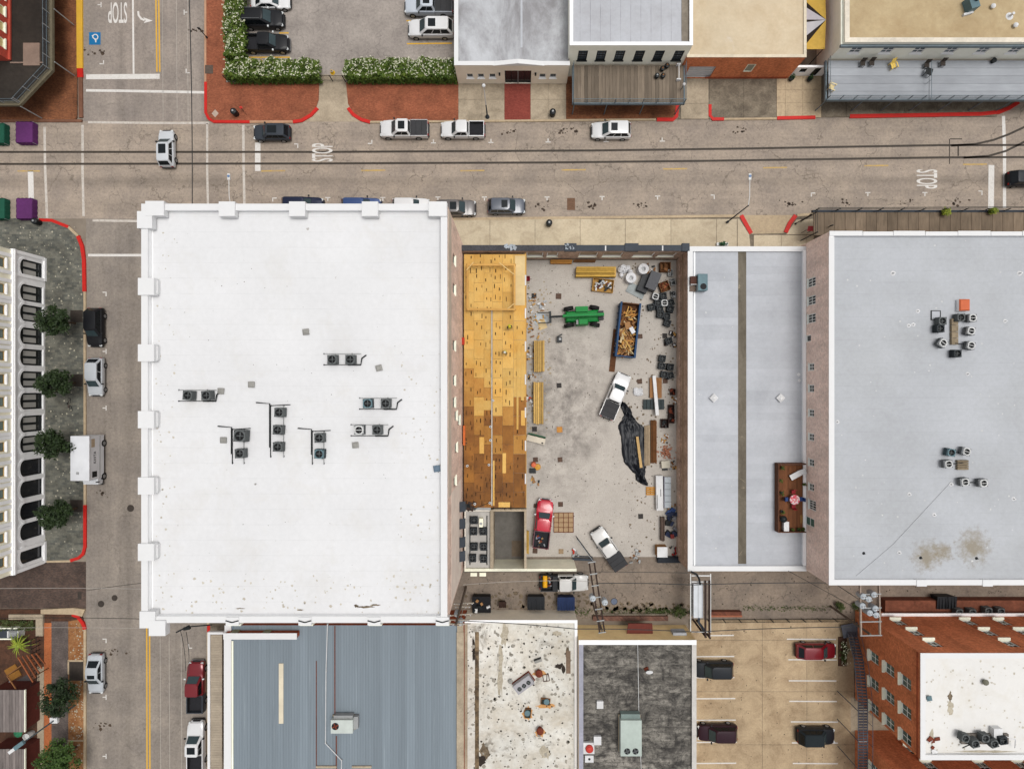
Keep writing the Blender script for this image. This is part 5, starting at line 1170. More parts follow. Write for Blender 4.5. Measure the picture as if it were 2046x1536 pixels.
# condenser racks on the white roof
def rack(pts,ac,dirn,lab,sizes=None):
    """rack of steel rails with condensers on it, pts in survey pixels"""
    xs=[p[0] for p in pts]; ys_=[p[1] for p in pts]
    c=P(sum(xs)/len(xs),sum(ys_)/len(ys_),zR); t=thing('condenser_rack','steel rack '+lab.replace('on the rack','',1),'rack',c,group='condenser racks')
    if dirn=='h':
        for y in (min(ys_)-11,max(ys_)+11):
            a,b_=P(min(xs)-14,y,zR),P(max(xs)+24,y,zR); B().box(a.x,b_.x,a.y-.03,a.y+.03,zR+.22,zR+.3).obj('rail',M_black if y>min(ys_) else M_greyp,t)
            for x in (min(xs)-14,max(xs)+6): q=P(x,y,zR); B().box(q.x-.06,q.x+.06,q.y-.06,q.y+.06,zR,zR+.22).obj('foot',M_black,t)
        a=P(max(xs)+24,max(ys_)+11,zR); b_=P(max(xs)+34,max(ys_)-2,zR); B().tube([(a.x-1.2,a.y,zR+.35),(a.x,a.y,zR+.35),(a.x+.1,b_.y,zR+.35),(b_.x,b_.y+.3,zR+.2)],.07).obj('pipe',M_black,t)
    else:
        for x in (min(xs)-11,max(xs)+12):
            a,b_=P(x,min(ys_)-14,zR),P(x,max(ys_)+20,zR); B().box(a.x-.03,a.x+.03,a.y,b_.y,zR+.22,zR+.3).obj('rail',M_black if x<min(xs) else M_greyp,t)
            for y in (min(ys_)-14,max(ys_)+18): q=P(x,y,zR); B().box(q.x-.06,q.x+.06,q.y-.06,q.y+.06,zR,zR+.22).obj('foot',M_black,t)
        a=P(min(xs)-12,min(ys_)-18,zR); B().tube([(a.x-1.3,a.y+.1,zR+.3),(a.x,a.y,zR+.35),(a.x,RY(max(ys_),zR),zR+.35)],.06).obj('pipe',M_black,t)
        b_=P(max(xs)+26,min(ys_)-16,zR); B().tube([(a.x,a.y-.2,zR+.33),(b_.x,b_.y,zR+.33)],.04).obj('pipe',M_black,t)
    for i,(x,y) in enumerate(pts):
        cond(ac[i],x,y,zR+.3,R.uniform(-4,4),1.0 if not sizes else sizes[i],('oversized ' if sizes and sizes[i]>1.1 else '')+{'c':'white topped','g':'dark fan','t':'blue grey'}[ac[i]]+' condenser '+lab,'condensers on the white roof')
rack([(663,718),(699,718)],'gg','h','on the rack with two fans highest on the white roof')
rack([(374,790),(411,790)],'gg','h','on the rack nearest the pilaster caps')
rack([(734,806),(770,806)],'tg','h','on the rack beside two vents with one closed fan')
rack([(717,859),(753,859)],'cg','h','on the rack with one white topped unit')
rack([(478,871),(478,906)],'gg','v','on the rack with one larger unit',[1.25,1.0])
rack([(557,824),(554,859),(554,893)],'ggg','v','on the rack of three')
rack([(637,875),(637,907)],'gt','v','on the rack between the three fan rack and the white topped unit')
def vent(px,py,z,s,m,lab,shape='box',name='roof_vent',grp='roof vents'):
    loc=P(px,py,z+.4*s); t=thing(name,lab,'roof vent',(loc.x,loc.y,z),rad(R.uniform(-15,15)),group=grp)
    if shape=='box':
        B().cyl((0,0,0),.2*s,.3*s,12).obj('stack',M_greyp,t); B().ring([[(x*s,y*s,.3*s) for x,y in ((-.36,-.34),(.36,-.34),(.36,.34),(-.36,.34))],[(x*s,y*s,.42*s) for x,y in ((-.38,-.36),(.38,-.36),(.38,.36),(-.38,.36))],[(x*s,y*s,.55*s) for x,y in ((-.18,-.16),(.18,-.16),(.18,.16),(-.18,.16))]]).obj('hood',m,t)
    elif shape=='round':
        B().cyl((0,0,0),.18*s,.35*s,12).obj('stack',m,t); B().lathe((0,0,.3*s),[(.36*s,0),(.40*s,.1*s),(.3*s,.25*s),(.05*s,.34*s)],14).obj('hood',m,t,smooth=40)
    else:
        B().lathe((0,0,0),[(.34*s,0),(.2*s,.05*s),(.09*s,.1*s),(.09*s,.4*s)],12).obj('flashing_boot',m,t); B().cyl((0,0,.4*s),.12*s,.04*s,10).obj('cap',m,t)
    return t
M_vent=plain('vent_grey',(168,166,160),.7,.1,4)
for x,y,w_ in ((611,663,'standing alone above the upper rack'),(757,735,'right of the upper rack pipe'),(502,768,'between two racks'),(441,781,'at the end of the rack by the pilaster caps'),(446,879,'left of the larger unit'),(710,889,'below the white topped unit')):
    vent(x,y,zR,.8,M_vent,'grey square roof vent '+w_)
vent(873,936,zR,.85,plain('vent_blue',(120,140,158)),'small blue grey roof vent near the brick side edge'); vent(510,967,zR,.7,M_vent,'small grey pipe vent standing in open white roof','pipe')
# grey roof: two condenser clusters on timber sleepers
zG=zg-.35
def cluster(cx,cy,w_,h_,units,lab,ang=0):
    c=P(cx,cy,zG); t=thing('timber_sleeper','weathered timber sleeper platform '+lab,'platform',c); n=max(2,int(w_*h_/(w_*9)))
    for i in range(4): 
        a=P(cx-w_/2,cy-h_/2+h_*i/4+.4,zG); b_=P(cx+w_/2,cy-h_/2+h_*(i+1)/4-.4,zG); B().box(a.x,b_.x,b_.y,a.y,zG,zG+.3).obj('plank',plain('sleeper_wood',(158,142,118),.9,.25,3,rnd=.25),t)
    for k,x,y,a in units:
        o=cond(k,x,y,zG+.05,a,.95,{'c':'white rimmed','d':'charcoal','g':'plain grey','t':'blue grey'}[k]+' condenser '+lab,'condensers of the grey roof '+lab)
    for k,x,y,a in units[::2]:
        p0=P(cx,y,zG); p1=P(x,y,zG); B().tube([(p0.x,p0.y+.2,zG+.32),((p0.x+p1.x)/2,(p0.y+p1.y)/2+.1,zG+.25),(p1.x,p1.y,zG+.2)],.05).obj('pipe',M_black,t)
cluster(1904,663,13,52,[('c',1944,635,0),('c',1941,661,-12),('c',1941,690,-12),('c',1885,685,-35),('d',1914,706,0),('d',1880,656,0),('g',1921,634,0),('g',1884,641,0)],'around the long platform beside the orange box')
cluster(1920,928,22,20,[('t',1902,904,-10),('c',1932,902,-15),('c',1896,927,5),('c',1929,963,8),('c',1966,965,5)],'around the short platform')
a=P(1928,609,zG+.5); t=thing('roof_box','square orange painted roof box above the long platform','box',(a.x,a.y,zG)); B().box(a.x-.55,a.x+.5,a.y-.62,a.y+.58,zG,zG+.45).obj('curb',M_wcop2,t); B().ring([[(a.x-.6,a.y-.65,zG+.45),(a.x+.55,a.y-.65,zG+.45),(a.x+.55,a.y+.62,zG+.45),(a.x-.6,a.y+.62,zG+.45)],[(a.x-.5,a.y-.55,zG+.58),(a.x+.45,a.y-.55,zG+.58),(a.x+.45,a.y+.5,zG+.58),(a.x-.5,a.y+.5,zG+.58)]]).obj('lid',plain('orange_lid',(224,116,74),.6,.08,2),t)
a=P(1869,630,zG); t=thing('roof_hatch','flat square hatch with black frame beside the long platform','hatch',a); B().box(a.x-.45,a.x+.45,a.y-.45,a.y+.45,zG,zG+.06).obj('lid',M_lroof,t)
for x0,x1,y0,y1 in ((-.52,.52,.45,.52),(-.52,.52,-.52,-.45),(-.52,-.45,-.45,.45),(.45,.52,-.45,.45)): B().box(a.x+x0,a.x+x1,a.y+y0,a.y+y1,zG,zG+.1).obj('frame',M_black,t)
M_wv=plain('vent_white',(240,240,240),.6,.04,4)
for i,(x,y) in enumerate(((1788,545),(2042,545),(1837,621),(1819,650),(1828,648),(2012,641),(1937,747),(1676,843),(1820,988),(1870,1029),(1800,1105),(2029,997),(1904,968))):
    vent(x,y,zG,.62 if i not in (0,1) else .8,M_wv,'small white pipe vent on the big grey roof','pipe',grp='white pipe vents of the grey roof')
for x,y in ((1728,1106),(1842,1115),(1954,1116)): vent(x,y,zG,.5,M_black,'small black drain pipe on the big grey roof','pipe','drain_pipe','black drain pipes of the grey roof')
c0,c1=P(1710,1150,zG),P(1900,962,zG); t=thing('roof_conduit','thin dark conduit running diagonally over the big grey roof','conduit',c0); B().tube([(c0.x,c0.y,zG+.03),(c0.x+4,c0.y+3.4,zG+.03),(c1.x,c1.y,zG+.03)],.011,4).obj('conduit',plain('conduit_grey',(140,140,140)),t)
# low building: white vents, wall AC, roof patio
zL=zl-.27
for x,y,s in ((1425,795,1.0),(1558,795,1.0)): 
    loc=P(x,y,zL); t=thing('roof_vent','white diamond shaped vent on the low grey strip roof','roof vent',loc,rad(45),group='diamond vents'); B().box(-.3,.3,-.3,.3,0,.25).obj('stack',M_wv,t); B().ring([[(-.38,-.38,.25),(.38,-.38,.25),(.38,.38,.25),(-.38,.38,.25)],[(-.1,-.1,.45),(.1,-.1,.45),(.1,.1,.45),(-.1,.1,.45)]]).obj('hood',M_wv,t)
for x,y in ((1598,748),(1599,760)): vent(x,y,zL,.55,M_wv,'tiny white pipe vent beside the brick wall foot','pipe',grp='tiny vents at the brick wall')
a=P(1404,564,zL+1); t=thing('package_unit','blue grey rooftop air conditioner with rusty curb on the low roof','air conditioner',(a.x,a.y,zL)); B().box(a.x-.55,a.x+.55,a.y-.95,a.y+.95,zL+.1,zL+1.1).obj('cabinet',M_act,t); B().cyl((a.x+.05,a.y-.5,zL+1.1),.36,.03,16).obj('fan',M_fan,t); B().box(a.x-1.3,a.x-.55,a.y-.2,a.y+.75,zL,zL+.7).obj('duct',plain('rust_dark',(92,62,52),.85,.3,6),t); B().box(a.x-1.3,a.x-.6,a.y-.95,a.y-.3,zL,zL+.4).obj('curb',plain('curb_brown',(126,110,98),.85,.2),t); B().tube([(a.x-1.3,a.y-.2,zL+.75),(a.x-.55,a.y-.2,zL+.75),(a.x-.55,a.y-.95,zL+.75)],.05).obj('pipe',M_whitem,t)
t=thing('roof_patio','reddish timber roof patio deck with low fence against the brick wall','deck',P(1585,995,zL)); zD=zL+.25
for i in range(16):
    x0=1557+i*3.35; B().pbox(x0+.1,x0+3.2,929,1062,zD-.05,zD+R.uniform(-.004,.004)).obj('deck_board',plain('red_cedar',(132,84,54),.8,.18,2,rnd=.25,stretch=(3,.5,1)),t)
for x0,x1,y0,y1 in ((1555,1557,926,1064),(1557,1611,926,928.5),(1557,1611,1062,1064)): B().pbox(x0,x1,y0,y1,zL,zD+.7).obj('fence_panel',plain('cedar_dark',(104,68,50),.85,.2,3),t)
def lounger():
    a=P(1594,947,zD+.3); t=thing('sun_lounger','white sun lounger on the timber roof patio','sun lounger',(a.x,a.y,zD),rad(28))
    B().box(-.95,.35,-.32,.32,.28,.34).obj('seat',M_wv,t); B().obox((.62,0,.45),(.62,.64,.06),0,0,rad(-30)).obj('backrest',M_wv,t)
    for x in (-.8,.25):
        for s in (-.26,.26): B().box(x-.03,x+.03,s-.03,s+.03,.0,.28).obj('leg',M_wv,t)
lounger()
a=P(1588,998,zD+.7); t=thing('patio_table','round patio table with pink flowered cloth on the roof patio','table',(a.x,a.y,zD))
q=N('flowered_cloth'); v=q.n('TexVoronoi'); v.inputs['Scale'].default_value=6; q.L(q.pos(),v.inputs['Vector']); s_=q.n('SeparateColor'); q.L(v.outputs['Color'],s_.inputs[0]); MF=q.done(q.ramp(s_.outputs[0],[(0,C(226,92,110)),(.35,C(240,214,214)),(.7,C(226,150,150)),(1,C(120,60,110))],'CONSTANT'),.8)
B().lathe((a.x,a.y,zD),[(.56,.5),(.58,.72),(.56,.75),(.0001,.75)],20).obj('tablecloth',MF,t); B().cyl((a.x,a.y,zD),.05,.7,8).obj('leg',M_black,t)
for k,(dx,dy,cc,nm) in enumerate(((0,.85,(150,26,36),'red'),(0,-.85,(160,30,38),'red'),(-.85,0,(44,74,132),'blue'),(.85,0,(44,74,132),'blue'))):
    an=math.atan2(dy,dx)
    t=thing('patio_chair',nm+' chair tucked at the flowered patio table','chair',(a.x+dx,a.y+dy,zD),an,group=nm+' patio chairs'); m=plain('chair_'+nm,cc,.6,.08)
    B().box(-.22,.22,-.22,.22,.40,.45).obj('seat',m,t); B().obox((.24,0,.68),(.05,.44,.5),0,0,rad(12)).obj('backrest',m,t)
    for x in (-.18,.18):
        for s in (-.18,.18): B().box(x-.02,x+.02,s-.02,s+.02,0,.40).obj('leg',m,t)
a=P(1566,1037,zD+.8); t=thing('kettle_grill','black round kettle grill on the roof patio','grill',(a.x,a.y,zD)); B().lathe((a.x,a.y,zD+.5),[(.1,0),(.36,.12),(.4,.25),(.38,.36),(.2,.5),(.03,.54)],16).obj('bowl',M_black,t,smooth=50)
for k in range(3): B().tube([(a.x+.2*math.cos(k*2.1),a.y+.2*math.sin(k*2.1),zD+.55),(a.x+.35*math.cos(k*2.1),a.y+.35*math.sin(k*2.1),zD)],.02).obj('leg',M_black,t)
a=P(1571,1052,zD+.8); t=thing('storage_bench','white storage chest in the patio corner','chest',(a.x,a.y,zD)); B().box(a.x-.15,a.x+.4,a.y-.55,a.y+.5,zD,zD+.55).obj('box',M_wv,t); B().box(a.x-.17,a.x+.42,a.y-.57,a.y+.52,zD+.55,zD+.6).obj('lid',M_wv,t)
a=P(1604,1036,zD); t=thing('doormat','tan doormat by the patio door','mat',a); B().box(a.x-.3,a.x+.3,a.y-.5,a.y+.45,zD,zD+.02).obj('mat',plain('tan_mat',(168,126,72)),t)
# blue metal roof AC, pipe
zB=z1-.2
def pack(px,py,z,sx,sy,hh,m,lab,fans,ang=0,curb=None):
    a=P(px,py,z+hh); t=thing('package_unit',lab,'air conditioner',(a.x,a.y,z),rad(ang))
    B().box(-sx/2,sx/2,-sy/2,sy/2,.15,hh).obj('cabinet',m,t); B().box(-sx/2-.1,sx/2+.1,-sy/2-.1,sy/2+.1,0,.15).obj('curb',curb or M_greyc,t)
    B().box(-sx/2-.02,sx/2+.02,-sy/2-.02,sy/2+.02,hh,hh+.03).obj('lid',m,t)
    for x,y,r in fans:
        w_=B().cyl((x,y,hh+.03),r,.02,18).obj('fan',M_fan,t); b=B()
        for k in range(4): b.obox((x+r*.5*math.cos(k*1.571+.4),y+r*.5*math.sin(k*1.571+.4),hh+.06),(r*.9,r*.35,.01),k*1.571+.4)
        b.obj('fan_blades',M_rust if 'pale' in lab else M_acg,w_)
    return t
t_=pack(683,1451,zB,2.5,1.5,1.0,plain('pale_green_unit',(214,222,216),.5,.05),'pale rooftop air conditioner on the blue metal roof',[(-.75,.05,.42)])
a=P(700,1437,zB); B().box(-1.0,1.15,.75,1.1,.1,.7).obj('duct',M_greyp,t_); B().box(1.25,1.75,-.5,.9,.1,.6).obj('side_duct',M_greyp,t_)
pt=[P(*p_,zB) for p_ in ((655,1246),(652,1340),(651,1483),(683,1517),(682,1560))]; t=thing('roof_conduit','white pipe run along and bent across the blue metal roof','pipe',pt[0]); B().tube([(p_.x,p_.y,zB+.12) for p_ in pt],.05).obj('pipe',M_wv,t)
for p_ in pt: B().box(p_.x-.08,p_.x+.08,p_.y-.08,p_.y+.08,zB-.05,zB+.1).obj('support',M_greyp,t)
# worn roof
z2r=z2-.18
pack(1046,1368,z2r,2.3,1.15,.85,plain('dull_grey_unit',(176,174,178),.6,.08),'tilted grey three fan condenser on the worn white roof',[(-.65,-.1,.26),(0,-.1,.26),(.65,-.1,.26)],36,M_rust)
for x,y,w_ in ((1077,1346,'beside the three fan condenser'),(1079,1461,'with orange stain on the worn roof')):
    a=P(x,y,z2r+.6); t=thing('turbine_vent','rust red round turbine vent '+w_,'roof vent',(a.x,a.y,z2r)); B().cyl((a.x,a.y,z2r),.28,.3,14).obj('stack',M_rust,t); B().lathe((a.x,a.y,z2r+.28),[(.3,0),(.44,.15),(.42,.35),(.2,.48),(.03,.5)],16).obj('turbine',M_rust,t,smooth=50)
def bent(px,py,lab,ang,top):
    a=P(px,py,z2r+.3); t=thing('roof_scuttle',lab,'roof box',(a.x,a.y,z2r),rad(ang)); B().box(-.55,.55,-.35,.35,0,.3).obj('box',M_woodd,t); B().box(-.5,.5,-.3,.3,.3,.32).obj('well',plain('well_dark',(50,54,46)),t); B().lathe((.1,.1,.32),[(.34,0),(.34,.12),(.3,.16),(.01,.18)],14).obj('cap',top,t)
bent(1090,1402,'brown roof box with pale round cap lying slightly turned',-8,M_act); bent(1055,1425,'square tan roof box with pale blue round cap',85,M_act)
vent(1020,1361,z2r,.7,M_vent,'small grey cap beside the three fan condenser','round')
a=P(1075,1318,z2r); t=thing('roof_flap','loose grey metal flap near the rusty turbine','panel',a,rad(20)); B().obox((0,0,.25),(.9,.5,.04),0,rad(30)).obj('sheet',M_vent,t); B().box(-.45,.45,.2,.26,0,.4).obj('edge',M_black,t)
a=P(1091,1353,z2r); t=thing('bent_pipe_rack','rusty square pipe frame next to the turbine vent','frame',a,rad(10))
for p0,p1 in (((-.35,-.4),(.35,-.4)),((.35,-.4),(.35,.4)),((.35,.4),(-.35,.4)),((-.35,.4),(-.35,-.4)),((0,-.4),(.2,.4))): B().tube([(*p0,.08),(*p1,.08)],.04).obj('bar',plain('rust_dark',(92,62,52)),t)
# streaked roof
z3r=z3-.25
t_=pack(1261,1474,z3r,2.4,4.1,1.1,M_acm,'large mint green twin fan unit on the streaked roof',[(-.45,-1.5,.36),(.5,-1.5,.36)])
B().box(-1.1,1.1,2.05,2.6,.1,.8).obj('duct',plain('duct_sage',(136,152,148)),t_)
for x,y,s in ((1198,1404,1.0),(1193,1475,1.15)): a=P(x,y,z3r); t=thing('roof_vent','white square vent box on the streaked roof','roof vent',(a.x,a.y,z3r),0.0,group='white vents of the streaked roof'); B().box(-.35*s,.35*s,-.4*s,.4*s,0,.35).obj('box',M_wv,t); B().box(-.38*s,.38*s,-.43*s,.43*s,.35,.4).obj('lid',M_wv,t)
a=P(1176,1491,z3r); t=thing('exhaust_fan','white curb with red round exhaust cap on the streaked roof','exhaust fan',a); B().box(a.x-.65,a.x+.65,a.y-.65,a.y+.65,z3r,z3r+.3).obj('curb',M_wv,t); B().lathe((a.x+.05,a.y,z3r+.3),[(.45,0),(.45,.2),(.3,.34),(.02,.38)],18).obj('cap',plain('red_cap',(212,70,60),.5),t)
a=P(1177,1513,z3r); t=thing('exhaust_fan','low white vent with black hole beside the red cap','exhaust fan',a); B().box(a.x-.5,a.x+.5,a.y-.4,a.y+.4,z3r,z3r+.25).obj('curb',M_wv,t); B().cyl((a.x,a.y,z3r+.25),.14,.02).obj('hole',M_black,t)
a=P(1295,1336,z3r); t=thing('satellite_dish','tilted white satellite dish on the streaked roof','satellite dish',a); B().tube([(a.x,a.y,z3r),(a.x,a.y,z3r+.5)],.04).obj('mast',M_black,t); 
b=B(); M_=Matrix.Translation((a.x,a.y,z3r+.6))@Matrix.Rotation(rad(30),4,'X'); b.ring([[tuple(M_@Vector((r*math.cos(2*math.pi*k/16),r*.8*math.sin(2*math.pi*k/16),h_))) for k in range(16)] for r,h_ in ((.05,0),(.3,.03),(.42,.1))]); b.obj('dish',M_wv,t)
B().obox((a.x-.25,a.y+.1,z3r+.12),(.5,.3,.2),.4).obj('ballast',M_rust,t)
c0,c1=P(1274,1285,z3r),P(1282,1560,z3r); t=thing('roof_conduit','thin white cable along the streaked roof','pipe',c0); B().tube([(c0.x,c0.y,z3r+.04),((c0.x+c1.x)/2-.1,(c0.y+c1.y)/2,z3r+.04),(c1.x,c1.y,z3r+.04)],.03).obj('pipe',M_wv,t)
# apartment roof condenser row
zO=zo-.35
t=thing('equipment_skid','long grey timber skid under the condensers of the apartment roof','platform',P(1965,1480,zO)); 
for i in range(5): x0=1921+i*19; B().pbox(x0+.3,x0+18.6,1466,1486,zO,zO+.25).obj('plank',plain('skid_grey',(140,132,124),.9,.2,3,rnd=.2),t)
for k,x,y in (('g',1930,1475),('g',1950,1486),('g',1970,1475),('g',1988,1486),('d',2006,1480)): cond(k,x,y,zO+.25,R.uniform(-20,20),.9,'condenser on the grey skid of the apartment roof','condensers of the apartment roof')
a=P(1985,1458,zO); t=thing('junction_box','white square box behind the apartment roof condensers','box',a); B().box(a.x-.45,a.x+.45,a.y-.5,a.y+.5,zO,zO+.6).obj('box',M_wv,t); B().tube([(a.x-.4,a.y-.4,zO+.5),(a.x-2.2,a.y-.6,zO+.8),(a.x-3.6,a.y-1.6,zO+.4)],.05).obj('pipe',M_black,t); B().tube([(a.x+.4,a.y-.2,zO+.5),(a.x+1.6,a.y-.5,zO+.8),(a.x+1.9,a.y-1.6,zO+.4)],.05).obj('pipe',M_wv,t)
vent(1970,1363,zO,.8,plain('vent_olive',(130,128,112)),'grey mushroom vent on the apartment roof','round'); vent(1857,1395,zO,.7,M_act,'small blue and orange vent at the apartment roof edge')
a=P(1864,1488,zO); t=thing('roof_debris','broken white and rusty scrap in the apartment roof corner','scrap',a)
for k in range(8): B().obox((a.x+R.uniform(-.5,.5),a.y+R.uniform(-.8,.8),zO+.08),(R.uniform(.3,.7),R.uniform(.2,.4),.08),R.uniform(0,3),R.uniform(-.2,.2)).obj('scrap',R.choice([M_wv,M_rust,M_wv]),t)
# condensers in the service block well
k=0
for x,y in ((947,1040),(946,1062),(965,1062),(947,1093),(966,1093),(944,1116),(966,1117)): cond('d',x,y,zs-.45,0,.95,'dark condenser in the roof well beside the warehouse wall','condensers in the roof well')
a=P(962,1041,zs-.45); t=thing('mini_split','cream narrow heat pump cabinet in the roof well','air conditioner',(a.x,a.y,zs-.45)); B().box(a.x-.22,a.x+.22,a.y-.5,a.y+.5,zs-.45,zs+.35).obj('cabinet',M_ledge,t); B().cyl((a.x,a.y-.1,zs+.35),.17,.02).obj('fan',M_greyp,t)
for x in (939,973): c0,c1=P(x,1030,zs-.4),P(x,1128,zs-.4); t=thing('refrigerant_pipe','black insulated pipe along the roof well condensers','pipe',c0,group='roof well pipes'); B().tube([(c0.x,c0.y,zs-.38),(c1.x,c1.y,zs-.38)],.06).obj('pipe',M_black,t)
# north roofs
a=P(1946,4,zd+.6); t=thing('roof_chimney','blue grey metal flue box on the tan roof','flue',(a.x,a.y,zd-.3)); B().obox((a.x,a.y,zd+.2),(1.0,1.4,1.0),.3).obj('casing',M_act,t); B().cyl((a.x+.2,a.y+.3,zd+.7),.3,.3).obj('flue',M_black,t); B().obox((a.x-.1,a.y-.85,zd-.15),(1.1,.25,.3),.3).obj('curb',M_wv,t)
vent(2025,27,zd-.3,1.3,M_wv,'white vent with pale boot on the tan roof','pipe'); vent(1985,12,zd-.3,.7,M_wv,'small white vent above the tan roof edge','round'); vent(2030,50,zd-.3,.7,M_wv,'small white vent near the corner of the tan roof','round')
# ---------------- plywood deck of the new floor
zP=3.9
t=thing('plywood_deck','new raised plywood floor deck with stained brown boards at its south end','deck',P(988,770)); PD=t
def ply(name,c,c2):
    q=N(name); a,b_=C(*c),C(*c2); f=q.noise(.35,6,.65); col=q.mix(q.ramp(f,[(.35,0),(.65,1)]),a,b_); col=q.mix(1.0,col,q.ramp(q.rnd(),[(0,.84),(1,1.08)]),'MULTIPLY'); col=q.mix(1.0,col,q.ramp(q.noise(4,6,.7,(3,.6,1)),[(.3,.88),(.7,1.1)]),'MULTIPLY'); q.bump(q.noise(10,4,.7),.2,.01)
    return q.done(col,.75)
M_ply=ply('plywood_fresh',(240,198,116),(230,176,88)); M_plyb=ply('plywood_stained',(186,126,58),(140,92,46)); M_plyd=ply('plywood_dark',(160,106,50),(116,76,42)); M_plym=ply('plywood_damp',(214,160,82),(186,130,62)); M_slot=plain('slot_black',(58,40,24),.9)
xs_=[927+i*20.3 for i in range(7)]; y=505.0; row=0
px0=[927,947,967,984.5,1004,1026,1050.5]
for i in range(6):
    y=508-(i%2)*19; j=0
    while y<1014:
        y0_,y1_=max(508,y),min(1014,y+38); y+=38
        if y1_-y0_<3: continue
        lim=[838,822,812,820,826,842][i]
        st=y0_>lim-8 or (y0_>lim-70 and R.random()<.35); md=(not st and y0_>lim-110 and R.random()<.35) or (st and R.random()<.3)
        pn=B().pbox(px0[i]+.15,px0[i+1]-.15,y0_+.2,y1_-.2,zP-.06,zP+R.uniform(-.008,.012)).obj('plywood_sheet',M_plym if md and y0_<900 else ((M_plyd if y0_>895 and R.random()<.75 else M_plyb) if st else M_ply),t)
        b=B()
        for ux in (.28,.72):
            for uy in (.25,.75):
                if R.random()<.55:
                    xx=lerp(px0[i],px0[i+1],ux); yy=lerp(y0_,y1_,uy)+R.uniform(-5,5); hl=R.uniform(2.2,5); hw_=R.uniform(.5,.95); xx+=R.uniform(-2,2); b.pbox(xx-hw_,xx+hw_,yy-hl,yy+hl,zP+.012,zP+.017)
        if b.v: b.obj('fixing_slots',M_slot,pn,kind='stuff')
for x0,x1,y0,y1,st in ((1004,1011,905,945,0),(958,967,873,906,0),(947,984,800,819,0),(1041,1047,690,800,0),(1032,1036,690,858,0),(996,1019,1003,1013,0),(1041,1049,820,850,0)): B().pbox(x0,x1,y0,y1,zP+.02,zP+.05).obj('loose_board',M_ply,t)
B().pbox(981.5,983.8,618,1010,zP+.012,zP+.16).obj('wall_plate',plain('white_channel',(206,200,190),.7,.2,3),t); B().pbox(985,988,920,1010,zP+.012,zP+.1).obj('stud',M_ply,t)
B().pbox(1048.5,1052,505,1014,zP-.35,zP-.05).obj('edge_joist',M_wood,t)
for y in range(560,1000,66): c=P(1050,y,zP); B().box(c.x-.08,c.x+.08,c.y-.6,c.y+.6,zP-.3,zP+.06).obj('white_bracket',M_wv,t)
for x in (932,985,1046):
    for y in range(520,1012,81): c=P(x,y,zP); B().box(c.x-.1,c.x+.1,c.y-.1,c.y+.1,.02,zP-.06).obj('column',M_woodd,t)
# framed stair enclosure on the deck
t=thing('stud_frame','low timber stud frame with diagonal braces on the plywood deck','frame',P(980,575,zP)); 
fr=[(933,1030,527,531),(933,1030,616,620),(932,936,531,616),(1026,1030,531,616)]
for x0,x1,y0,y1 in fr:
    B().pbox(x0,x1,y0,y1,zP+1.05,zP+1.13).obj('top_plate',M_wood,t); B().pbox(x0,x1,y0,y1,zP+.02,zP+.1,zP+.1).obj('bottom_plate',M_wood,t)
    n=9
    for k in range(n+1):
        xx=lerp(x0,x1,k/n) if x1-x0>20 else (x0+x1)/2; yy=lerp(y0,y1,k/n) if y1-y0>20 else (y0+y1)/2; c=P(xx,yy,zP+.6); B().box(c.x-.04,c.x+.04,c.y-.04,c.y+.04,zP+.1,zP+1.05).obj('stud',M_wood,t)
for (x0,y0),(x1,y1) in (((946,524),(932,540)),((998,525),(1028,549)),((1014,617),(1028,606))):
    a,c=P(x0,y0,zP+1.2),P(x1,y1,zP+1.2); d=c-a; B().obox(((a.x+c.x)/2,(a.y+c.y)/2,zP+1.18),(d.length,.1,.06),math.atan2(d.y,d.x)).obj('brace',plain('pale_brace',(240,206,140)),t)
B().pbox(1029,1049,511,610,zP+.02,zP+.045).obj('pale_sheet',plain('pale_ply',(240,212,156),.8,.08,2),t)
def small_thing(name,lab,cat,px,py,z,fn,rot=0.0,group=None):
    a=P(px,py,z); t=thing(name,lab,cat,a,rad(rot),group=group); fn(t); return t
for i,(x,y) in enumerate(((980,852),(980,879),(977,928),(934,930),(949,1006),(979,1004),(985,800))):
    small_thing('pipe_sleeve','white pipe sleeve with dark core standing on the plywood deck','pipe',x,y,zP+.02,lambda t:(B().lathe((0,0,0),[(.14,0),(.14,.25),(.08,.25),(.08,.05)],12).obj('sleeve',M_wv,t),B().cyl((0,0,.02),.08,.14,10).obj('core',M_black,t)),group='pipe sleeves')
small_thing('red_bin','small red crate beside the warehouse wall on the deck','crate',925,682,zP+.02,lambda t:(B().box(-.25,.2,-.4,.4,0,.35).obj('box',plain('crate_red',(206,60,40)),t),B().box(-.27,.22,-.42,.42,.35,.38).obj('rim',plain('crate_red',(206,60,40)),t)))
small_thing('orange_barrier','orange plastic barrier strip along the warehouse wall','barrier',928,869,zP+.02,lambda t:(B().box(-.12,.12,-1.15,1.15,0,.5).obj('panel',plain('barrier_orange',(232,120,60)),t),B().box(-.3,.3,-1.0,-.9,0,.06).obj('foot',M_black,t)))
small_thing('black_bundle','black bundle of sheeting at the deck corner','bundle',938,1010,zP-.2,lambda t:[B().obox((R.uniform(-.6,.6),R.uniform(-.4,.4),.15),(R.uniform(.4,.9),R.uniform(.3,.5),.25),R.uniform(0,3),R.uniform(-.3,.3)).obj('fold',R.choice([M_black,plain('brown_felt',(70,52,44))]),t) for _ in range(7)])
small_thing('grey_tarp','pale grey flashing sheet between deck and roof well','sheet',962,1012,zP-.1,lambda t:(B().poly([(-1.0,-.35,.05),(1.1,-.4,.05),(1.1,.55,.12)]).obj('sheet',M_greyp,t),B().tube([(-1.0,-.3,.1),(1.1,.6,.16)],.03).obj('edge',M_black,t)))
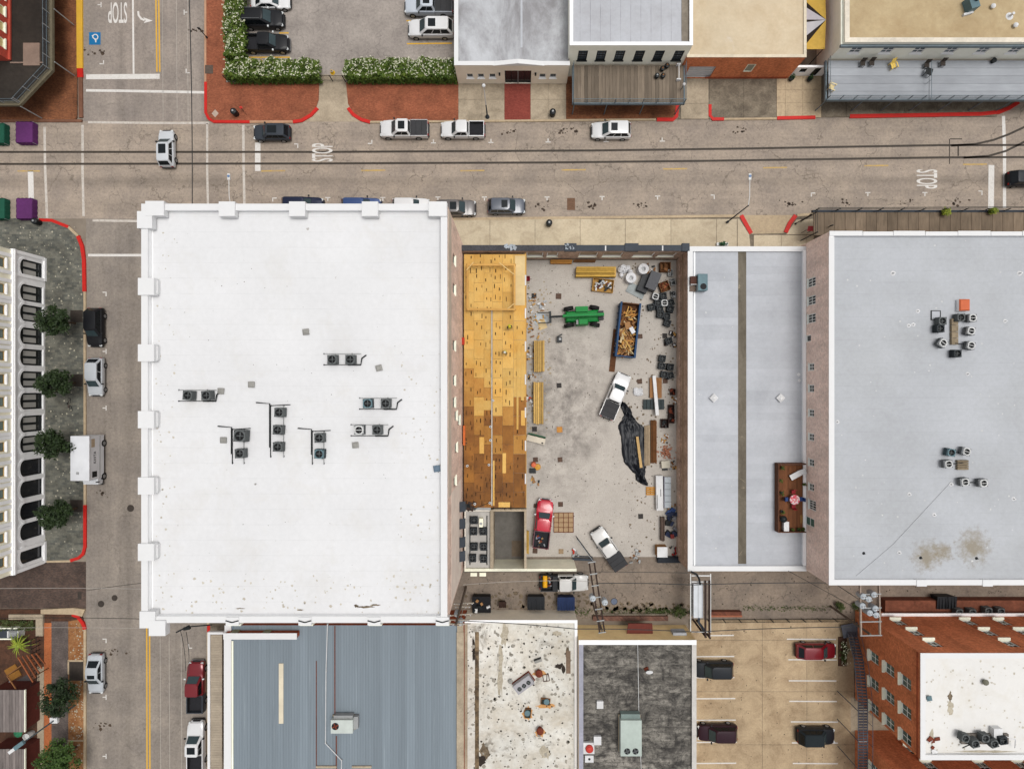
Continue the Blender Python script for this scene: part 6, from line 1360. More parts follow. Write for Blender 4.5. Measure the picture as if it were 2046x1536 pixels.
# two workers on the deck
def person(px,py,z,head,label,vest,trouser):
    a=P(px,py,z+1.2); t=thing('person',label,'person',(a.x,a.y,z),rad(head))
    vs=[(0,0,.95),(0,0,1.2),(.04,0,1.42),(.06,0,1.52),(.08,0,1.66), (0,.10,.90),(.10,.12,.5),(.02,.12,.08),(.16,.13,.04), (0,-.10,.90),(-.06,-.12,.5),(-.16,-.12,.08),(-.03,-.13,.04), (.02,.22,1.40),(.10,.28,1.14),(.30,.24,1.02),(.36,.23,1.0),(.02,-.22,1.40),(.12,-.28,1.14),(.32,-.20,1.08),(.38,-.19,1.06)]
    es=[(0,1),(1,2),(2,3),(3,4),(0,5),(5,6),(6,7),(7,8),(0,9),(9,10),(10,11),(11,12),(2,13),(13,14),(14,15),(15,16),(2,17),(17,18),(18,19),(19,20)]
    rs=[.15,.15,.16,.07,.10,.10,.075,.05,.05,.10,.075,.05,.05,.075,.055,.04,.035,.075,.055,.04,.035]
    me=bpy.data.meshes.new('body'); me.from_pydata(vs,es,[]); me.materials.append(trouser); o=link('body',me,t)
    m=o.modifiers.new('skin','SKIN'); sv=me.skin_vertices[0].data
    for i,r in enumerate(rs): sv[i].radius=(r,r)
    sv[0].use_root=True; o.modifiers.new('sub','SUBSURF').levels=1; o.modifiers['sub'].render_levels=1
    B().lathe((.02,0,.92),[(.19,0),(.20,.2),(.22,.42),(.16,.52),(.09,.54)],14).obj('vest',vest,t,smooth=50)
    B().lathe((.08,0,1.62),[(.15,0),(.14,.03),(.125,.1),(.07,.165),(.01,.18)],14).obj('hard_hat',plain('hat_white',(240,238,226)) if 'pale' in label else plain('hat_yellow',(232,216,60)),t,smooth=50)
hv=plain('hi_vis_yellow',(206,222,60),.7,.08); hv2=plain('hi_vis_pale',(214,206,110),.7,.08); jeans=plain('work_trousers',(66,66,74),.85)
person(1018,652,zP+.02,-80,'person in bright yellow vest and hat standing on the plywood deck',hv,jeans); person(1009,703,zP+.02,-110,'person in dull yellow vest and pale hat bending over the deck',hv2,plain('tan_trousers',(150,126,90)))
# ---------------- yard clutter on the lot floor
ZF=.02
def lumber(x0,x1,y0,y1,h,nx_,nz_,along,lab,m=M_wood,rot=0.0):
    a=P((x0+x1)/2,(y0+y1)/2,h); t=thing('lumber_stack',lab,'lumber',(a.x,a.y,ZF),rad(rot),group='lumber stacks'); sx,sy=(x1-x0)/16,(y1-y0)/16
    for k in range(nz_):
        for i in range(nx_):
            e=R.uniform(-.06,.06)
            if along=='y': w_=sx/nx_; B().box(-sx/2+i*w_+.018,-sx/2+(i+1)*w_-.018,-sy/2+e,sy/2+e,.1+k*h/nz_,.1+(k+1)*h/nz_-.01).obj('beam',m,t)
            else: w_=sy/nx_; B().box(-sx/2+e,sx/2+e,-sy/2+i*w_+.018,-sy/2+(i+1)*w_-.018,.1+k*h/nz_,.1+(k+1)*h/nz_-.01).obj('beam',m,t)
    for s in (-.35,.35):
        if along=='y': B().box(-sx/2,sx/2,s*sy-.05,s*sy+.05,0,.1).obj('bearer',M_woodd,t)
        else: B().box(s*sx-.05,s*sx+.05,-sy/2,sy/2,0,.1).obj('bearer',M_woodd,t)
    return t
M_lum=plain('beam_yellow',(226,184,108),.8,.16,3,rnd=.4); M_lum2=plain('beam_olive',(210,168,80),.8,.18,3,rnd=.4)
lumber(1152,1228,533,553,.9,5,3,'x','long lumber stack lying across near the white insulation rolls',M_lum2)
B_=P(1229,543,.95); t=thing('stack_end_board','upright board at the end of the long lumber stack','board',(B_.x,B_.y,ZF)); B().box(B_.x-.12,B_.x+.12,B_.y-.6,B_.y+.6,ZF,1.0).obj('board',M_lum,t); B().box(B_.x-.2,B_.x-.12,B_.y-.5,B_.y+.5,ZF,.3).obj('cleat',M_lum,t)
lumber(1067,1088,681,742,.8,6,3,'y','short lumber stack beside the plywood deck with darker end',M_lum); lumber(1066,1086,764,846,.7,5,2,'y','tall lumber stack of long beams beside the plywood deck',M_lum)
lumber(1100,1142,519,527,.5,2,2,'x','single orange beams below the street wall',plain('beam_orange',(206,146,72),.8,.12,3,rnd=.2)); lumber(1147,1190,519,524,.4,2,1,'x','brown beams below the street wall',M_woodd)
lumber(1300,1312,840,925,.35,6,1,'y','brown steel and timber lengths between tarp and brick pile',plain('brown_bar',(132,86,50),.8,.25,3,rnd=.45)); lumber(1287,1299,850,930,.15,4,1,'y','thin pale strips beside the black tarp',plain('pale_strip',(206,182,150),.8,.2,3,rnd=.4)); lumber(1298,1322,755,795,.3,3,1,'y','two brown planks under the white beam',plain('plank_brown',(164,118,76),.8,.15,3,rnd=.3))
lumber(1320,1328,1033,1080,.5,4,1,'y','thin dark lengths leaning beside the blue tarp heap',plain('dark_bar',(110,92,82),.8,.25,3,rnd=.45)); lumber(1052,1057,1060,1105,.4,2,1,'y','olive beams beside the red pickup',M_lum2)
lumber(1314,1365,1112,1124,.5,5,2,'x','black pipes stacked at the alley edge',plain('black_pipe',(40,46,56),.5,.2,3,rnd=.3))
a=P(1310,790,.7); t=thing('white_beam','long white wrapped beam leaning over dark pallets','beam',(a.x,a.y,ZF),rad(-86)); B().obox((0,0,.62),(4.9,.4,.3),0,0,rad(-3)).obj('beam',M_wv,t); B().obox((-1.8,0,.25),(.2,.4,.5)).obj('support',M_woodd,t); B().obox((1.6,0,.25),(.2,.4,.5)).obj('support',M_woodd,t)
a=P(1307,808,.5); t=thing('dark_pallet','dark green slatted steel pallet under the white beam','pallet',(a.x,a.y,ZF)); 
for i in range(6): B().box(a.x-1.3+i*.44,a.x-1.3+i*.44+.38,a.y-.62,a.y+.62,.25,.38).obj('slat',plain('dark_teal_slat',(54,66,68),.6,.15,3,rnd=.25),t)
for s in (-.5,.5): B().box(a.x-1.3,a.x+1.3,a.y+s-.06,a.y+s+.06,ZF,.25).obj('runner',M_black,t)
def crate(px,py,sx,sy,h,m,lab,rot=0,fill=None,name='crate',cat='crate',grp=None):
    a=P(px,py,h); t=thing(name,lab,cat,(a.x,a.y,ZF),rad(rot),group=grp); b=.05
    for x0,x1,y0,y1 in ((-sx/2,sx/2,-sy/2,-sy/2+b),(-sx/2,sx/2,sy/2-b,sy/2),(-sx/2,-sx/2+b,-sy/2+b,sy/2-b),(sx/2-b,sx/2,-sy/2+b,sy/2-b)): B().box(x0,x1,y0,y1,.05,h).obj('side',m,t)
    B().box(-sx/2,sx/2,-sy/2,sy/2,0,.05).obj('base',m,t)
    if fill:
        for k in range(fill[0]): B().obox((R.uniform(-sx*.36,sx*.36),R.uniform(-sy*.36,sy*.36),h*R.uniform(.5,1.0)),(R.uniform(.15,.6),R.uniform(.08,.3),R.uniform(.06,.2)),R.uniform(0,3),R.uniform(-.5,.5)).obj('item',R.choice(fill[1]),t)
    return t
tl=[M_black,plain('box_blue',(60,80,130)),M_wv,plain('box_maroon',(96,40,50)),M_greyp,M_black]
crate(1205,570,2.6,1.6,.55,M_wood,'open timber crate filled with dark tools below the lumber stack',-6,(26,tl))
crate(1330,533,1.25,1.15,.8,M_woodd,'brown timber crate in the lot corner',0,(6,[M_woodd,M_rust]))
crate(1328,572,1.2,1.2,.6,M_woodd,'round edged crate of rusty scrap under the corner crate',20,(14,[M_rust,M_woodd,plain('copper',(196,120,80))]))
crate(1342,827,.7,2.3,.6,plain('dark_lattice',(64,44,40),.8,.2),'dark lattice crate against the low building wall',0,(8,[M_black,M_rust])); crate(1329,846,.9,1.1,.6,plain('dark_lattice',(64,44,40)),'small dark crate beside the lattice crate',0,(6,[M_black]))
crate(1345,783,.6,.8,.5,plain('dark_lattice',(64,44,40)),'dark box against the wall below the last coil',0,(4,[M_rust]))
a=P(1322,1101,.9); t=thing('carton','tall white topped cardboard carton near the alley','carton',(a.x,a.y,ZF)); B().box(a.x-.62,a.x+.62,a.y-.62,a.y+.62,ZF,1.25).obj('box',plain('cardboard',(176,132,88),.85),t); B().box(a.x-.63,a.x+.63,a.y-.63,a.y+.63,1.25,1.28).obj('lid',M_wv,t)
a=P(1318,985,.7); t=thing('white_crate','long white wrapped crate with dark lettering strip','crate',(a.x,a.y,ZF),rad(1)); B().box(-.42,.42,-2.15,2.15,.1,.7).obj('wrap',M_wv,t); B().box(-.35,-.28,-1.9,-.2,.7,.71).obj('print',M_black,t); B().box(.1,.17,-.4,.5,.7,.71).obj('print',M_black,t); B().box(-.3,.3,-1.8,1.8,0,.1).obj('runner',M_woodd,t)
a=P(1335,984,.7); t=thing('window_stack','stack of pale glazed window units on edge','window units',(a.x,a.y,ZF))
for i in range(5): B().box(a.x-.4,a.x+.38,a.y-1.9+i*.77,a.y-1.9+(i+1)*.77-.04,.1,.6).obj('unit',plain('pale_glass_unit',(198,206,212),.3,.06,2),t)
B().box(a.x-.5,a.x-.42,a.y-1.95,a.y+1.95,ZF,.65).obj('frame',plain('lilac_frame',(150,146,160)),t)
a=P(1300,981,.2); t=thing('wood_pallet','small orange wood pallet beside the long white crate','pallet',(a.x,a.y,ZF))
for i in range(4): B().box(a.x-.55,a.x+.55,a.y-.5+i*.27,a.y-.5+i*.27+.2,.14,.18).obj('slat',plain('pallet_orange',(224,160,72),.8,.1),t)
for s in (-.5,0,.5): B().box(a.x+s-.05,a.x+s+.05,a.y-.5,a.y+.5,ZF,.14).obj('runner',M_woodd,t)
a=P(1330,928,.5); t=thing('cooler_box','dirty white cooler box south of the brick pile','box',(a.x,a.y,ZF),rad(5)); B().box(-.5,.5,-.4,.45,.0,.5).obj('box',plain('dirty_white',(214,208,190),.7,.12),t); B().box(-.52,.52,-.42,.47,.5,.56).obj('lid',plain('dirty_white',(214,208,190)),t); B().box(-.35,.25,-.75,-.45,0,.3).obj('tray',M_black,t)
# brick pile: loose bricks one by one
a=P(1332,903,.3); t=thing('brick_pile','heap of loose orange bricks beside the wall','bricks',(a.x,a.y,ZF)); bm=B().obox((0,0,0),(.21,.1,.065)).mesh('brick',plain('loose_masonry',(206,140,110),.9,.15,3,rnd=.35))
for k in range(110):
    r_=abs(R.gauss(0,.5)); an=R.uniform(0,6.28); o=link('brick',bm,t); o.matrix_parent_inverse=INV[t.name]; o.location=(a.x+r_*math.cos(an),a.y+r_*1.15*math.sin(an),.06+max(0,.42-r_*.4)*R.random()); o.rotation_euler=(R.uniform(-.4,.4),R.uniform(-.4,.4),R.uniform(0,3.1))
# condensers stored on the floor along the east wall
for i,(k,x,y) in enumerate((('c',1310,592),('d',1326,591),('d',1315,605),('c',1328,605),('d',1341,604),('d',1302,613),('d',1319,617),('d',1340,617),('d',1320,628),('d',1333,631),('d',1334,645),('d',1337,681),('d',1324,716),('d',1323,731),('d',1340,733),('d',1328,748),('d',1340,750))):
    cond(k,x,y,ZF,R.uniform(-20,20),.95,('white rimmed' if k=='c' else 'dark')+(' condenser in the crowded group below the scrap crate' if y<640 else ' condenser between the dumpster and the low building wall' if y<700 else ' condenser grouped above the brown planks by the wall'),('white rimmed ' if k=='c' else 'dark ')+'stored condensers')
# insulation rolls, black pallets, metal sheet
def roll(px,py,r,h,lab,grp='white rolls'):
    a=P(px,py,h); t=thing('white_roll',lab,'roll',(a.x,a.y,ZF),group=grp); B().lathe((a.x,a.y,ZF),[(r,0),(r,h),(r*.45,h+.02),(r*.3,h-.1),(r*.28,h-.3)],18).obj('roll',plain('white_film',(232,232,234),.5,.1,6,bump=.5),t,smooth=40); B().cyl((a.x,a.y,ZF),r*.27,h-.25,10).obj('core',M_greyp,t)
roll(1261,555,.65,.9,'white insulation roll closest to the grey metal sheet'); roll(1286,537,.65,1.0,'white insulation roll beside the black wrapped pallet')
a=P(1250,540,.7); t=thing('wrapped_bundle','crumpled white plastic bundle beside the long lumber stack','bundle',(a.x,a.y,ZF)); 
for k in range(14): B().lathe((a.x+R.uniform(-.7,.7),a.y+R.uniform(-.6,.6),ZF),[(R.uniform(.2,.4),0),(R.uniform(.25,.4),R.uniform(.3,.6)),(.1,R.uniform(.6,.8))],7).obj('fold',plain('white_film',(232,232,234)),t)
a=P(1276,784,.4); t=thing('wrapped_bundle','round white plastic bundle beside the white pickup','bundle',(a.x,a.y,ZF))
for k in range(9): B().lathe((a.x+R.uniform(-.35,.35),a.y+R.uniform(-.35,.35),ZF),[(R.uniform(.2,.35),0),(R.uniform(.25,.35),R.uniform(.15,.3)),(.1,R.uniform(.3,.42))],8).obj('fold',plain('white_film',(232,232,234)),t)
a=P(1304,562,1.0); t=thing('wrapped_pallet','tall black wrapped pallet in the lot corner','pallet',(a.x,a.y,ZF),rad(-22)); B().box(-.65,.65,-1.1,1.1,.12,1.5).obj('wrap',plain('black_wrap',(56,58,66),.35,.15,4,bump=.4),t); B().box(-.6,.6,-1.0,1.0,0,.12).obj('pallet',M_woodd,t)
a=P(1290,566,.6); t=thing('wrapped_pallet','low black wrapped pallet next to the tall one','pallet',(a.x,a.y,ZF),rad(-22)); B().box(-.75,.5,-1.2,1.1,.12,.8).obj('wrap',plain('black_wrap2',(34,36,42),.4,.2,4,bump=.5),t); B().box(-.6,.4,-1.1,1.0,0,.12).obj('pallet',M_woodd,t)
a=P(1271,581,.1); t=thing('metal_sheet','tilted grey metal sheet on the lot floor','sheet',(a.x,a.y,ZF),rad(-27)); B().box(-1.15,1.15,-.65,.65,.05,.1).obj('sheet',plain('sheet_grey',(122,128,128),.4,.25,2,.2),t); B().box(-1.0,1.0,-.5,.5,0,.05).obj('bearer',M_woodd,t)
for x,y in ((1340,545),(1345,563),(1346,588)): crate(x,y,.55,.8,.5,M_greyp,'grey scrap box along the corner of the low building wall',R.uniform(-20,20),(5,[M_greyp,M_black]),grp='grey scrap boxes')
# skip full of timber
a=P(1253,660,1.0); t=thing('dumpster','blue open top dumpster full of timber scrap','dumpster',(a.x,a.y,ZF),rad(84)); bl=plain('skip_blue',(34,74,116),.6,.2,2); bl2=plain('skip_brown',(110,72,46),.85,.3,3)
Lx,Ly,Hh=6.6,2.3,1.5
for s in (-1,1):
    b=B(); b.obox((0,s*Ly/2,Hh/2+.1),(Lx,.12,Hh)); b.obj('side_wall',bl,t)
    for k in range(8): B().obox((-Lx/2+.4+k*.83,s*(Ly/2+.1),Hh/2+.05),(.12,.12,Hh-.1)).obj('rib',bl,t)
    B().obox((0,s*Ly/2,Hh+.14),(Lx+.1,.22,.12)).obj('top_rail',bl,t)
B().obox((-Lx/2+.06,0,Hh/2+.1),(.12,Ly-.12,Hh)).obj('end_wall',bl,t); B().obox((Lx/2-.06,0,Hh/2+.1),(.12,Ly-.12,Hh)).obj('end_wall',bl2,t); B().box(-Lx/2+.12,Lx/2-.12,-Ly/2+.06,Ly/2-.06,.1,.75).obj('fill',bl2,t)
t=thing('timber_scrap','heap of broken timber and cardboard inside the blue dumpster','scrap',(a.x,a.y,.8),rad(84)); mats=[plain('scrap_yellow',(222,178,104),.8,.1,3),plain('scrap_orange',(206,146,76),.8,.1,3),plain('scrap_brown',(158,106,60),.8,.2,3),M_wood,M_woodd,plain('cardboard',(176,132,88)),plain('scrap_pale',(236,212,164))]
for k in range(120):
    x=R.uniform(-3.0,2.6) if k<90 else R.uniform(-3.0,.4); B().obox((x,R.uniform(-.9,.9),R.uniform(.0,.55)+(.2 if x<.4 else 0)),(R.uniform(.3,1.3),R.uniform(.06,.22),.05),R.uniform(0,3.1),R.uniform(-.3,.3),R.uniform(-.3,.3)).obj('offcut',R.choice(mats),t)
B().obox((.5,.1,.85),(.9,.7,.06),.3,.2).obj('cardboard_sheet',plain('cardboard',(176,132,88)),t); B().obox((.0,-.5,.8),(.8,.5,.25),.6).obj('white_sack',plain('white_film',(232,232,234)),t)
a=P(1223,690,.0); t=thing('plywood_ramp','rusty brown plank lying along the blue dumpster','board',(a.x+.25,a.y-.4,ZF),rad(84)); B().box(-2.9,2.4,-.35,.35,.03,.1).obj('plank',bl2,t); B().box(-2.5,2.2,-.3,.3,0,.03).obj('batten',M_woodd,t)
# big black tarp: one crumpled surface
ctr=[(1243,802,6),(1250,815,10),(1256,830,9),(1258,840,15),(1261,852,26),(1265,875,24),(1267,905,25),(1269,925,22),(1275,940,15),(1279,950,9),(1282,960,12),(1288,968,7)]
b=B(); rows=[]; NS=22
for i in range(len(ctr)*4-3):
    k=min(i//4,len(ctr)-2); f=(i-k*4)/4; x,y,w_=[lerp(ctr[k][j],ctr[k+1][j],f) for j in range(3)]
    row=[]
    for s in range(NS+1):
        u=s/NS*2-1; p=P(x+u*w_+R.uniform(-1,1),y+R.uniform(-1.2,1.2)+u*2,.2); h=.03 if s in(0,NS) else .06+.28*(1-u*u)*R.random()+.12*abs(math.sin(u*9+i*.35)); row.append((p.x,p.y,ZF+h))
    rows.append(row)
n0=len(b.v)
for r_ in rows: b.v+=r_
for i in range(len(rows)-1):
    for s in range(NS): b.f.append((i*(NS+1)+s,(i+1)*(NS+1)+s,(i+1)*(NS+1)+s+1,i*(NS+1)+s+1))
t=thing('black_tarp','huge crumpled black plastic tarp beside the white pickup','tarp',P(1265,880,0)); b.obj('sheet',plain('black_plastic',(30,33,40),.45,.3,3,spec=.3),t,smooth=70)
a,c=P(1273,872,.5),P(1281,934,.5); d=c-a; t=thing('tarp_board','long pale board lying on the black tarp','board',(a.x,a.y,.3)); B().obox(((a.x+c.x)/2,(a.y+c.y)/2,.55),(d.length,.32,.05),math.atan2(d.y,d.x)).obj('board',plain('pale_board',(214,178,120),.8,.1),t); B().obox(((a.x+c.x)/2,(a.y+c.y)/2,.35),(.3,.3,.35)).obj('prop',M_woodd,t)
for i,(x,y,w_,h_,r_) in enumerate(((1343,1045,22,40,0),)):
    a=P(x,y,.3); t=thing('tarp_heap','heap of blue and dark tarps against the low building wall','tarp',(a.x,a.y,ZF))
    for k in range(16): B().obox((a.x+R.uniform(-.5,.5),a.y+R.uniform(-1.7,1.7),.2+R.random()*.25),(R.uniform(.4,.9),R.uniform(.3,.8),.2),R.uniform(0,3),R.uniform(-.4,.4)).obj('fold',R.choice([plain('tarp_navy',(44,54,84),.5),plain('tarp_blue',(40,72,132),.5),M_black,plain('tarp_red',(150,64,60)),plain('tarp_grey',(140,140,146))]),t)
load_(1344,1100,.1,9,.4,[plain('chain_red',(176,40,30)),M_black],'red hoses coiled by the carton','hose_coil','hose')
load_(1075,618,.1,18,.9,[M_wv,plain('cardboard',(176,132,88)),plain('grey_plastic',(188,196,204)),M_wood],'scattered white and cardboard litter beside the deck edge','litter_pile','litter'); load_(1066,655,.1,22,1.1,[M_wv,M_wood,M_woodd,plain('cardboard',(176,132,88)),M_wood],'timber offcuts and white wrap beside the deck','litter_pile','litter'); load_(1057,705,.1,14,.7,[M_wv,M_wood,M_woodd,M_black],'offcuts and wrap behind the short lumber stack','litter_pile','litter'); load_(1057,800,.1,10,.6,[M_woodd,plain('crate_red',(206,60,40)),M_wv,M_woodd],'red and brown litter behind the tall lumber stack','litter_pile','litter')
a=P(1080,638,.1); t=thing('drop_cloth','pale blue white cloth spread by the forks','cloth',(a.x,a.y,ZF)); b=B(); pts=[(a.x+(.85+.25*R.random())*math.cos(k*.45),a.y+(.75+.2*R.random())*math.sin(k*.45)) for k in range(14)]; b.prism(pts,ZF,.06); b.obj('cloth',plain('pale_cloth',(214,220,222),.8,.08,3),t)
a=P(1083,648,.1); t=thing('tan_board','pale tan square sheet by the forks','board',(a.x,a.y,ZF),rad(20)); B().box(-.5,.5,-.6,.6,.0,.05).obj('sheet',plain('tan_sheet',(232,206,156)),t); B().box(-.4,.4,-.5,.5,-.015,.0).obj('bearer',M_woodd,t)
crate(1054,556,.6,.55,.45,plain('crate_crimson',(150,20,40)),'small crimson crate under the deck edge near the street wall')
a=P(1071,877,.6); t=thing('tool_chest','long cream topped job box with green lid beside the deck','chest',(a.x,a.y,ZF),rad(-14)); B().box(-1.15,1.15,-.42,.3,0,.7).obj('box',plain('chest_cream',(228,216,196),.6,.06),t); B().obox((0,.45,.8),(2.2,.1,.5),0,rad(-20)).obj('lid',plain('chest_green',(30,96,66),.5),t); B().box(.75,1.0,-.36,-.2,.7,.72).obj('latch',M_black,t)
a=P(1066,928,.5); t=thing('traffic_drum','orange barrel and cone beside the deck','barrel',(a.x,a.y,ZF)); B().lathe((a.x,a.y,ZF),[(.35,0),(.33,.5),(.28,.9),(.1,.95)],14).obj('drum',plain('drum_orange',(236,120,80),.5),t); B().lathe((a.x+.5,a.y-.35,ZF),[(.42,0),(.42,.1),(.36,.3),(.05,.34)],14).obj('lid',plain('lid_amber',(226,166,60),.5),t); B().box(a.x-.5,a.x+.3,a.y-1.1,a.y-.5,ZF,.35).obj('battery_tray',M_black,t)
# column base pads set in the lot floor
pm_=plain('pad_rust',(106,84,72),.85,.25,5); pmd=plain('pad_dark',(70,66,64),.85,.2,5)
for i,(x,y,m,s) in enumerate(((1067,591,pmd,.6),(1116,592,pm_,.7),(1117,770,pmd,.6),(1068,857,pmd,.6),(1118,858,plain('pad_orange',(216,150,70)),.7),(1119,918,pm_,.6),(1070,918,pm_,.6),(1120,1007,pm_,.6),(1070,1010,pm_,.5),(1280,1031,pmd,.6),(1279,672,pm_,.55),(1328,671,pmd,.6),(1278,762,pm_,.6),(1329,761,pm_,.6),(1069,1100,pm_,.6),(1121,1101,plain('pad_tan',(176,150,118)),.6))):
    a=P(x,y); t=thing('column_base',{'pad_rust':'rusty brown','pad_dark':'dark grey','pad_orange':'bright orange','pad_tan':'pale tan'}[m.name]+' square column base plate '+('beside the plywood deck' if x<1075 else 'in the open middle of the lot' if x<1200 else 'near the low building wall'),'base plate',(a.x,a.y,ZF),rad(R.uniform(-4,4)),group='column base plates '+m.name.split('_')[1]+str(int(x>1075)+int(x>1200))); B().box(-s/2,s/2,-s/2,s/2,0,.05).obj('plate',m,t)
    for u in (-1,1):
        for v_ in (-1,1): B().cyl((u*s*.35,v_*s*.35,.05),.03,.06,6).obj('bolt',M_black,t)
a=P(1118,678,.3); t=thing('tool_stand','small black saw stand in the middle of the lot','stand',(a.x,a.y,ZF)); B().box(a.x-.35,a.x+.3,a.y-.4,a.y+.3,.4,.5).obj('table',M_black,t); B().obox((a.x,a.y+.45,.6),(.7,.15,.08),.5).obj('arm',M_black,t); B().box(a.x-.1,a.x+.2,a.y-.1,a.y+.15,.5,.6).obj('saw',M_greyp,t)
for s in (-.3,.25): B().box(a.x+s-.03,a.x+s+.03,a.y-.3,a.y-.24,ZF,.4).obj('leg',M_black,t)
# rebar footing
a=P(1126,1043); t=thing('rebar_grid','square rebar mat in a sandy footing beside the red pickup','rebar',(a.x,a.y,ZF)); hs_=1.22
B().box(a.x-hs_,a.x+hs_,a.y-hs_,a.y+hs_,ZF+.001,ZF+.01).obj('sand',plain('sand_fill',(190,160,124),.95,.12,3),t)
for k in range(5): 
    v_=-hs_+k*hs_/2; B().tube([(a.x+v_,a.y-hs_,.12),(a.x+v_,a.y+hs_,.12)],.035 if k in(0,4) else .025).obj('bar',M_rust,t); B().tube([(a.x-hs_,a.y+v_,.15),(a.x+hs_,a.y+v_,.15)],.035 if k in(0,4) else .025).obj('bar',M_rust,t)
# gate leaf open at the alley
a,c=P(1153,1076,1.5),P(1186,1121,1.5); d=c-a; t=thing('lot_gate','dark steel mesh gate standing open at the alley','gate',(c.x,c.y,ZF)); 
for h in (.2,1.0,1.8): B().tube([(a.x,a.y,h),(c.x,c.y,h)],.035).obj('rail',M_greyp if h>1.5 else M_black,t)
for f in (0,.33,.66,1): p=a+d*f; B().tube([(p.x,p.y,.1),(p.x,p.y,1.85)],.03).obj('stile',M_black,t)
a=P(1165,1118,.4); t=thing('steel_channel','dark steel channels lying by the open gate','steel',(a.x,a.y,ZF)); B().obox((a.x,a.y,.2),(2.6,.3,.2),-.05).obj('channel',M_char,t); B().obox((a.x,a.y+.35,.2),(2.4,.12,.15),-.05).obj('channel',M_char,t)
load_(1152,1106,.1,8,.5,[M_wv,M_greyp,plain('crate_red',(206,60,40)),M_woodd],'mixed litter inside the open gate','litter_pile','litter')
# alley bins
def bin_(px,py,sx,sy,h,m,lab,openm=None,name='waste_container',grp='alley waste containers'):
    a=P(px,py,h); t=thing(name,lab,'waste container',(a.x,a.y,.004),0.0,group=grp); b=B(); b.ring([[(-sx/2+.1,-sy/2+.1,.12),(sx/2-.1,-sy/2+.1,.12),(sx/2-.1,sy/2-.1,.12),(-sx/2+.1,sy/2-.1,.12)],[(-sx/2,-sy/2,h-.15),(sx/2,-sy/2,h-.15),(sx/2,sy/2,h),(-sx/2,sy/2,h)]]); b.obj('body',m,t)
    if openm is None:
        for s in (-1,1):
            l=B(); l.ring([[(s*.03,-sy/2-.04,h-.13),(s*(sx/2+.04),-sy/2-.04,h-.13),(s*(sx/2+.04),-sy/2-.04,h-.07),(s*.03,-sy/2-.04,h-.07)],[(s*.03,sy/2+.04,h+.02),(s*(sx/2+.04),sy/2+.04,h+.02),(s*(sx/2+.04),sy/2+.04,h+.08),(s*.03,sy/2+.04,h+.08)]]); lo=l.obj('lid',m,t)
            for k in range(3): B().box(s*(.15+k*sx/6),s*(.2+k*sx/6),-sy/2,sy/2,h+.0,h+.09).obj('lid_rib',m,lo)
    else:
        for k in range(12): B().obox((R.uniform(-sx*.4,sx*.4),R.uniform(-sy*.4,sy*.4),h+R.uniform(-.1,.15)),(R.uniform(.2,.5),R.uniform(.15,.4),.2),R.uniform(0,3),R.uniform(-.4,.4)).obj('bag',R.choice(openm),t)
    for x in (-sx/2+.2,sx/2-.2):
        for y in (-sy/2+.2,sy/2-.2): B().cyl((x,y,0),.08,.12,8).obj('castor',M_black,t)
bk=plain('bin_black',(40,42,46),.6,.15); bn=plain('bin_navy',(34,52,92),.6,.12)
bin_(1071,1205,2.05,1.6,1.3,bk,'black two lid dumpster behind the worn roof building'); bin_(1131,1206,2.05,1.6,1.3,bn,'navy blue dumpster behind the worn roof building'); bin_(962,1208,2.3,2.0,1.3,plain('bin_dark',(24,24,28),.6),'overfilled black dumpster with bags beside the utility pole',[M_black,M_black,M_black,M_wv,plain('cardboard',(176,132,88))])
bin_(1004,1208,.8,.7,.9,plain('bin_brown',(66,46,38),.7),'small brown bin between the dumpsters')
for i,x in enumerate((1812,1829,1843,1857)): bin_(x,1213,.75,.8,1.05,plain('bin_green',(50,72,64),.6,.12) if i!=2 else M_greyp,('dark green' if i!=2 else 'pale grey')+' wheeled bin below the apartment block wall',grp='wheeled bins' if i!=2 else None)
bin_(1892,1204,2.3,1.5,1.4,bk,'black ribbed dumpster below the apartment block wall')
for x,y,z,l in ((1920,1224,1.2,'first'),(1942,1224,1.2,'second'),(1985,1222,1.2,'third'),(2005,1222,1.2,'fourth')): pass
for i,(x,y) in enumerate(((1918,1224),(1944,1224),(1976,1221),(2001,1222))):
    cond('g',x,y,1.2,0,1.0,'grey condenser on the ledge of the apartment block','condensers on the apartment ledge')
# litter bins and post on pavements
def litter(px,py,lab,grp='round black litter bins'):
    a=P(px,py,.5); t=thing('litter_bin',lab,'litter bin',(a.x,a.y,.13),group=grp); B().lathe((a.x,a.y,.13),[(.3,0),(.36,.1),(.38,.8),(.3,.86)],16).obj('bin',M_black,t,smooth=40); B().lathe((a.x,a.y,.95),[(.4,0),(.36,.12),(.2,.2),(.02,.22)],16).obj('lid',M_black,t,smooth=40); B().cyl((a.x,a.y,1.16),.12,.03,12).obj('cap',M_greyp,t)
litter(470,226,'black litter bin on the red brick corner by the hedge'); litter(1104,227,'black litter bin on the north concrete slabs'); litter(1097,447,'black litter bin on the tan south slabs'); litter(75,444,'black litter bin at the slate pavement corner')
a=P(487,220,.3); t=thing('sign_stand','thin red and white sign stand by the litter bin','sign',(a.x,a.y,.13)); B().tube([(a.x-.3,a.y+.4,.13),(a.x-.1,a.y,.9)],.02).obj('leg',M_black,t); B().tube([(a.x+.3,a.y-.5,.13),(a.x-.1,a.y,.9)],.02).obj('leg',M_black,t); B().obox((a.x-.1,a.y+.05,.8),(.3,.3,.04),.5,.4).obj('board',plain('sign_red',(212,60,50)),t)
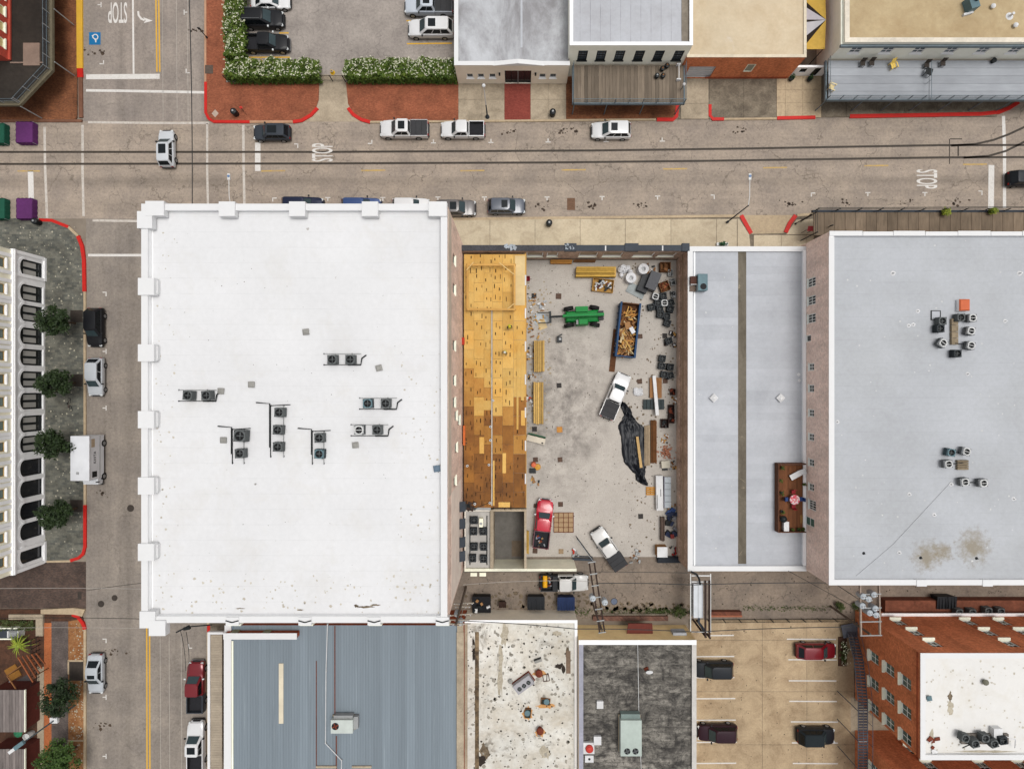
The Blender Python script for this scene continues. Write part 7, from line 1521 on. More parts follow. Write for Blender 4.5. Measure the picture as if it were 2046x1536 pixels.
for x,y in ((1578,161),(1614,162)):
    a=P(x,y); t=thing('plant_pot','round black pot with small plant below the white patio wall','plant pot',(a.x,a.y,.13),group='black plant pots'); B().lathe((a.x,a.y,.13),[(.22,0),(.32,.45),(.28,.45),(.26,.35)],14).obj('pot',M_black,t); b=B()
    for k in range(26): b.obox((a.x+R.uniform(-.2,.2),a.y+R.uniform(-.2,.3),.6+R.random()*.5),(.16,.07,.01),R.uniform(0,3),R.uniform(-.6,.6),R.uniform(-.6,.6))
    b.obj('leaves',plain('leaf_dark',(44,74,36)),t)
# balcony furniture
zk3=3.0
for x,y,lab in ((1313,151,'round'),(1324,137,'round'),(1325,151,'round'),(1333,131,'round')):
    a=P(x,y,zk3+.4); t=thing('balcony_pot','dark round pot on the plank balcony','pot',(a.x,a.y,zk3),group='dark pots on the plank balcony'); B().lathe((a.x,a.y,zk3),[(.2,0),(.3,.3),(.26,.5),(.1,.55)],14).obj('pot',M_black,t); B().cyl((a.x,a.y,zk3+.54),.1,.05).obj('soil',M_greyp if x==1313 else M_woodd,t)
a=P(1357,142,zk3+.5); t=thing('balcony_bench','slim white bench frame on the plank balcony','bench',(a.x,a.y,zk3)); B().box(a.x-.04,a.x+.04,a.y-.95,a.y+.95,zk3+.4,zk3+.46).obj('bar',M_wv,t)
for s in (-.9,.9): B().box(a.x-.25,a.x+.25,a.y+s-.08,a.y+s+.08,zk3,zk3+.42).obj('foot',M_wv,t)
a=P(1366,170,zk3+1); t=thing('rail_lamp','small white globe lamp on the balcony corner','lamp',(a.x,a.y,zk3)); B().lathe((a.x,a.y,zk3+.95),[(.05,0),(.18,.15),(.18,.25),(.05,.38)],12).obj('globe',M_wv,t,smooth=60); B().tube([(a.x,a.y,zk3),(a.x,a.y,zk3+.95)],.04).obj('stem',M_steel,t)
zq3=2.95
def adirondack(px,py,rot,lab):
    a=P(px,py,zq3+.5); t=thing('lounge_chair',lab,'chair',(a.x,a.y,zq3),rad(rot)); m=plain('chair_yellow',(250,216,110),.6,.06) if 'bright' in lab else plain('chair_pale',(244,224,170),.6,.06)
    for i in range(5): B().obox((-.05,-.24+i*.12,.36),(.6,.1,.03),0,0,rad(10)).obj('seat_slat',m,t); B().obox((-.42,-.24+i*.12,.65),(.7,.1,.03),0,0,rad(65)).obj('back_slat',m,t)
    for s in (-1,1): B().box(-.3,.4,s*.36-.06,s*.36+.06,.52,.55).obj('armrest',m,t); B().box(.25,.33,s*.32-.03,s*.32+.03,0,.52).obj('leg',m,t); B().box(-.4,-.32,s*.32-.03,s*.32+.03,0,.5).obj('leg',m,t)
adirondack(1787,130,-70,'bright yellow lounge chair against the cream wall on the long balcony'); adirondack(1664,173,-20,'pale yellow lounge chair at the end of the long balcony')
for i,(x,y) in enumerate(((1724,127),(1742,126),(1852,130),(1884,127))):
    a=P(x,y,zq3+.4); t=thing('patio_chair','dark patio chair against the cream wall on the long balcony','chair',(a.x,a.y,zq3),group='dark balcony chairs'); m=M_iron
    B().box(a.x-.28,a.x+.28,a.y-.28,a.y+.25,zq3+.38,zq3+.44).obj('seat',m,t); B().obox((a.x,a.y+.28,zq3+.7),(.56,.05,.55),0,rad(-12)).obj('backrest',m,t)
    for u in (-.24,.24):
        for v_ in (-.24,.2): B().box(a.x+u-.02,a.x+u+.02,a.y+v_-.02,a.y+v_+.02,zq3,zq3+.38).obj('leg',m,t)
a=P(1855,144,zq3+.5); t=thing('balcony_table','small black square table turned on the long balcony','table',(a.x,a.y,zq3),rad(-18)); B().box(-.4,.4,-.4,.4,.6,.64).obj('top',M_black,t)
for u in (-.33,.33):
    for v_ in (-.33,.33): B().box(u-.025,u+.025,v_-.025,v_+.025,0,.6).obj('leg',M_black,t)
a=P(1986,121,zq3+.3); t=thing('balcony_pot','single black pot on the long balcony','pot',(a.x,a.y,zq3)); B().lathe((a.x,a.y,zq3),[(.22,0),(.3,.4),(.25,.42)],12).obj('pot',M_black,t); B().cyl((a.x,a.y,zq3+.36),.22,.05).obj('soil',M_woodd,t)
b_=P(1863,150,zq3); 
for x in (1862,):
    a,c=P(x,122,zq3+1),P(x,196,zq3+1); t=thing('balcony_divider','thin steel divider rail across the long balcony','rail',(a.x,a.y,zq3)); B().tube([(a.x,a.y,zq3+.95),(c.x,c.y,zq3+.95)],.03).obj('rail',M_steel,t)
    for f in (0,.5,1): p=a+(c-a)*f; B().tube([(p.x,p.y,zq3),(p.x,p.y,zq3+.95)],.025).obj('post',M_steel,t)
# ======================= planting, poles, wires, signs, stair
def leafmat(name, c, c2, rough=.6):
    q=N(name); a,b_=C(*c),C(*c2); col=q.mix(q.ramp(q.noise(1.6,5,.7),[(.35,0),(.65,1)]),a,b_); col=q.mix(1.0,col,q.ramp(q.noise(9,2,.5),[(.3,.65),(.7,1.4)]),'MULTIPLY'); return q.done(col,rough,0,.25)
L_dark=leafmat('leaf_tree',(56,74,38),(30,46,22)); L_round=leafmat('leaf_oak',(50,70,34),(24,38,18)); L_hedge=leafmat('leaf_hedge',(116,136,52),(60,88,30)); L_palm=leafmat('leaf_palm',(172,180,60),(96,124,40)); L_weed=leafmat('leaf_weed',(92,104,52),(56,70,32)); M_flow=plain('white_flower',(244,244,214),.7,.05); M_bark=plain('bark',(96,78,62),.9,.25,5)
def leaves(b, pts, size, flat=.6):
    for p in pts:
        s=size*R.uniform(.6,1.3); n=Vector((R.gauss(0,flat),R.gauss(0,flat),1)).normalized(); u=n.orthogonal().normalized(); u.rotate(Matrix.Rotation(R.uniform(0,6.28),3,n)); v=n.cross(u); p=Vector(p)
        b.poly([p-u*s-v*s*.1,p-v*s*.45,p+u*s,p+v*s*.45])
def clumps(c, rx,ry,rz, nc, nl, cr):
    out=[]
    for k in range(nc):
        d=Vector((R.gauss(0,1),R.gauss(0,1),R.gauss(0,.8))); d=d/d.length*(R.random()**.45); cc=Vector((c[0]+d.x*rx,c[1]+d.y*ry,c[2]+d.z*rz)); r=cr*R.uniform(.6,1.25)
        for i in range(nl):
            e=Vector((R.gauss(0,1),R.gauss(0,1),R.gauss(0,1))); e=e/e.length*r*(R.random()**.4); out.append(cc+Vector((e.x,e.y,e.z*.7)))
    return out
def tree(px,py,h,rx,ry,rz,mat,label,nc=40,nl=45,cr=.5,leaf=.15,name='street_tree',grp=None,offx=0,offy=0):
    a=P(px,py); t=thing(name,label,'tree',(a.x,a.y,.12),group=grp)
    b=B(); top=Vector((a.x+offx,a.y+offy,h)); b.tube([(a.x,a.y,.1),(a.x+offx*.3,a.y+offy*.3,h*.35),(a.x+offx*.7,a.y+offy*.7,h*.7)],.13,8,.08)
    for k in range(6):
        an=k*1.05+R.random(); e=top+Vector((rx*.7*math.cos(an),ry*.7*math.sin(an),R.uniform(-.3,.5)*rz)); s=Vector((a.x+offx*.5,a.y+offy*.5,h*.5)); b.tube([s,(s+e)/2+Vector((0,0,.15)),e],.06,5,.02)
    b.obj('trunk',M_bark,t)
    b=B(); leaves(b,clumps(top,rx,ry,rz,nc,nl,cr),leaf); b.obj('crown',mat,t); return t
g='young trees along the slate pavement'
for x,y,lab in ((152,646,'leafy young tree on the slate pavement beside the black SUV'),(152,765,'leafy young tree on the slate pavement beside the silver hatchback'),(152,883,'leafy young tree on the slate pavement beside the delivery van'),(155,1014,'leafy young tree on the slate pavement near the red alley kerb')):
    tree(x,y,3.5,1.85,1.55,1.1,L_dark,lab,46,55,.6,.19,grp=g,offx=-.05,offy=R.uniform(-.2,.2))
tree(153,1368,2.9,2.0,2.0,1.2,L_round,'dense round tree beside the silver sedan',70,55,.55,.14,'round_tree'); tree(154,1490,3.2,2.6,2.5,1.3,leafmat('leaf_green',(84,112,46),(46,70,28)),'large dense round tree below the street lamp',90,55,.6,.15,'round_tree')
# palm-like shrub in the yard
a=P(40,1288,1.2); t=thing('palm_shrub','yellow green palm shrub over the yard corner','shrub',(a.x,a.y,.1)); B().tube([(a.x,a.y,.1),(a.x,a.y,1.3)],.12,8,.08).obj('trunk',M_bark,t); b=B()
for k in range(46):
    an=R.uniform(0,6.28); L_=R.uniform(.9,2.0); dr=R.uniform(-.2,.7); p0=Vector((a.x,a.y,1.3)); pr=p0; w_=.12
    for s in range(1,6):
        f=s/5; q=p0+Vector((math.cos(an)*L_*f,math.sin(an)*L_*f,dr*f+.5*f-1.1*f*f)); side=Vector((-math.sin(an),math.cos(an),0))*w_*(1.1-f)
        b.poly([pr-side,q-side*.8,q+side*.8,pr+side]); pr=q
b.obj('fronds',L_palm,t)
def hedge(x0,x1,y0,y1,z,n,lab,nf):
    A,Bq=P(x0,y1,z),P(x1,y0,z); t=thing('flowering_hedge',lab,'hedge',((A.x+Bq.x)/2,(A.y+Bq.y)/2,0)); b=B(); pts=[]; fl=[]
    bump=lambda x,y:.25*math.sin(x*1.7+y)+.2*math.sin(x*3.1-y*2.2)
    for k in range(n):
        x=R.uniform(A.x-.1,Bq.x+.1); y=R.uniform(A.y-.1,Bq.y+.1); e=R.random()
        zz=z+bump(x,y)-R.random()**2*1.3
        if e<.25: y=A.y+R.uniform(-.25,.1); zz=R.uniform(.2,z)
        pts.append((x,y,zz))
    leaves(b,pts,.17,.7); b.obj('foliage',L_hedge,t)
    b=B()
    for k in range(nf):
        x=R.uniform(A.x-.2,Bq.x+.2); y=R.uniform(A.y-.2,Bq.y+.2); zz=z+bump(x,y)+R.uniform(.0,.15)
        for j in range(3): fl.append((x+R.uniform(-.1,.1),y+R.uniform(-.1,.1),zz+R.uniform(0,.08)))
    leaves(b,fl,.085,.4); b.obj('flowers',M_flow,t,kind='stuff')
    b=B(); w_=(Bq.x-A.x)/2-.35; h_=(Bq.y-A.y)/2-.3; cx,cy=(A.x+Bq.x)/2,(A.y+Bq.y)/2
    for k in range(int(max(w_,h_)*2/.6)+1):
        f=k/max(1,int(max(w_,h_)*2/.6))*2-1; xx,yy=(cx+f*w_,cy) if w_>h_ else (cx,cy+f*h_); b.tube([(xx,yy,0),(xx+.1,yy,z*.5),(xx-.1,yy+.1,z-.2)],.04,5,.02)
    b.obj('stems',M_bark,t); return t
hedge(447,486,-30,106,1.9,5200,'tall flowering hedge on the street side of the parking lot',190); hedge(450,634,119,150,1.9,8000,'flowering hedge between the brick corner and the gate',270); hedge(689,909,118,150,1.9,9000,'flowering hedge between the gate and the beige building',300)
def fence(x0,y0,x1,y1,h,lab,name='railing_fence',pitch=.13):
    a,c=P(x0,y0),P(x1,y1); d=c-a; t=thing(name,lab,'fence' if 'gate' not in name else 'gate',((a.x+c.x)/2,(a.y+c.y)/2,.13)); n=int(d.length/2)+1
    for i in range(n+1): p=a+d*i/n; B().box(p.x-.04,p.x+.04,p.y-.04,p.y+.04,.1,h+.08).obj('post',M_black,t)
    for z in (.25,h): B().tube([(a.x,a.y,z),(c.x,c.y,z)],.03).obj('rail',M_black,t)
    b=B(); k=int(d.length/pitch)
    for i in range(k): p=a+d*(i+.5)/k; b.box(p.x-.012,p.x+.012,p.y-.012,p.y+.012,.2,h)
    b.obj('pickets',M_black,t,kind='stuff')
fence(458,165,638,165,1.5,'black picket fence under the hedge by the brick corner'); fence(691,165,914,165,1.5,'black picket fence under the hedge beside the beige building'); fence(640,163,690,163,1.3,'black swing gate across the driveway','driveway_gate')
fence(1412,1236,1695,1234,1.1,'low dark railing along the alley edge of the tan parking lot')
a=P(665,146); t=thing('barrier_cone','small yellow cone behind the driveway gate','cone',(a.x,a.y,.02)); B().lathe((a.x,a.y,.02),[(.3,0),(.3,.05),(.2,.06),(.04,.7)],12).obj('cone',plain('cone_yellow',(236,190,50)),t); B().cyl((a.x,a.y,.4),.13,.12,12,.1).obj('band',M_wv,t)
# bushes and weeds
for x,y,r,lab in ((1356,1222,.95,'dark bush under the projecting sign'),(1678,1212,.7,'low dark bush beside the transformer platform'),(1715,1213,.8,'dark bush below the transformer platform'),(1890,424,.5,'bright green shrub on the boarded walkway near the stop bar'),(1983,421,.45,'bright green shrub on the boarded walkway by the crosswalk')):
    zb=0 if y>600 else zc; a=P(x,y,zb+.5); t=thing('shrub',lab,'shrub',(a.x,a.y,zb)); b=B(); leaves(b,clumps((a.x,a.y,zb+.5),r*.8,r*.8,.35,16,34,.28),.09); b.obj('foliage',L_weed if zb==0 else L_palm,t)
    B().tube([(a.x,a.y,zb),(a.x,a.y,zb+.5)],.04).obj('stem',M_bark,t)
    if zb: B().lathe((a.x,a.y,zb),[(.2,0),(.28,.35),(.24,.35)],12).obj('pot',M_black,t)
b=B(); pts=[]
for k in range(900):
    x=R.choice([R.uniform(1485,1660),R.uniform(1180,1390),R.uniform(1290,1370)]); y=1214+R.gauss(0,3)+(0 if x>1400 else 6); p=P(x,y); pts.append((p.x,p.y,R.uniform(.02,.2)))
for k in range(250):
    p=P(R.uniform(1110,1180),R.gauss(1222,5)); pts.append((p.x,p.y,.04))
leaves(b,pts,.1); b.obj('alley_weeds',L_weed,None,label='weeds growing along the foot of the alley walls',cat='weeds',kind='stuff')
b=B(); pts=[]
for k in range(700): p=P(R.uniform(0,75),R.uniform(1236,1256)); pts.append((p.x,p.y,R.uniform(.1,.8)))
leaves(b,pts,.12); b.obj('yard_ground_cover',L_weed,None,label='green ground cover filling the yard planter bed',cat='plants',kind='stuff')
for x,y in ((1565,935),(1560,960),(1563,985),(1564,1022),(1585,1058),(1597,1058),(1607,1057),(1608,968)):
    zb=zD; a=P(x,y,zb+.4); t=thing('patio_plant','small potted plant at the edge of the roof patio','potted plant',(a.x,a.y,zb),group='roof patio plants'); B().lathe((a.x,a.y,zb),[(.12,0),(.17,.25),(.14,.25)],10).obj('pot',M_black,t); b=B(); leaves(b,clumps((a.x,a.y,zb+.45),.22,.22,.18,6,18,.12),.06); b.obj('leaves',leafmat('leaf_patio%d'%x,(98,112,42),(60,78,30)),t)
a=P(1441,490); t=thing('planter','small green plant in white planter at the low building front','planter',(a.x,a.y,.13)); B().box(a.x-.7,a.x+.7,a.y-.2,a.y+.2,.13,.5).obj('box',M_wv,t); b=B(); leaves(b,clumps((a.x,a.y,.7),.6,.25,.2,12,26,.2),.08); b.obj('leaves',leafmat('leaf_planter',(52,110,70),(30,66,40)),t)
# ---- lamps
def streetlamp(first=None):
    t=thing('street_lamp','x','street lamp',(0,0,.13),0.0)
    B().tube([(0,0,0),(0,0,6.6)],.09,8,.06).obj('pole',M_char,t); B().tube([(0,0,6.5),(0,1.0,6.85),(0,3.0,6.9)],.045).obj('arm',M_whitem,t); B().obox((0,3.1,6.9),(.3,.7,.14)).obj('head',M_whitem,t); B().cyl((0,3.15,6.95),.14,.08).obj('photocell',plain('cell_blue',(120,150,190)),t); B().cyl((0,0,0),.16,.3).obj('base',M_char,t); return t
SL=streetlamp(); a=P(1452,445); SL.location=(a.x,a.y,.13); SL['label']='street lamp on the tan south pavement reaching over the road'; SL['group']='arm street lamps'
a2=P(461,440); a2=Vector((-32.65,a.y,0)); dup(SL,loc=(a2.x,a2.y,.13),label='street lamp behind the white roof parapet reaching over the road')
a=P(974,235); t=thing('lamp_post','tall slim lamp post with white globe before the beige building','lamp post',(a.x,a.y,.13)); B().tube([(a.x,a.y,.13),(a.x,a.y,3.2)],.1,8,.06).obj('lower_pole',M_char,t); B().tube([(a.x,a.y,3.2),(a.x,a.y,7.2)],.06,8,.05).obj('upper_pole',M_whitem,t); B().lathe((a.x,a.y,7.2),[(.06,0),(.2,.15),(.2,.3),(.06,.42)],12).obj('globe',M_wv,t,smooth=60); B().lathe((a.x,a.y,.13),[(.28,0),(.2,.3),(.1,.5)],12).obj('base',M_char,t)
a=P(152,1407); t=thing('tall_lamp','tall grey lamp with long white head leaning over the yard','street lamp',(a.x,a.y,.13)); B().tube([(a.x,a.y,.13),(a.x,a.y,7.5)],.1,10,.07).obj('pole',M_steel,t); B().obox((a.x-.3,a.y-.2,7.6),(1.2,.45,.28),rad(36)).obj('housing',M_act,t); B().obox((a.x-1.1,a.y-.8,7.6),(.85,.34,.18),rad(36)).obj('head',M_wv,t); B().box(a.x-.45,a.x+.45,a.y-.3,a.y+.35,3.1,3.4).obj('sign_box',M_wv,t)
for (bx,by,h,lab) in ((415,77,2.1,'thin dark signpost on the red brick pavement beside the street'),(1588,448,4.2,'black pole beside the second red ramp kerb'),(1628,468,4.0,'black pole at the end of the boarded walkway')):
    a=P(bx,by); t=thing('signpost',lab,'post',(a.x,a.y,.13)); B().tube([(a.x,a.y,.13),(a.x,a.y,h)],.05,8).obj('post',M_black,t); B().cyl((a.x,a.y,.13),.12,.2).obj('base',M_black,t); B().box(a.x-.15,a.x+.15,a.y-.03,a.y+.03,h-.4,h).obj('plate',M_black,t)
a=P(1606,466); t=thing('street_sign','small red square sign on black posts at the ramp','sign',(a.x,a.y,.13)); 
for s in (-.35,.35): B().tube([(a.x+s,a.y,.13),(a.x+s,a.y,1.6)],.03).obj('post',M_black,t)
B().obox((a.x,a.y+.1,1.7),(.75,.6,.05),0,rad(25)).obj('board',plain('sign_pink',(226,96,104)),t)
a=P(146,808); t=thing('bicycle','dark bicycle leaning on the slate pavement by the van','bicycle',(a.x,a.y,.13),rad(-80))
for x in (-.52,.52): 
    pts=[(x+.33*math.cos(k*.524),.1*math.sin(k*.524),.34+.32*math.sin(k*.524)) for k in range(13)]; B().tube(pts,.025,5).obj('wheel',M_black,t)
B().tube([(-.52,.02,.34),(-.1,.12,.8),(.4,.12,.8),(.52,.02,.34)],.025).obj('frame',plain('bike_maroon',(90,50,50)),t); B().tube([(-.1,.12,.8),(0,.02,.34),(.4,.12,.8)],.025).obj('frame',plain('bike_maroon',(90,50,50)),t); B().obox((-.14,.15,.92),(.25,.12,.05)).obj('saddle',M_black,t); B().tube([(.4,-.15,1.0),(.4,.4,1.0)],.02).obj('handlebar',M_black,t)
# ---- utility pole beside the warehouse
a=P(931,1172); t=thing('utility_pole','weathered utility pole with crossarms and transformers beside the warehouse corner','utility pole',(a.x,a.y,0)); zt=11.2; M_pole=plain('pole_wood',(120,106,94),.9,.25,4)
B().tube([(a.x,a.y,0),(a.x,a.y,zt)],.16,10,.11).obj('pole',M_pole,t)
for z,dx,dy,l in ((10.6,1,0,2.6),(9.6,1,0,2.2),(8.2,1,.1,2.6),(6.0,1,0,1.8),(5.0,1,.05,2.4)):
    B().obox((a.x+.2,a.y-.12,z),(l,.1,.12),dy).obj('crossarm',plain('arm_pale',(196,186,170),.8,.15,4),t)
    for s in (-.42,-.2,.2,.42): B().cyl((a.x+.2+s*l,a.y-.12,z+.06),.05,.18,8).obj('insulator',M_wv,t)
for z,dx in ((6.6,-.35),(8.9,.3)): tr=B().lathe((a.x+dx,a.y-.4,z),[(.26,0),(.28,.1),(.28,.9),(.2,1.0),(.03,1.03)],14).obj('transformer',plain('transformer_grey',(196,204,210),.4,.08),t,smooth=40); B().cyl((a.x+dx,a.y-.4,z+1.0),.05,.2,8).obj('bushing',M_wv,tr)
B().obox((a.x+.25,a.y-.3,7.4),(.08,.08,6.6)).obj('riser_pipe',plain('arm_pale',(196,186,170)),t)
# ---- overhead beam with transformer across the alley
def beam_platform(name,lab,p0,p1,z,wd,trs,mat,posts):
    a,c=P(*p0,z),P(*p1,z); d=c-a; an=math.atan2(d.y,d.x); t=thing(name,lab,'utility beam',(a.x,a.y,0)); n=Vector((-math.sin(an),math.cos(an),0))
    for s in (-wd/2,wd/2): m=(a+c)/2+n*s; B().obox((m.x,m.y,z),(d.length,.16,.22),an).obj('beam',mat,t)
    k=int(d.length/1.3)
    for i in range(k+1): p=a+d*i/k; B().obox((p.x,p.y,z+.12),(.1,wd+.3,.08),an).obj('crosspiece',M_greyp,t)
    for f,s in trs:
        p=a+d*f+n*s; B().lathe((p.x,p.y,z-.6),[(.3,0),(.33,.1),(.33,.95),(.2,1.05),(.03,1.1)],14).obj('transformer',plain('transformer_grey',(196,204,210)),t,smooth=40)
        for q in (-.12,.12): B().cyl((p.x+q,p.y,z+.45),.05,.25,8).obj('insulator',M_wv,t)
    for f in posts: p=a+d*f; B().tube([(p.x,p.y,0),(p.x,p.y,z)],.13,8).obj('pole',M_pole,t)
    return t
M_dbeam=plain('dark_beam',(66,52,46),.85,.25,4)
beam_platform('utility_beam','dark timber beam with white transformer crossing above the alley',(1182,1122),(1203,1262),8.0,.55,((.58,.75),(.5,-.5)),M_dbeam,(.98,))
beam_platform('transformer_platform','double timber platform with clustered transformers beside the apartment block',(1737,1158),(1739,1268),8.0,2.1,((.25,.3),(.33,-.3),(.28,-.9),(.5,.4),(.58,-.2),(.62,.5),(.45,-1.0)),plain('arm_pale2',(170,152,138),.8,.2,4),(.99,))
# ---- projecting sign on its gantry
z=4.6; t=thing('projecting_sign','long white box sign with dark lettering on a steel gantry above the alley','sign',P(1400,1255)); 
B().pbox(1386,1405,1166,1234,z-1.1,z).obj('box',plain('sign_white',(230,234,238),.4,.05),t); B().pbox(1394.5,1395.5,1166,1234,z,z+.02).obj('seam',M_greyp,t)
TF=text_mesh('Foundation','sign_lettering',plain('sign_green',(40,84,66))); o=link('sign_lettering',TF,t); o.matrix_parent_inverse=INV[t.name]; o.location=(RX(1386,z)-.012,RY(1200,z),z-.55); o.rotation_euler=(math.pi/2,0,-math.pi/2); o.scale=(3.4,.62,1)
for x in (1410,1418): B().pbox(x-1.6,x+1.6,1160,1274,z+.3,z+.5).obj('beam',M_dbeam,t)
for y in (1150,1162,1262): B().pbox(1382,1421,y-1,y+1,z+.1,z+.2).obj('crossbar',M_whitem,t)
for x in (1380,1420): B().pbox(x-.8,x+.8,1146,1262,z+.1,z+.18).obj('frame',M_whitem,t)
for x,y in ((1409,1270),(1417,1272)): c=P(x,y,z); B().tube([(c.x,c.y,0),(c.x,c.y,z+.3)],.12,8).obj('column',M_dbeam,t)
pts=[P(*p_,z+.6) for p_ in ((1381,1142),(1392,1147),(1397,1156),(1399,1168))]; B().tube(pts,.12,8).obj('cable_duct',M_black,t)
pts=[P(*p_,z) for p_ in ((1399,1234),(1398,1246),(1404,1254),(1409,1262))]; B().tube([(p.x,p.y,z-.4) for p in pts],.16,8).obj('cable_duct',M_char,t)
# ---- wires
def wire(pts,z,r,lab,mat=M_black,sag=.25):
    p=[P(*q,z) for q in pts]; out=[]
    for i in range(len(p)-1):
        for k in range(6):
            f=k/6; q=p[i]+(p[i+1]-p[i])*f; out.append((q.x,q.y,z-sag*4*f*(1-f)))
    out.append(tuple(p[-1])); t=thing('overhead_cable',lab,'cable',out[0]); B().tube(out,r,5).obj('cable',mat,t)
M_pw=plain('pale_wire',(190,184,176),.6)
wire([(376,-60),(384,420)],8,.05,'black cable strung over the north street arm'); wire([(1190,1165),(1385,1168),(1668,1164)],7.2,.045,'black cable along the alley from the dark beam'); wire([(925,1240),(1150,1256),(1390,1262),(1700,1252)],7.5,.045,'black cable over the worn and streaked roofs')
wire([(925,1142),(1375,1144)],4.5,.03,'thin cable along the south edge of the lot'); wire([(1575,1140),(1735,1228)],5.5,.03,'thin diagonal cable from the low building to the transformer platform'); wire([(1660,1160),(1730,1206)],6,.04,'short black cable to the transformer platform')
wire([(-60,1176),(285,1176)],7,.025,'pale cable across the west alley mouth',M_pw); wire([(170,1180),(290,1164)],7,.025,'thin cable rising over the south street to the warehouse'); wire([(-60,1235),(290,1236)],6.5,.03,'dark double cable over the yard planter'); wire([(-60,1255),(290,1255)],6.5,.02,'thin pale cable over the yard planter',M_pw)
wire([(360,1258),(371,1340)],7,.03,'slack cable beside the maroon pickup'); wire([(372,1262),(377,1345)],7,.03,'second slack cable beside the maroon pickup'); wire([(925,1168),(1080,1160),(1185,1162)],5,.025,'pale wire over the alley pickup',M_pw)
a=P(365,1256,9); t=thing('cable_bracket','black cable bracket at the corner of the warehouse','bracket',(a.x,a.y,8.6)); B().obox((a.x,a.y,9),(1.6,.14,.14),rad(28)).obj('arm',M_black,t); B().obox((a.x+.5,a.y+.1,9.05),(.7,.3,.25),rad(10)).obj('clamp',M_black,t); B().obox((a.x+1.9,a.y+.35,9.0),(2.6,.1,.1),rad(5)).obj('wall_arm',M_black,t)
# pale seams and repairs in the asphalt
for x in (320,338,362): ribbon('asphalt_seam',[(x,1270),(x+2,1700)],1.0,plain('seam_pale',(190,182,172)),.005,RS)
for x in (324,352,374): ribbon('asphalt_seam',[(x,-60),(x+2,240)],1.0,plain('seam_pale',(190,182,172)),.005,RN)
q=N('oil_stain'); 
M_oil=stained('oil_drip',(92,76,62),(60,48,40),.8,3,.4,.6,.2,0,.7)
for x,y in ((1015,262),(1130,262),(1480,258),(1180,414),(1280,412),(1075,412),(1580,408),(1690,405),(1815,404),(1910,402),(225,1300),(205,985),(385,60),(193,105),(205,1450)):
    b=B()
    for k in range(16):
        p=P(x+R.gauss(0,11),y+R.gauss(0,4)); r=abs(R.gauss(.06,.07))+.02; n=7; b.poly([(p.x+r*R.uniform(.6,1.4)*math.cos(2*math.pi*i/n),p.y+r*R.uniform(.6,1.2)*math.sin(2*math.pi*i/n),.0045) for i in range(n)])
    b.obj('oil_drips',M_oil,RS if x<400 and y>437 else (RN if y<240 else ROAD),kind='stuff')
# ---- steel stair on the apartment block
t=thing('steel_stair','long grey steel fire stair climbing along the apartment block','stair',P(1700,1400)); ms=plain('stair_steel',(104,108,118),.6,.15,3,.2)
path=[(1702,1262,.6),(1716,1320,2.4),(1724,1400,3.6),(1724,1560,3.6)]
for i in range(3):
    a=P(*path[i]); c=P(*path[i+1]); d=c-a; an=math.atan2(d.y,d.x); n=Vector((-math.sin(an),math.cos(an),0)); k=max(6,int(d.length/.32))
    for s in (-.55,.55):
        q0,q1=a+n*s,c+n*s; B().tube([q0,q1],.06,6).obj('stringer',ms,t); B().tube([q0+Vector((0,0,1)),q1+Vector((0,0,1))],.035,6).obj('handrail',ms,t)
        for j in range(int(d.length/1.2)+1): p=q0+(q1-q0)*min(1,j*1.2/d.length); B().tube([p,p+Vector((0,0,1))],.025,5).obj('baluster',ms,t)
    for j in range(k): p=a+d*(j+.5)/k; B().obox(p,(.22,1.04,.04),an).obj('tread',plain('tread_dark',(82,80,88),.7,.15,3),t)
for x,y,zz in ((1673,1380,4.4),(1673,1436,4.4),(1674,1490,4.4)):
    a=P(x,y); B().tube([(a.x,a.y,0),(a.x,a.y,zz)],.05,6).obj('post',ms,t); B().tube([(a.x,a.y,zz),(a.x+1.0,a.y,zz)],.04,6).obj('strut',M_greyp,t)
B().obox(P(1700,1258,.5),(2.2,1.6,.12),.2).obj('landing',ms,t)
a=P(1676,1300); t=thing('flower_bed','narrow bed of shrubs and white flowers beside the red hatchback','flower bed',(a.x,a.y,.01)); B().box(a.x-.1,a.x+.9,a.y-1.8,a.y+1.8,.01,.18).obj('soil',M_soild,t); b=B(); leaves(b,clumps((a.x+.4,a.y,.5),.45,1.6,.3,22,26,.25),.1); b.obj('foliage',L_weed,t); b=B(); leaves(b,[(a.x+.4+R.gauss(0,.3),a.y+R.uniform(-1.6,1.6),R.uniform(.6,1.0)) for _ in range(60)],.1); b.obj('flowers',M_flow,t,kind='stuff')
t=thing('brick_planter','low red brick planter wall along the alley','wall',P(1450,1226)); B().pbox(1420,1482,1222,1231,0,.7).obj('wall',M_lowb,t); B().pbox(1419,1483,1229,1232.5,.7,.76).obj('cap',plain('orange_cap',(170,104,76)),t)
a=P(1240,1225); t=thing('low_brick_wall','crumbling red brick wall foot along the alley','wall',(a.x,a.y,0)); B().pbox(1185,1335,1231,1240,0,.5).obj('wall',brickwall('crumbling_brick',(104,74,62),(84,62,54),1.1,.4,.3),t); B().pbox(1200,1330,1226,1231,0,.2).obj('footing',M_darkc,t)
a=P(1227,1201); t=thing('water_cover','round blue grey cover in the alley','cover',(a.x,a.y,.004)); B().cyl((a.x,a.y,.004),.38,.03,16).obj('lid',plain('cover_blue',(110,120,140)),t); B().cyl((a.x,a.y,.0),.44,.02,16).obj('ring',M_iron,t)

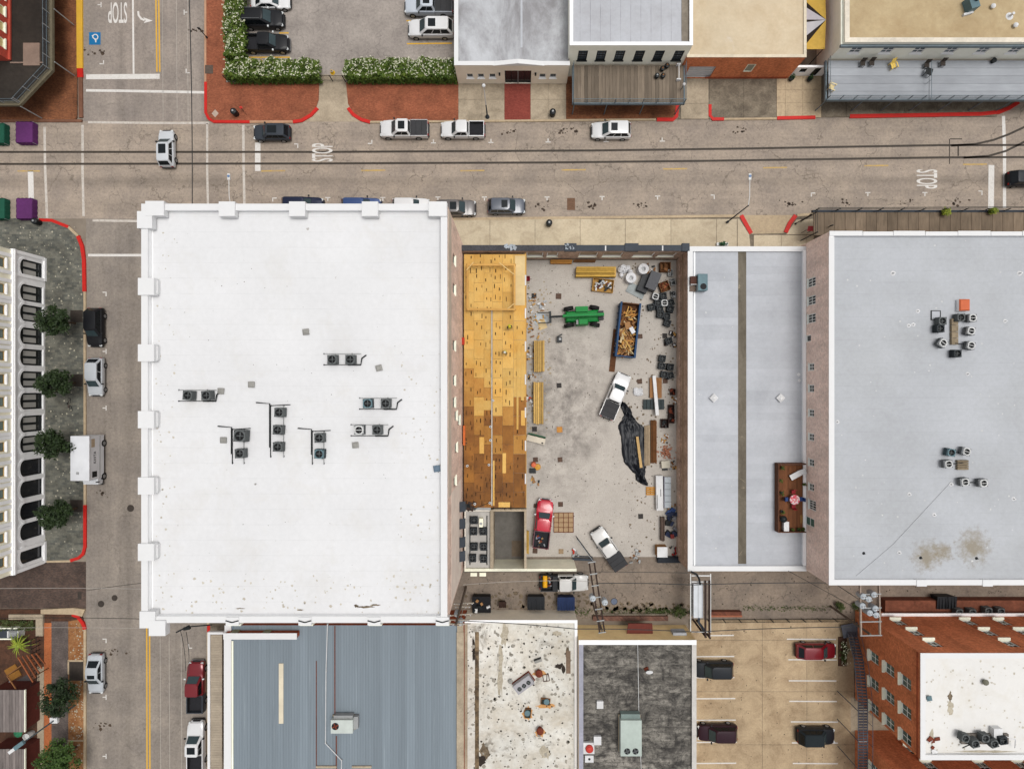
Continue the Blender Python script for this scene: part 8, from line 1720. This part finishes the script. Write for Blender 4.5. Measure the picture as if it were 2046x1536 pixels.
# ---- grime: irregular blotches, specks and fallen bits
def blot(parent,x,y,z,rx_,ry_,mat,n=18,name='stain_patch'):
    c=P(x,y,z); k=(H-z)/H/S; B().poly([(c.x+rx_*k*R.uniform(.45,1.15)*math.cos(2*math.pi*i/n),c.y+ry_*k*R.uniform(.45,1.15)*math.sin(2*math.pi*i/n),z) for i in range(n)]).obj(name,mat,parent)
def specks(parent,x0,x1,y0,y1,z,n,mat,rmin=.02,rmax=.07,name='dirt_specks'):
    b=B()
    for k in range(n):
        p=P(R.uniform(x0,x1),R.uniform(y0,y1),z); r=R.uniform(rmin,rmax); m=6; b.poly([(p.x+r*R.uniform(.5,1.4)*math.cos(2*math.pi*i/m),p.y+r*R.uniform(.5,1.4)*math.sin(2*math.pi*i/m),z) for i in range(m)])
    b.obj(name,mat,parent,kind='stuff')
M_spk=plain('speck_dark',(90,80,70),.9); M_spt=plain('speck_tan',(176,160,134),.9); M_dirt=stained('brown_dirt',(142,126,104),(88,74,60),.8,2,.4,.6,.2,0); M_tar=plain('old_tar',(56,48,42),.8,.3,5); M_paleS=stained('pale_scuff',(206,196,176),(170,160,140),.7,3,.4,.6,.1,0)
zz=zw-.614
M_spw=plain('speck_pale',(216,208,192),.9)
specks(WB,310,880,440,1225,zz,70,M_spk,.015,.045); specks(WB,320,880,1150,1225,zz+.001,110,M_spw,.03,.14); specks(WB,800,885,700,1200,zz+.001,70,M_spw,.03,.12); specks(WB,310,350,440,1220,zz+.001,60,M_spw,.03,.12)
for x,y,a_,b_ in ((730,1212,20,2.5),(712,1210,5,4),(750,1208,12,2),(600,1218,8,1.5),(480,1215,10,1.2)): blot(WB,x,y,zz+.002,a_,b_,M_dirt)
zz=z2-.174
for x,y,a_,b_,m in ((1118,1330,11,8,M_tar),(1126,1338,5,9,M_tar),(1090,1505,14,16,M_paleS),(1094,1503,6,11,M_tar),(968,1500,12,22,M_dirt),(958,1520,14,12,M_tar),(952,1400,6,40,M_dirt),(1000,1345,7,60,M_paleS),(1112,1265,14,7,M_paleS),(1008,1270,10,30,M_paleS),(946,1300,4,30,M_tar),(1080,1462,12,11,plain('rust_stain',(226,170,110),.9,.1)),(1078,1345,14,10,plain('rust_stain',(226,170,110))),(1092,1410,22,6,plain('rust_stain',(226,170,110))),(1055,1425,13,14,plain('rust_stain',(226,170,110))),(1135,1310,5,24,M_dirt)): blot(SB2,x,y,zz+R.uniform(.001,.004),a_,b_,m)
specks(SB2,935,1145,1250,1536,zz+.005,260,M_tar,.02,.13); specks(SB2,935,1145,1250,1536,zz+.0055,200,plain('speck_ash',(170,164,152),.9),.04,.25)
zz=zg-.344
specks(GB,1680,2040,480,1150,zz+.001,70,plain('pale_fleck',(226,226,224)),.03,.12); specks(LB,1395,1470,520,1120,zl-.262,30,plain('pale_fleck',(226,226,224)),.03,.1)
zz=zo-.345
for x,y,a_,b_,m in ((1898,1390,5,12,M_dirt),(1898,1415,8,16,M_paleS),(1862,1470,5,20,M_paleS),(1965,1500,60,3,M_paleS)): blot(OB,x,y,zz+R.uniform(0,.003),a_,b_,m)
specks(OB,1850,2046,1320,1500,zz+.004,90,M_spw,.03,.14)
specks(LOT,1055,1350,525,1105,.025,420,plain('speck_grey',(120,112,104),.9),.02,.1); specks(LOT,1052,1100,560,870,.026,160,M_spt,.04,.18); specks(LOT,1250,1350,525,1105,.026,220,M_dirt,.03,.16)
specks(ALE,930,2040,1145,1225,.004,300,M_spk,.02,.12); specks(ALE,1180,1400,1205,1226,.0045,120,M_dirt,.08,.35); specks(ALE,930,1180,1185,1222,.0045,120,M_dirt,.06,.3)
specks(PKS,1395,1690,1245,1536,.02,160,M_spk,.02,.08); specks(ROAD,0,2040,250,430,.0035,500,M_spk,.015,.06); specks(SW_W,10,165,450,1110,.136,420,plain('pale_leaf',(190,184,164)),.03,.13)
specks(SW_SW,140,168,1245,1530,.125,160,plain('pale_leaf',(190,184,164)),.03,.12)
# more rubble along the lot edges
mm=[M_wood,M_woodd,M_wv,plain('cardboard',(176,132,88)),M_black,M_greyp]
load_(1346,800,.05,10,.35,mm,'offcuts against the wall above the lattice crate','litter_pile','litter'); load_(1325,875,.05,14,.5,mm,'timber scraps above the brick pile','litter_pile','litter'); load_(1345,930,.05,10,.4,mm,'scraps beside the dirty cooler box','litter_pile','litter'); load_(1342,1015,.05,14,.45,mm,'scraps between the window units and blue tarps','litter_pile','litter'); load_(1062,595,.05,12,.5,mm,'wrap and scraps beside the dark base plate at the deck','litter_pile','litter'); load_(1063,750,.05,10,.45,mm,'scraps between the two lumber stacks','litter_pile','litter'); load_(1300,540,.05,12,.6,mm,'scraps between the rolls and the corner crate','litter_pile','litter'); load_(1070,960,.05,8,.5,mm,'thin pale sticks below the orange barrel','litter_pile','litter'); load_(1268,1110,.05,12,.7,[M_greyp,M_woodd,M_greyp],'twisted grey wire at the alley edge of the lot','litter_pile','litter')
for i in range(9):
    x,y=R.uniform(1318,1349),R.uniform(640,700)
    if i<4: crate(x,y,.4,.5,.35,plain('dark_lattice',(64,44,40)),'small dark box in the row along the low building wall',R.uniform(-30,30),(3,mm),grp='small dark boxes')
